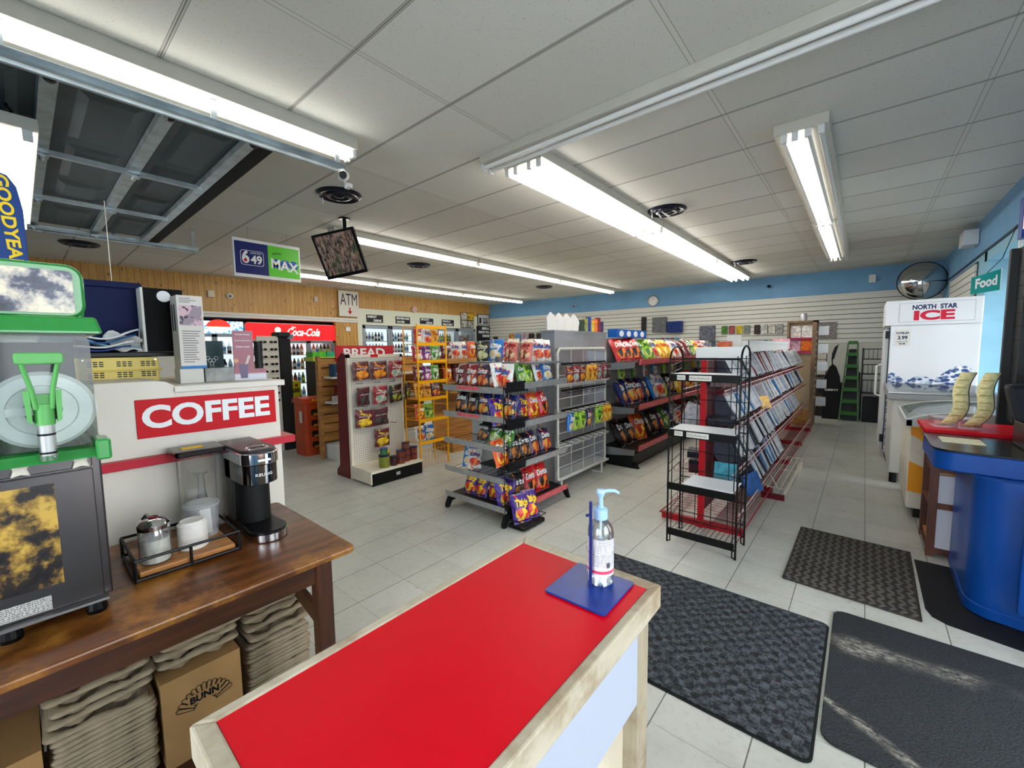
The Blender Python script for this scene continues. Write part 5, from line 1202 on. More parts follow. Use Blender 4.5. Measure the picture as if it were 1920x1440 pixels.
for ti, (z, xf, _) in enumerate(TI):
    y = 1.85 if ti < 3 else 2.34; lean = .2
    ymax = (6.75, 6.6, 5.9, 3.9)[ti]; n_ = 0
    wts = ((3, 7, 4, 1, 0, 1), (3, 7, 3, 1, 1, 0), (3, 6, 3, 2, 2, 0), (3, 2, 3, 1, 4, 0))[ti]
    while y < ymax:
        if ti == 1 and 3.0 < y < 3.35: y = 3.35
        if random.random() < .06: y += .05; lean = random.choice((.1, .25, .4)); continue
        k = random.choices(range(6), wts)[0] if n_ > 1 else 3
        lean = max(.05, min(.4, lean + random.uniform(-.08, .08)))
        a = lean + random.uniform(-.04, .04)
        x = xf - .084 + random.uniform(-.006, .006)
        put_case(k, (x, y, z + .006), (a, random.uniform(-.52, -.38), random.uniform(-.05, .05)), 'thin film case leaning among others in the %s tier facing the freezers' % TN[ti], 'film cases in the %s tier' % TN[ti])
        y += .036 + .022 * (y - 1.7) / 5 + random.uniform(0, .034); n_ += 1
# left side items seen through the wire rack
for (x, y, z, rx, rz, k, lab) in ((.93, 1.75, .78, .0, .5, 2, 'pale film case tilted on the left side of the red rack'),
                                  ):
    put_case(k, (x, y, z), (.3, .35, rz), lab, None) if False else None
tag(MB().box(-.07, .07, -.008, .008, 0, .2).build('magazine', M('grey_magazine', (170, 172, 176), .4, var=.4, vscale=25), loc=(.93, 1.58, .745), rot=(-.15, .35, .35)), 'grey magazine hanging tilted left of the red upright', 'magazine')
for i, (x, y, z, c, lab) in enumerate(((.95, 1.9, .33, (20, 26, 44), 'dark box set low on the left of the red rack'), (1.16, 1.62, .80, (22, 22, 34), 'dark case lying behind the wire rack, upper'), (1.18, 1.6, 1.09, (84, 50, 44), 'brown case lying in the top tier near end'), (.95, 1.85, .47, (24, 28, 44), 'dark case lying on the low left shelf'))):
    q = MB().box(-.09, .09, -.09, .09, 0, .1 if i == 0 else .05).build('case_box', M('case_box_%d' % i, c, .3, var=.5, vscale=25), loc=(x, y, z), rot=(.0, 0, .2)); tag(q, lab, 'box')
tag(MB().box(-.09, .06, -.008, .008, 0, .13).build('teal_booklet', M('teal_booklet', (60, 140, 160), .4, var=.3, vscale=20), loc=(1.22, 1.58, .38), rot=(-.2, 0, 0)), 'teal and white booklet behind the lowest white board', 'booklet')
tag(MB().box(-.08, .08, -.01, .01, 0, .13).build('yellow_case', M('yellow_case', (214, 160, 40), .4, var=.25, vscale=30), loc=(1.22, 3.17, .74), rot=(-.4, 0, 1.2)), 'yellow case facing out in the second film tier', 'film case')
tag(MB().box(-.13, .13, -.01, .01, 0, .17).build('blue_case', M('blue_case', (40, 100, 170), .4, var=.3, vscale=14), loc=(1.31, 2.2, .13), rot=(-.4, 0, 1.3)), 'large blue and pink case facing out in the lowest tier', 'film case')
# white wire shelf on the floor beside
t = T('white_wire_shelf', 'low cream wire shelf on the floor beside the red rack', 'shelf', (0, 0, 0))
MB().box(1.46, 1.485, 2.55, 3.95, .0, .045).build('front_bar', M('cream_enamel', (220, 214, 200), .4), t)
MB().box(1.30, 1.48, 2.53, 2.555, .0, .05).build('end_foot', maroon, t)
mb = MB()
for k in range(3): mb.tube([(1.34 + k * .05, 2.56, .09), (1.34 + k * .05, 3.95, .09)], .003, 5)
for y in (2.6, 3.3, 3.92): mb.tube([(1.33, y, .09), (1.47, y, .09), (1.47, y, .04)], .004, 5)
mb.tube([(1.33, 2.6, .2), (1.36, 2.6, .2), (1.42, 2.6, .09)], .004, 5).build('wire_frame', M('cream_enamel', (220, 214, 200), .4), t)
# ------------------------------------------------------------ card tower at the end
towW = wood_mat('tower_wood', (110, 84, 62), (156, 126, 98), 'z', 4, .6)
t = T('card_tower', 'tall wooden greeting card tower at the far end of film rack', 'display tower', (0, 0, 0))
MB().box(.92, .95, 6.9, 7.3, 0, 1.78).build('side_panel', towW, t)
MB().box(1.28, 1.34, 6.9, 7.3, 0, 1.80).build('side_panel', towW, t)
MB().box(.95, 1.28, 7.0, 7.02, 0, 1.77).build('back_panel', M('beige_panel', (190, 170, 140), .6), t)
MB().box(.92, 1.34, 6.9, 7.3, 1.77, 1.80).build('top_board', towW, t)
MB().box(.95, 1.28, 6.9, 7.0, 0, .28).build('base_panel', slw, t)
for z in (1.25, 1.48): MB().box(.95, 1.28, 6.9, 6.95, z, z + .03).build('pink_ledge', M('magenta_ledge', (180, 20, 90), .4), t)
for i, (x, z, c, cc) in enumerate(((1.04, 1.285, (206, 160, 180), 'pink'), (1.2, 1.285, (226, 110, 30), 'orange'), (1.04, 1.515, (226, 220, 214), 'white flowered'), (1.2, 1.515, (222, 222, 218), 'plain white'))):
    tag(MB().box(x - .075, x + .075, 6.955, 6.962, z, z + .2).build('greeting_card', M('card_%d' % i, c, .5, var=.35, vscale=22)), '%s greeting card in the wooden card tower' % cc, 'greeting card')
tag(MB().lathe([(0, 0), (.05, 0), (.055, .06), (.045, .13), (0, .14)], (1.13, 7.1, 1.801), 14).build('silver_bag_roll', M('silver_foil', (190, 190, 192), .25, .6, bump=.5, bscale=30), smooth=30), 'silver foil wrapped roll on the card tower top', 'roll')
for i in range(12): MB().lathe([(.02, 1.3405), (.026, 1.345), (.02, 1.35)], (0, 6.93, .5 + i * .1), 8, ax='x').build('card_pocket', cream, t)
for k in range(5): tag(MB().box(1.36, 1.5, 7.0, 7.015, .35 + k * .3, .5 + k * .3).build('card_pocket_rack', M('chrome_wire', (150, 150, 150), .3, .8)), 'small wire card pocket on card tower side, %s from the floor' % ORD[k], 'card pocket', 'card pockets on the card tower side')
# ------------------------------------------------------------ far corner: ladder, boards, racks
lg = M('ladder_green', (50, 112, 44), .45); lgd = M('ladder_rail_green', (86, 120, 84), .45)
t = T('step_ladder', 'green step ladder standing in the far corner aisle', 'ladder', (0, 0, 0))
for s in (0, 1):
    x0, x1 = (1.66, 1.735) if s == 0 else (1.93, 1.87)
    MB().hexa([(x0 - .012, 7.85, 0), (x0 + .012, 7.85, 0), (x0 + .012, 7.88, 0), (x0 - .012, 7.88, 0)], [(x1 - .012, 8.1, 1.42), (x1 + .012, 8.1, 1.42), (x1 + .012, 8.13, 1.42), (x1 - .012, 8.13, 1.42)]).build('rail', lgd, t)
for k in range(7):
    f = .1 + k * .15; z = f * 1.42
    MB().box(1.66 + .075 * f, 1.93 - .06 * f, 7.81 + .25 * f, 7.93 + .25 * f, z - .03, z + .03).build('step', lg, t)
MB().hexa([(1.68, 7.94, .0), (1.92, 7.94, .0), (1.92, 7.95, .0), (1.68, 7.95, .0)], [(1.745, 8.17, 1.3), (1.86, 8.17, 1.3), (1.86, 8.18, 1.3), (1.745, 8.18, 1.3)]).build('rear_panel', M('dark_ladder_panel', (34, 40, 38), .5), t)
t = T('surf_style_board', 'black pointed board leaning on the far wall beside the ladder', 'board', (0, 0, 0))
MB().prism([(1.40, .0), (1.66, .0), (1.66, .6), (1.64, .8), (1.58, .98), (1.53, 1.03), (1.48, .98), (1.42, .8), (1.40, .6)], 7.96, 8.0, ax='y').build('board', M('black_cloth', (18, 18, 20), .7), t, bevel=.008)
MB().text('LIBERTY', (1.43, 7.958, .53), (1, 0, 0), (0, 0, 1), .2, .035, bold=.04).build('lettering', inkW, t)
tag(MB().prism([(1.5, 1.1), (1.54, 1.12), (1.60, 1.4), (1.54, 1.34), (1.505, 1.22)], 8.05, 8.07, ax='y').tube([(1.52, 8.04, 1.0), (1.51, 8.04, 1.15)], .01, 6).build('paddle', black_p), 'small black curved paddle above the pointed board', 'paddle')
tag(MB().box(1.1, 1.4, 8.25, 8.5, 0, .8).build('stacked_cartons', M('dark_cartons', (60, 54, 54), .7, var=.5, vscale=8), bevel=.01), 'dark stacked cartons left of the pointed board', 'carton')
t = T('dark_wire_cage_rack', 'dark wire cage rack between ladder and ice freezer', 'rack', (0, 0, 0))
for zi, (z0, z1) in enumerate(((.85, 1.02), (1.12, 1.3), (.5, .74))):
    mb = MB()
    for k in range(6): mb.tube([(1.97 + k * .06, 8.1, z0), (1.97 + k * .06, 8.1, z1)], .005, 4)
    for z in (z0, z1): mb.tube([(1.95, 8.1, z), (2.3, 8.1, z)], .008, 5)
    mb.box(1.95, 2.3, 8.1, 8.4, z0 - .01, z0).build('basket', black_w, t)
for x in (1.95, 2.3): MB().tube([(x, 8.12, 0), (x, 8.12, 1.32)], .01, 6).build('post', black_w, t)
for i, (xa, xb, h_) in enumerate(((1.42, 1.72, .62), (1.73, 1.93, .82))):
    tag(MB().box(xa, xb, 8.2, 8.5, 0, h_).box(xa - .005, xb + .002, 8.195, 8.5, h_, h_ + .04).build('dark_tote', M('dark_tote', (22, 26, 24), .5, var=.4), bevel=.006), 'dark storage tote against the far wall behind the ladder, %s from the left' % ORD[i], 'tote', 'dark totes behind the ladder')
tag(MB().box(1.98, 2.35, 7.9, 8.08, 0, .45).build('black_crate', black_p, bevel=.01), 'black crate on the floor beside the ladder foot', 'crate')
t = T('chain_card_spinner', 'thin wire spinner rack against the far wall beside card tower', 'rack', (0, 0, 0))
MB().tube([(1.42, 8.2, 0), (1.42, 8.2, 1.2), (1.40, 8.2, 1.26), (1.36, 8.2, 1.2)], .01, 6).build('pole', M('chrome_wire', (150, 150, 150), .3, .8), t)
for k in range(6): MB().box(1.22, 1.42, 8.12, 8.2, .2 + k * .18, .215 + k * .18).build('shelf', towW, t)
# mirror dome
t = T('convex_mirror', 'large convex security mirror in the far right ceiling corner', 'mirror', (2.66, 8.25, 2.45), (0, 0, 0))
MB().lathe([(.31, 0), (.305, -.02), (.28, -.07), (.22, -.12), (.14, -.155), (.06, -.17), (0, -.172)], n=48, ax='y').build('mirror', M('mirror_silver', (200, 202, 204), .03, 1), t, smooth=60)
MB().lathe([(.315, .01), (.32, 0), (.31, -.01)], n=48, ax='y').build('rim', black_p, t, smooth=True)
MB().tube([(0, .01, 0), (0, .3, .1), (0, .45, .1)], .015, 6).build('bracket', black_p, t)
# clock, cameras, sensor boxes on the back wall
def onwall(x, off=0): return yb(x) - off
t = T('wall_clock', 'round silver wall clock on the blue wall', 'clock', (-2.15, onwall(-2.15), 2.54), (0, 0, .04))
MB().lathe([(.0, -.03), (.11, -.03), (.12, -.045), (.138, -.035), (.14, 0), (0, 0)], n=36, ax='y').build('case', M('silver_plastic', (190, 190, 192), .25, .7), t, smooth=30)
MB().lathe([(0, -.032), (.112, -.032), (.112, -.031), (0, -.031)], n=36, ax='y').build('face', inkW, t)
mb = MB()
for i in range(12): a = i * PI / 6; mb.box(.09 * math.sin(a) - .005, .09 * math.sin(a) + .005, -.0335, -.0325, .09 * math.cos(a) - .008, .09 * math.cos(a) + .008)
mb.build('hour_marks', inkK, t)
MB().box(-.003, .003, -.035, -.034, -.01, .085).build('minute_hand', inkK, t); MB().box(-.004, .004, -.035, -.034, -.01, .055).build('hour_hand', inkK, t)
for lab, x, z in (('small twin headed white camera on the blue wall left of clock', -4.35, 2.58), ('small dark camera on the blue wall right of the centre lights', .35, 2.66)):
    t = T('wall_camera', lab, 'camera', (x, onwall(x), z), (0, 0, 0))
    MB().tube([(0, 0, 0), (0, -.06, 0)], .012, 8).build('bracket', white_m, t)
    MB().tube([(-.02, -.05, -.01), (.01, -.13, -.02)], .03, 12).build('body', white_m if x < 0 else black_p, t, smooth=True)
    MB().tube([(.0105, -.1305, -.0205), (.012, -.134, -.021)], .024, 12).build('lens', black_p, t)
tag(MB().box(1.97, 2.07, onwall(2) - .05, onwall(2) - .001, 2.55, 2.7).build('motion_sensor', white_m, bevel=.006), 'small white motion sensor on the far blue wall', 'sensor')
tag(MB().box(2.83, 2.965, 5.8, 6.1, 2.58, 2.76).build('wall_box', M('white_blue_box', (206, 214, 220), .5), bevel=.006), 'white square box on the blue right wall', 'box')
# blue wall camera of pine wall etc.
tag(MB().box(XL, XL + .05, .62, .72, 2.44, 2.56).lathe([(0, XL + .05), (.02, XL + .05), (.02, XL + .055), (0, XL + .055)], (0, .67, 2.5), 10, ax='x').build('wall_intercom', cream), 'small square cream box with round hole on pine wall', 'box')
t = T('dome_camera', 'small white dome camera on the pine wall', 'camera', (XL, .97, 2.49))
MB().lathe([(0, .0), (.055, 0), (.055, .05), (.03, .08), (0, .085)], n=16, ax='x').build('body', white_m, t, smooth=30); MB().lathe([(0, .0852), (.02, .084), (.02, .09), (0, .092)], (0, 0, -.01), 10, ax='x').build('lens', black_p, t)
tag(MB().box(XL, XL + .04, 2.62, 2.7, 2.5, 2.62).build('wall_thermostat', M('grey_white_box', (206, 190, 180), .5), bevel=.004), 'small pale sensor box in the middle of the pine wall', 'sensor')
tag(MB().box(XL + .001, XL + .03, 3.34, 3.46, 1.86, 1.96).build('thermostat', white_m, bevel=.004), 'white thermostat on the pine strip beside the fridges', 'thermostat')
tag(MB().lathe([(0, XL + .007), (.09, XL + .007), (.08, XL + .07), (0, XL + .09)], (0, 5.35, 2.5), 14, ax='x').build('emergency_lamp', M('pinkish_fitting', (214, 180, 170), .4)), 'small round twin lamp fitting on the pine wall top', 'lamp')
# ------------------------------------------------------------ back wall stock
def wbox(name, x0, x1, z0, z1, c, lab, cat, dep=.04, var=.35, grp=None, sc_=16):
    y = onwall((x0 + x1) / 2, .036)
    q = MB().box(x0, x1, y - dep, y, z0, z1).build(name, M('w_%s_%d_%d' % (name, c[0], c[2]), c, .4, var=var, vscale=sc_), bevel=.004)
    return tag(q, lab, cat, grp)
wbox('folding_fan', -2.42, -2.3, 1.55, 2.15, (30, 30, 32), 'narrow black pegged item on the white slatwall left', 'hanging item')
wbox('grey_bag', -2.12, -1.78, 1.75, 2.12, (100, 102, 106), 'grey zipped bag hanging on the white slatwall', 'bag', .1)
wbox('blue_case_bag', -1.74, -1.40, 1.73, 2.0, (20, 44, 110), 'dark blue cooler bag hanging on the white slatwall', 'bag', .12)
wbox('hanging_charm_pack', -1.02, -.68, 1.5, 1.86, (96, 100, 112), 'grey carded accessories hanging on slatwall left of toys', 'pack')
for i, c in enumerate(((70, 120, 50), (150, 70, 80), (190, 170, 40), (120, 130, 120))):
    wbox('toy_pack', -.55 + i * .15, -.43 + i * .15, 1.66, 1.84, c, '%s toy pack in the upper slatwall row, %s from the left' % (('green', 'reddish', 'yellow', 'grey green')[i], ORD[i]), 'toy pack', grp='toy packs on the slatwall')
for i, c in enumerate(((50, 36, 34), (186, 188, 190), (196, 192, 180), (150, 150, 148))):
    wbox('gadget_pack', .10 + i * .14, .21 + i * .14, 1.64, 1.84, c, '%s gadget pack right in the upper slatwall row, %s one' % (('dark brown', 'silver', 'cream', 'grey')[i], ORD[i]), 'gadget pack', grp='gadget packs on the slatwall')
for i in range(12):
    c = ((140, 150, 150), (110, 130, 150), (90, 96, 110), (40, 130, 90), (160, 160, 150), (150, 160, 90), (150, 150, 80), (120, 130, 60))[i % 8]
    wbox('carded_item', -1.02 + i * .13, -.93 + i * .13, 1.38, 1.5, c, 'small carded item in the lower slatwall row, %s from the left' % ORD[i], 'carded item', .03, grp='carded items, lower slatwall row')
for i in range(8):
    c = ((20, 90, 110), (60, 60, 70), (40, 110, 170), (90, 40, 50), (60, 120, 190), (160, 80, 80), (60, 160, 200), (200, 200, 200))[i]
    wbox('carded_toy', -1.9 + i * .12 - .4, -1.81 + i * .12 - .4, 1.45, 1.6, c, 'small carded toy behind the chip bags on slatwall, %s from the left' % ORD[i], 'carded toy', .03, grp='carded toys behind the chip bags')
tag(skewbox(MB(), 1.2, 1.52, -.05, -.035, 1.5, 1.84).build('wire_rack_panel', M('grey_wire', (130, 124, 124), .5, var=.4, vscale=40)), 'grey wire grid panel hanging on the slatwall by card tower', 'panel')
mb = MB(); skewbox(mb, -7.4, -5.3, -.3, -.036, 1.58, 1.6)
tag(mb.build('wall_shelf', white_m), 'long white shelf on the slatwall carrying magazines', 'shelf')
for i, (x, c, cc) in enumerate(((-7.2, (70, 30, 34), 'dark red'), (-6.55, (190, 130, 60), 'yellow and red'), (-6.3, (110, 150, 190), 'pale blue'), (-6.05, (180, 150, 170), 'pinkish'), (-5.78, (50, 36, 40), 'black'), (-5.5, (60, 50, 46), 'dark brown'))):
    y = onwall(x, .15); q = MB().box(x - .1, x + .1, y - .02, y, 1.602, 1.85 if i else 1.78).build('wall_magazine', M('mag_%d' % i, c, .4, var=.45, vscale=14)); q.rotation_euler = (0, 0, 0); tag(q, '%s magazine standing on the long white wall shelf' % cc, 'magazine', None)
# ------------------------------------------------------------ soda fridges
litW = M('lit_interior', (235, 240, 245), .5, emit=.55)
frame = M('fridge_frame_grey', (120, 128, 134), .35, .6); cav = M('fridge_inner', (200, 206, 208), .5)
fg = clear('fridge_glass', (.9, .95, .95), .06, .03)
def bottle_proto(c1, c2, cap):
    r = T('drink_bottle', 'x x x x', 'bottle')
    MB().lathe([(0, 0), (.031, 0), (.033, .01), (.033, .12), (.026, .15), (.013, .185), (.013, .195)], n=10, m=0).build('body', M('bt_%d_%d_%d' % c1, c1, .15), r, smooth=40)
    MB().lathe([(.0337, .05), (.0337, .11)], n=10).build('label', M('bl_%d_%d_%d' % c2, c2, .4), r)
    MB().lathe([(.014, .193), (.014, .21), (0, .21)], n=8).build('cap', M('bc_%d_%d_%d' % cap, cap, .4), r)
    return r
BP = [bottle_proto((40, 20, 14), (190, 20, 26), (200, 20, 20)), bottle_proto((210, 220, 226), (60, 120, 190), (240, 240, 240)), bottle_proto((60, 130, 50), (200, 210, 60), (40, 120, 50)), bottle_proto((220, 120, 30), (240, 230, 220), (230, 90, 20)), bottle_proto((30, 30, 34), (206, 206, 206), (30, 30, 30)), bottle_proto((190, 60, 90), (230, 220, 220), (230, 230, 230)), bottle_proto((220, 216, 206), (120, 60, 40), (210, 210, 210))]
def bottles(x, y0, y1, z, n_, kinds, place, group, s=1.0):
    for i in range(n_):
        dup(BP[random.choice(kinds)], (x, y0 + (y1 - y0) * (i + .5) / n_, z), (0, 0, random.uniform(-1, 1)), 'drink bottle %s, %s from the left' % (place, ORD[i]), group, s)
def fridge(name, label, y0, y1, nd, ztop, zh, header, glow=None):
    t = T(name, label, 'fridge', (0, 0, 0))
    xf = XL - .08
    MB().box(-8.28, -8.24, y0, y1, 0, ztop).box(-8.24, xf, y0, y0 + .03, 0, ztop).box(-8.24, xf, y1 - .03, y1, 0, ztop).box(-8.24, xf, y0, y1, ztop - .03, ztop).box(-8.24, xf, y0, y1, 0, .12).build('cabinet', cav, t)
    MB().box(-8.235, -8.23, y0 + .03, y1 - .03, .12, zh).build('back_light', litW, t)
    w = (y1 - y0) / nd
    for d in range(nd):
        a, b = y0 + d * w, y0 + (d + 1) * w
        dr = MB().box(xf, xf + .04, a, a + .045, .12, zh).box(xf, xf + .04, b - .045, b, .12, zh).box(xf, xf + .04, a, b, zh - .05, zh).box(xf, xf + .04, a, b, .12, .2).build('door', frame, t)
        MB().box(xf + .018, xf + .022, a + .045, b - .045, .2, zh - .05).build('glass', fg, dr)
        MB().box(xf + .04, xf + .065, b - .035, b - .015, .8, 1.25).build('handle', black_p, dr)
    return t
t = fridge('soda_fridge', 'soda fridge with lit red script header along the pine wall', 1.25, 3.09, 3, 2.0, 1.62, None)
MB().box(XL - .09, XL - .03, 1.25, 3.09, 1.64, 1.985).build('header', M('lit_red_header', (214, 16, 22), .4, emit=.9), t)
mb = MB(); mb.text('Coca-Cola', (XL - .027, 2.0, 1.73), (0, 1, 0), (0, 0, 1), .72, .17, bold=.02, shear=.35); mb.text('The', (XL - .027, 2.12, 1.9), (0, 1, 0), (0, 0, 1), .09, .035, bold=.02)
mb.build('lettering', M('lit_white_print', (255, 236, 220), .4, emit=.9), t)
MB().lathe([(.045, XL - .029), (.06, XL - .029)], (0, 1.84, 1.85), 14, ax='x').lathe([(0, XL - .028), (.03, XL - .028)], (0, 1.84, 1.85), 12, ax='x').box(XL - .029, XL - .028, 1.78, 1.92, 1.76, 1.79).build('emblem', M('lit_white_print', (255, 236, 220), .4, emit=.9), t)
for z in (1.3, .98, .66, .34):
    MB().box(-8.22, XL - .15, 1.29, 3.05, z, z + .015).build('shelf', white_m, t)
    for d in range(3): bottles(XL - .22, 1.31 + d * .613, 1.82 + d * .613, z + .0155, 6, (0, 2, 3, 1, 4), 'in soda fridge door %s, shelf at %s' % (ORD[d], {1.3: 'top', .98: 'second', .66: 'third', .34: 'bottom'}[z]), 'bottles in the red header fridge', 1.15)
t = fridge('soda_fridge', 'soda fridge with blue icy header at the left of the wall', .2, 1.19, 2, 2.0, 1.74, None)
n = N('ice_header'); o = n.obj()[0]; v = n.noise(o, 14, 6, .7)
q = n.mix(n.step(v, .4, .6), lin((30, 120, 180)), lin((226, 244, 250))); n.put(n.b.inputs['Base Color'], q); n.put(n.b.inputs['Emission Color'], q); n.b.inputs['Emission Strength'].default_value = .9
MB().box(XL - .09, XL - .03, .2, 1.19, 1.76, 1.995).build('header', n.mat, t)
mb = MB(); mb.prism([(.77 + .2 * math.cos(a), 1.885 + .14 * math.sin(a)) for a in [i * PI / 14 for i in range(15)]], XL - .029, XL - .027, ax='x').build('globe_red', M('lit_red', (226, 40, 26), .4, emit=.8), t)
mb = MB(); mb.prism([(.77 + .2 * math.cos(a), 1.885 + .11 * math.sin(a)) for a in [PI + i * PI / 14 for i in range(15)]], XL - .029, XL - .027, ax='x').build('globe_white', M('lit_white_print', (255, 236, 220), .4, emit=.9), t)
for z in (1.35, 1.0, .6):
    MB().box(-8.22, XL - .15, .24, 1.15, z, z + .015).build('shelf', white_m, t)
    bottles(XL - .22, .26, 1.12, z + .0155, 9, (1, 4, 2, 0), 'in the icy header fridge, %s shelf' % {1.35: 'top', 1.0: 'middle', .6: 'lower'}[z], 'bottles in the icy header fridge', 1.15)
# ------------------------------------------------------------ cooler doors in the pale panel
t = T('walk_in_cooler', 'row of glass cooler doors in the pale panel', 'cooler', (0, 0, 0))
MB().box(-8.28, -8.24, 3.8, 7.74, .15, 2.04).box(-8.24, XL - .1, 3.8, 7.74, 2.0, 2.035).box(-8.24, XL - .1, 3.79, 3.82, .15, 2.0).box(-8.24, XL - .1, 7.7, 7.74, .15, 2.0).build('lining', cav, t)
MB().box(-8.235, -8.23, 3.83, 7.69, .2, 1.98).build('back_light', litW, t)
for d in range(5):
    a = 3.8 + d * .786; b = a + .78; xf = XL - .05
    dr = MB().box(xf, xf + .06, a, a + .07, .16, 2.02).box(xf, xf + .06, b - .07, b, .16, 2.02).box(xf, xf + .06, a, b, 1.94, 2.02).box(xf, xf + .06, a, b, .16, .26).build('door', M('door_alu', (150, 160, 170), .35, .5), t, bevel=.004)
    MB().box(xf + .028, xf + .032, a + .07, b - .07, .26, 1.94).build('glass', fg, dr)
    MB().box(xf + .06, xf + .085, a + .02, a + .045, .9, 1.35).build('handle', chrome, dr)
for z, zn in ((1.62, 'top'), (1.32, 'second'), (1.02, 'third')):
    MB().box(-8.2, XL - .12, 3.83, 7.69, z, z + .015).build('shelf', white_m, t)
    for d in range(5):
        a = 3.8 + d * .786
        bottles(XL - .2, a + .07, a + .71, z + .0155, 7, ((4, 1, 6), (4, 1, 5), (2, 3, 1), (2, 6, 1), (6, 4, 5))[d], 'behind cooler door %s, %s shelf' % (ORD[d], zn), 'bottles behind cooler door ' + ORD[d], 1.1)
for b in BP: kill(b)
# signs over the coolers
sgn = M('black_sign', (24, 28, 36), .4)
def csign(y0, y1, z0, z1, lines_, lab, w_=.8):
    t = T('cooler_sign', lab, 'sign', (0, 0, 0)); MB().box(XL + .001, XL + .012, y0, y1, z0, z1).build('board', sgn, t)
    h = (z1 - z0) / len(lines_)
    mb = MB()
    for i, (s, a, b) in enumerate(lines_): mb.text(s, (XL + .0135, y0 + (y1 - y0) * a, z1 - h * (i + .82)), (0, 1, 0), (0, 0, 1), (y1 - y0) * (b - a), h * .62, bold=.04)
    mb.build('lettering', inkW, t)
csign(3.91, 4.38, 2.1, 2.29, (('ENERGY', .06, .62), ('DRINK', .42, .92)), 'black ENERGY DRINK sign above the first cooler door')
csign(4.76, 5.22, 2.1, 2.285, (('BEVERAGE', .06, .94), ('WATER', .06, .62)), 'black BEVERAGE WATER sign above the second cooler door')
csign(5.56, 6.03, 2.12, 2.28, (('SPORTS', .06, .66), ('DRINK', .45, .94)), 'black SPORTS DRINK sign above the third cooler door')
csign(6.35, 6.82, 2.09, 2.275, (('SNACK &', .06, .7), ('GROCERY', .06, .9)), 'black SNACK & GROCERY sign above the fourth cooler door')
t = T('beer_sign', 'black sign reading BEERS and READY-TO-DRINKS beside coolers', 'sign', (0, 0, 0))
MB().box(XL + .02, XL + .04, 7.77, 8.4, 1.6, 2.14).build('board', sgn, t)
MB().text('BEERS &', (XL + .042, 8.0, 2.02), (0, 1, 0), (0, 0, 1), .33, .08, bold=.05).text('READY-TO-', (XL + .042, 7.85, 1.9), (0, 1, 0), (0, 0, 1), .5, .08, bold=.05).text('DRINKS', (XL + .042, 8.02, 1.78), (0, 1, 0), (0, 0, 1), .33, .08, bold=.05).build('lettering', inkW, t)
MB().tube([(XL + .03, 7.85, 2.14), (XL + .03, 7.85, CE)], .003, 4).build('hanging_wire', chrome, t); MB().tube([(XL + .03, 8.3, 2.14), (XL + .03, 8.3, CE)], .003, 4).build('hanging_wire', chrome, t)
t = T('cold_beer_poster', 'framed COLD BEER poster above the black beer sign', 'poster', (0, 0, 0))
MB().box(XL + .008, XL + .02, 7.83, 8.38, 2.16, 2.52).build('frame', inkK, t); MB().box(XL + .02, XL + .022, 7.86, 8.35, 2.18, 2.5).build('print', M('pale_poster', (210, 212, 214), .4), t)
MB().text('COLD', (XL + .024, 8.06, 2.32), (0, 1, 0), (0, 0, 1), .26, .09, bold=.05).text('BEER', (XL + .024, 8.08, 2.21), (0, 1, 0), (0, 0, 1), .26, .09, bold=.05).build('lettering', inkK, t)
MB().lathe([(.03, XL + .023), (.05, XL + .023)], (0, 7.95, 2.36), 12, ax='x').box(XL + .022, XL + .024, 7.9, 8.0, 2.22, 2.32).build('drawing', inkK, t)
t = T('picture_grid_poster', 'black framed poster with four food pictures near the coolers', 'poster', (0, 0, 0))
MB().box(XL + .008, XL + .02, 7.1, 7.66, 2.05, 2.53).build('frame', inkK, t)
for i in range(4): MB().box(XL + .02, XL + .022, 7.12 + .275 * (i % 2), 7.37 + .275 * (i % 2), 2.07 + .235 * (i // 2), 2.28 + .235 * (i // 2)).build('picture', M('pic_%d' % i, ((180, 176, 170), (150, 146, 140), (196, 190, 180), (200, 160, 40))[i], .4, var=.7, vscale=14), t)
# ------------------------------------------------------------ right side appliances
icew = M('freezer_white', (226, 228, 232), .3)
def ice_print(name):
    n = N(name); o, x, y, z = n.obj()
    v = n.voro(n.vec(x, y, n.m('MULTIPLY', z, 1.6)), 22); sp = n.add('ShaderNodeSeparateColor'); n.lk(v.outputs['Color'], sp.inputs[0])
    nz = n.noise(o, 30, 4, .6)
    q = n.mix(n.step(n.m('ADD', n.m('MULTIPLY', sp.outputs[0], .7), n.m('MULTIPLY', nz, .6)), .62, 1.0), lin((40, 70, 130)), lin((222, 230, 240)))
    q = n.mix(n.step(v.outputs['Distance'], .5, .9), q, lin((240, 244, 250)))
    n.put(n.b.inputs['Base Color'], q); n.b.inputs['Roughness'].default_value = .35
    return n.mat
t = T('ice_freezer', 'tall white ice freezer with NORTH STAR ICE header', 'freezer', (0, 0, 0))
X0, X1, Y0, Y1 = 2.19, 2.925, 4.95, 5.7
MB().box(X0, X1, Y0, Y1, .08, 1.6).build('body', icew, t, bevel=.01)
MB().box(X0 - .05, X1 + .0, Y0 - .012, Y1, 1.6, 1.89).build('header', icew, t, bevel=.008)
MB().box(X0 + .02, X1 - .02, Y0 + .04, Y1 - .04, 0, .08).build('plinth', black_p, t)
MB().box(X0 + .07, X1 - .06, Y0 - .0138, Y0 - .0125, 1.635, 1.855).build('header_outline', M('thin_grey_outline', (150, 152, 160), .5), t)
MB().box(X0 + .073, X1 - .063, Y0 - .0145, Y0 - .0139, 1.638, 1.852).build('header_plate', icew, t)
MB().text('NORTH  STAR', (2.37, Y0 - .0155, 1.775), (1, 0, 0), (0, 0, 1), .36, .055, bold=.04).build('lettering', M('navy_letters', (24, 32, 84), .4), t)
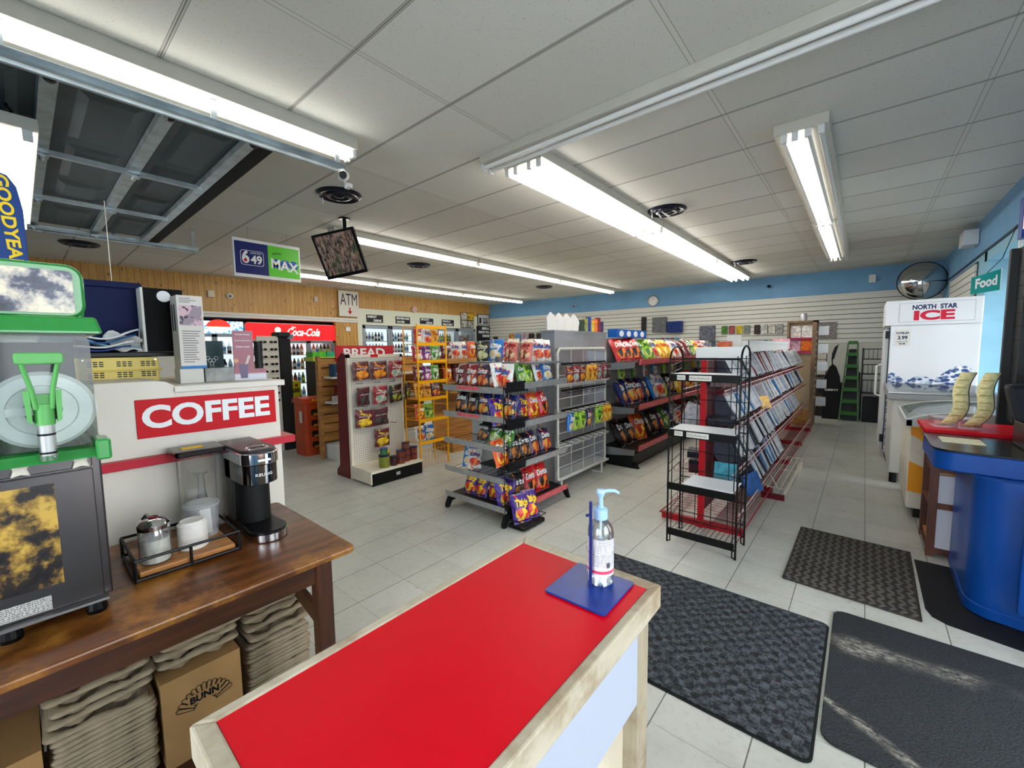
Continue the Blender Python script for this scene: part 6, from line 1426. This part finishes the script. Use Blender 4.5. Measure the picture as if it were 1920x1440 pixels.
MB().text('ICE', (2.385, Y0 - .0155, 1.652), (1, 0, 0), (0, 0, 1), .33, .112, bold=.05).build('red_lettering', M('ice_red', (206, 24, 56), .4), t)
MB().box(X0 - .045, X0 - .005, Y0 + .02, Y1 - .02, .12, 1.56).build('door', M('door_white', (206, 208, 210), .35), t, bevel=.006)
MB().box(X0 - .007, X0 + .0, Y0 + .0, Y1 - .01, .1, 1.58).build('door_gasket', black_p, t)
MB().tube([(X0 - .05, Y0 + .1, .75), (X0 - .1, Y0 + .1, .77), (X0 - .1, Y0 + .1, 1.12), (X0 - .05, Y0 + .1, 1.14)], .012, 8).build('handle', white_m, t, smooth=True)
for z in (.2, 1.45): MB().box(X0 - .04, X0 - .0, Y0 - .008, Y0 + .01, z, z + .09).build('hinge', dgrey, t)
ip = ice_print('blue_ice_print')
pts = [(X0 + .005, .1), (X1 - .05, .1), (X1 - .05, 1.08), (2.86, 1.13), (2.8, 1.145), (2.74, 1.12), (2.68, 1.07), (2.63, 1.02), (2.58, .97), (2.54, 1.0), (2.48, 1.01), (2.42, 1.0), (2.39, .97), (2.34, .95), (2.3, 1.0), (2.24, 1.04), (2.19 + .005, 1.05)]
MB().prism(pts, Y0 - .002, Y0 - .0005, ax='y').build('ice_graphic', ip, t)
MB().box(2.235, 2.37, Y0 - .0025, Y0 - .001, 1.36, 1.56).build('price_card', white_p, t)
MB().text('COLD', (2.245, Y0 - .0032, 1.5), (1, 0, 0), (0, 0, 1), .11, .026, bold=.05).text('3.99', (2.26, Y0 - .0032, 1.435), (1, 0, 0), (0, 0, 1), .085, .045, bold=.04).text('NORTH STAR', (2.25, Y0 - .0032, 1.405), (1, 0, 0), (0, 0, 1), .1, .012, bold=.02).text('ICE', (2.275, Y0 - .0032, 1.378), (1, 0, 0), (0, 0, 1), .055, .018, bold=.05).build('lettering', M('navy_letters', (24, 32, 84), .4), t)
t = T('chest_freezer', 'white chest freezer with grey sliding lid beside ice freezer', 'freezer', (0, 0, 0))
MB().box(2.2, 2.9, 3.78, 4.85, .1, .84).build('body', M('freezer_offwhite', (206, 204, 198), .35), t, bevel=.012)
MB().box(2.16, 2.93, 3.74, 4.88, .84, .9).build('collar', M('grey_collar', (150, 152, 150), .4), t, bevel=.01)
MB().box(2.16, 2.93, 3.74, 4.88, .9, .925).build('lid_frame', alu, t, bevel=.006)
MB().box(2.22, 2.88, 3.8, 4.82, .925, .93).build('glass_lid', clear('lid_glass', (.7, .75, .75), .25, .05), t)
for x in (2.24, 2.84):
    for y in (3.82, 4.8): MB().lathe([(.03, 0), (.03, .1)], (x, y, 0), 10).build('foot', black_p, t)
t = T('ice_cream_freezer', 'cream chest freezer with curved glass lid and orange stripes', 'freezer', (0, 0, 0))
MB().box(2.27, 2.9, 2.72, 3.6, .08, .74).build('body', M('cream_white', (216, 208, 192), .4, var=.05), t, bevel=.01)
pr = [(2.24, .74), (2.24, .79), (2.3, .82), (2.4, .85), (2.55, .87), (2.75, .87), (2.93, .84), (2.93, .74)]
MB().prism(pr[:], 2.69, 2.735, ax='y').prism(pr[:], 3.57, 3.62, ax='y').box(2.235, 2.28, 2.69, 3.62, .735, .795).build('lid_frame', M('pale_grey_frame', (190, 192, 188), .35), t, bevel=.004)
mb = MB()
for i in range(1, 6): mb.face([(pr[i][0], 2.735, pr[i][1]), (pr[i + 1][0], 2.735, pr[i + 1][1]), (pr[i + 1][0], 3.57, pr[i + 1][1]), (pr[i][0], 3.57, pr[i][1])])
mb.build('curved_glass', clear('lid_glass', (.7, .75, .75), .25, .05), t)
MB().box(2.29, 2.88, 2.74, 3.56, .72, .745).build('frozen_goods', M('frozen_goods', (190, 190, 180), .5, var=.3, vscale=25), t)
oy = M('orange_stripe', (232, 150, 20), .4)
def stripe(pts_): MB().prism(pts_, 2.714, 2.7195, ax='y').build('orange_stripe', oy, t)
stripe([(2.275, .735), (2.46, .735), (2.52, .5), (2.40, .58), (2.3, .66), (2.275, .67)])
stripe([(2.275, .46), (2.36, .42), (2.5, .3), (2.5, .2), (2.36, .21), (2.275, .22)])
MB().box(2.2, 2.9, 2.76, 3.56, 0, .08).build('plinth', dgrey, t) if False else MB().box(2.32, 2.86, 2.76, 3.56, 0, .08).build('plinth', dgrey, t)
t = T('pegdoor_cabinet', 'brown wooden cabinet with white doors and red top', 'cabinet', (0, 0, 0))
cw = wood_mat('cabinet_brown', (70, 34, 22), (110, 58, 38), 'z', 4, .45)
for x, y in ((2.33, 1.97), (2.33, 2.37), (2.86, 1.97), (2.86, 2.37)): MB().box(x, x + .04, y, y + .035, 0, .81).build('post', cw, t)
for z in (.0, .3, .54, .76): MB().box(2.37, 2.86, 1.975, 1.995, z + .02, z + .06).box(2.335, 2.36, 2.005, 2.37, z + .02, z + .04).build('rail', cw, t)
whd = M('white_texture_door', (206, 208, 220), .45, bump=.3, bscale=200)
MB().box(2.37, 2.86, 1.98, 1.99, .6, .76).build('door', whd, t); dd = MB().box(2.37, 2.86, 1.98, 1.99, .06, .54).build('door', whd, t)
mb = MB(); r_ = random.Random(3)
for i in range(4):
    for j in range(4):
        if r_.random() < .6: mb.box(2.53 + i * .008, 2.537 + i * .008, 1.9785, 1.9798, .17 + j * .015, .182 + j * .015)
mb.build('small_marks', inkK, dd)
MB().lathe([(0, 1.965), (.01, 1.965), (.008, 1.98)], (2.4, 0, .69), 10, ax='y').build('knob', black_p, t)
for z in (.06, .3, .54): MB().box(2.345, 2.86, 2.0, 2.37, z, z + .015).build('inner_shelf', wood_mat('light_inner', (176, 120, 66), (206, 150, 92), 'y', 4, .5), t)
MB().box(2.285, 2.93, 1.95, 2.42, .81, .84).build('red_top', redLam, t, bevel=.003)
# blue lottery kiosk
kb = M('kiosk_blue', (6, 66, 146), .3, var=.06)
t = T('blue_kiosk', 'rounded blue lottery counter with black worktop at right edge', 'counter', (0, 0, 0))
def kp(o_): return [(2.28 - o_, 1.94), (2.28 - o_, 1.46)] + [(2.36 - o_ * .8 - .08 * math.cos(a), 1.46 - .10 * math.sin(a) - o_ * .4 * math.sin(a)) for a in [i * PI / 12 for i in range(1, 7)]] + [(2.8, 1.31 - o_), (2.95, 1.29 - o_), (2.95, 1.94)]
MB().prism(kp(0)[::-1], .71, .812).build('fascia', kb, t, smooth=30, bevel=.006)
MB().prism(kp(.006)[::-1], .812, .822).build('worktop', M('black_worktop', (22, 22, 24), .25), t, smooth=30)
bpz = [(2.55, 1.93), (2.43, 1.93), (2.42, 1.38)] + [(2.53 - .11 * math.cos(a), 1.38 - .13 * math.sin(a)) for a in [i * PI / 12 for i in range(1, 7)]] + [(2.72, 1.2), (2.95, 1.17), (2.95, 1.93)]
MB().prism([(x + .005, y + .005) for x, y in bpz][::-1], .02, .71).build('curved_body', kb, t, smooth=30)
MB().prism(bpz[::-1], 0.002, .06).build('skirt', kb, t, smooth=30, bevel=.005)
MB().prism(rrect(2.575, 2.71, .09, .68, .02), 1.188, 1.203, ax='y').build('door', kb, t, bevel=.006)
MB().prism(rrect(2.72, 2.93, .09, .68, .02), 1.165, 1.185, ax='y').build('door', kb, t, bevel=.006)
MB().prism(rrect(2.665, 2.69, .14, .6, .01), 1.18, 1.1885, ax='y').build('grip_recess', M('deep_blue', (4, 34, 84), .4), t)
tag(MB().box(2.33, 2.5, 1.60, 1.78, .8225, .825).build('paper_form', M('cream_form', (224, 222, 190), .5, var=.15, vscale=40), rot=(0, 0, 0)), 'cream paper form lying on the black kiosk worktop', 'paper')
# ticket strips
tkM = M('ticket_cream', (232, 218, 160), .5, var=.15, vscale=50)
for i in range(2):
    t = T('ticket_strip', '%s curving strip of cream lottery tickets on the red top' % ('left', 'right')[i], 'ticket dispenser', (2.38 + i * .105, 2.12, .8412), (0, 0, .1), 'lottery ticket strips')
    def tk(u, v):
        z = v * .34; return (-.035 + .07 * u + .12 * v + .02 * math.sin(PI * 2 * v), -.05 - .05 * math.sin(PI * v) + .12 * v * v, z + .012)
    MB().grid(tk, 2, 16).build('tickets', tkM, t, solid=.004, smooth=True)
    MB().grid(lambda u, v: tuple(a + b for a, b in zip(tk(1, v), (.0035, .0 + u * .05, 0))), 2, 16).build('side_edge', M('dark_acrylic_edge', (70, 54, 66), .2), t, solid=.003, smooth=True)
    MB().box(-.05, .06, -.06, .09, 0, .06).build('acrylic_base', clear('pink_acrylic', (.95, .7, .72), .15, .05, .1), t)
    mb = MB()
    for k in range(7): v = .08 + k * .13; a = tk(.5, v); mb.box(a[0] - .025, a[0] + .025, a[1] - .0045, a[1] - .003, a[2] - .003, a[2] + .004)
    mb.build('ticket_print', M('ticket_print', (186, 164, 96), .5), t)
# terminal at the frame edge
t = T('lottery_terminal', 'black terminal with draped dark cloth on the kiosk worktop', 'terminal', (0, 0, .8226))
MB().prism(rrect(2.62, 2.9, 1.5, 1.8, .03), 0, .14).build('base', M('black_plastic_s', (14, 15, 18), .3), t, bevel=.01)
MB().hexa([(2.60, 1.62, .14), (2.9, 1.62, .14), (2.9, 1.75, .14), (2.60, 1.75, .14)], [(2.57, 1.68, .33), (2.9, 1.68, .36), (2.9, 1.8, .36), (2.57, 1.8, .33)]).build('screen_back', M('black_cloth_b', (16, 20, 30), .6, bump=.8, bscale=14), t, bevel=.02)
MB().box(2.66, 2.75, 1.46, 1.49, .02, .12).build('white_label', white_p, t)
MB().text('KYE', (2.67, 1.4585, .035), (0, 0, 1), (-1, 0, 0), .06, .03, bold=.04).build('lettering', inkK, t)
# dark display unit and small signs at the right
t = T('dark_display_unit', 'dark grey framed display unit against the right wall', 'display unit', (0, 0, 0))
MB().box(2.7, 2.96, 2.63, 2.68, .0, 2.02).build('frame', M('charcoal_frame', (40, 42, 46), .5), t, bevel=.004)
MB().box(2.74, 2.96, 2.45, 2.63, .85, 2.02).build('panel', M('dark_mesh_panel', (34, 36, 38), .4, var=.5, vscale=8), t)
MB().box(2.735, 2.96, 2.43, 2.45, .85, 1.2).build('lower_panel', M('dark_mesh_panel', (34, 36, 38), .4, var=.5, vscale=8), t)
for k in range(6): MB().box(2.736, 2.74, 2.45, 2.63, 1.4 + k * .09, 1.405 + k * .09).build('groove', inkK, t)
t = T('food_sign', 'small teal sign with white Food lettering on the right wall', 'sign', (2.735, 3.62, 1.905), (0, 0, 0))
MB().hexa([(-.085, .0, -.1), (.082, 0, -.075), (.082, .006, -.075), (-.085, .006, -.1)], [(-.085, 0, .045), (.082, 0, .1), (.082, .006, .1), (-.085, .006, .045)]).build('panel', M('teal_sign', (20, 150, 142), .4), t)
MB().text('Food', (-.06, -.0015, -.055), (1, 0, .2), (0, 0, 1), .125, .085, bold=.04).build('lettering', inkW, t)
MB().tube([(0, .006, .07), (.1, .1, .2), (.2, .3, .5)], .003, 5).build('hanging_wire', dgrey, t)
MB().box(.082, .088, -.002, .008, -.075, .105).build('edge_strip', white_m, t)
t = T('blue_hanging_sign', 'blue lit sign with red and yellow burger picture at right', 'sign', (0, 0, 0))
MB().box(2.785, 2.96, 2.9, 3.0, 2.13, 2.42).build('panel', M('royal_blue', (30, 60, 140), .4), t)
MB().box(2.79, 2.83, 2.893, 2.899, 2.19, 2.37).build('lit_picture', M('lit_cream', (255, 226, 190), .4, emit=1.2), t)
MB().box(2.79, 2.815, 2.889, 2.8925, 2.2, 2.3).build('red_patch', M('lit_red', (226, 40, 26), .4, emit=.8), t)
MB().box(2.79, 2.82, 2.886, 2.8885, 2.245, 2.3).build('yellow_patch', M('lit_yellow', (255, 210, 20), .4, emit=.8), t)
MB().tube([(2.80, 2.95, 2.42), (2.80, 2.95, CE)], .005, 5).build('hanging_wire', black_w, t)
# steel pole and chrome rails near the doorway
t = T('doorway_pole', 'white vertical pole with chrome clamps at the side doorway', 'pole', (0, 0, 0))
MB().tube([(2.93, 3.72, 0), (2.93, 3.72, 2.3)], .014, 8).build('pole', white_m, t, smooth=True)
MB().tube([(2.985, 4.25, 0.0), (2.985, 4.25, 2.25)], .02, 8).build('brown_pole', M('brown_pole', (84, 72, 62), .5), t, smooth=True)
for z in (1.02, 1.62): MB().tube([(2.985, 4.27, z), (2.92, 3.7, z)], .008, 6).build('clamp', chrome, t)
# ------------------------------------------------------------ floor mats
def mat_noise(name, a, b, kind):
    n = N(name); o, x, y, z = n.obj()
    if kind == 'carpet':
        v = n.vec(n.m('MULTIPLY', x, 1), n.m('MULTIPLY', y, 1), 0)
        ch = n.add('ShaderNodeTexChecker'); n.lk(v, ch.inputs['Vector']); ch.inputs['Scale'].default_value = 30
        nz = n.noise(v, 90, 3, .7); n2 = n.noise(v, 14, 3)
        f = n.step(n.m('ADD', n.m('MULTIPLY', ch.outputs['Fac'], .16), n.m('ADD', n.m('MULTIPLY', nz, .9), n.m('MULTIPLY', n.noise(v, 34, 2), .8))), .72, 1.25)
    elif kind == 'weave':
        wv = n.m('MULTIPLY', n.m('SINE', n.m('MULTIPLY', n.m('ADD', x, n.m('MULTIPLY', n.m('PINGPONG', n.m('MULTIPLY', y, 24), 1.0), .02)), 150)), .5)
        w2 = n.m('MULTIPLY', n.m('SINE', n.m('MULTIPLY', y, 160)), .25)
        f = n.step(n.m('ADD', n.m('ADD', wv, w2), n.m('MULTIPLY', n.noise(o, 5, 4), 1.0)), .1, 1.1)
    else:
        f = n.step(n.noise(n.vec(n.m('MULTIPLY', x, 1), n.m('MULTIPLY', y, 1), 0), 120, 3, .7), .35, .8)
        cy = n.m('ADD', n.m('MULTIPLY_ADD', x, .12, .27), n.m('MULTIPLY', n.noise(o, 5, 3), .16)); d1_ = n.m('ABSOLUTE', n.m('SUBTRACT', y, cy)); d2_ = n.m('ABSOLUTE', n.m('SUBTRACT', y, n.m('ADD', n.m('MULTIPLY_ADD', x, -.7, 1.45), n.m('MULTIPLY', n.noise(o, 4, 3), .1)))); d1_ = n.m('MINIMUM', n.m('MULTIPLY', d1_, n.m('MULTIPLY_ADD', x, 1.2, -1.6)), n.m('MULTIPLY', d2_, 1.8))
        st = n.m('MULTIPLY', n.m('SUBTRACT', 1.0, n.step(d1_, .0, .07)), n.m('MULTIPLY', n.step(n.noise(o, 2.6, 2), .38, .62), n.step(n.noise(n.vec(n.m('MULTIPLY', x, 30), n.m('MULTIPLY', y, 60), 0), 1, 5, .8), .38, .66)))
    q = n.mix(f, lin(a), lin(b))
    if kind == 'plain': q = n.mix(n.m('MULTIPLY', st, .75), q, lin((214, 206, 190)))  # sunlight glare painted into the black pile as pale streaks
    n.put(n.b.inputs['Base Color'], q); n.b.inputs['Roughness'].default_value = .85 if kind != 'plain' else .6
    n.bump(f, .6, .006)
    return n.mat
t = T('patterned_carpet_mat', 'dark grey basket pattern carpet mat beside the red counter', 'mat', (0, 0, 0))
MB().prism(rrect(.70, 1.885, -.185, .705, .03), 0.0005, .009).build('pile', mat_noise('carpet_pile', (9, 12, 18), (84, 90, 96), 'carpet'), t)
MB().prism(rrect(.69, 1.895, -.195, .715, .035), 0.0003, .005).build('rubber_edge', M('rubber_edge', (16, 16, 17), .7), t)
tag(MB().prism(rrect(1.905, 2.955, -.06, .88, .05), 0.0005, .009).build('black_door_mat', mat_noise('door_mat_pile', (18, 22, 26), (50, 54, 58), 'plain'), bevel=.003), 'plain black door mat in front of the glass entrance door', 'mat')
t = T('woven_rubber_mat', 'grey brown woven pattern rubber mat before the blue kiosk', 'mat', (0, 0, 0))
MB().hexa([(1.655, 1.065, .0005), (2.245, 1.03, .0005), (2.255, 1.94, .0005), (1.66, 1.97, .0005)], [(1.655, 1.065, .008), (2.245, 1.03, .008), (2.255, 1.94, .008), (1.66, 1.97, .008)]).build('rubber', mat_noise('woven_rubber', (40, 36, 33), (98, 92, 84), 'weave'), t)
mb = MB(); q4 = [(1.655, 1.065), (2.245, 1.03), (2.255, 1.94), (1.66, 1.97)]
mb.tube([(x, y, .007) for x, y in q4 + q4[:1]], .004, 5).build('raised_border', M('mat_border', (52, 48, 44), .7), t)
tag(MB().prism([(2.27, 1.85), (2.27, 1.19), (2.29, 1.12), (2.34, 1.08), (2.95, .96), (2.95, 1.85)][::-1], 0.0003, .0018).build('black_rubber_mat', M('black_mat', (14, 14, 15), .6)), 'smooth black rubber mat under the blue kiosk', 'mat')
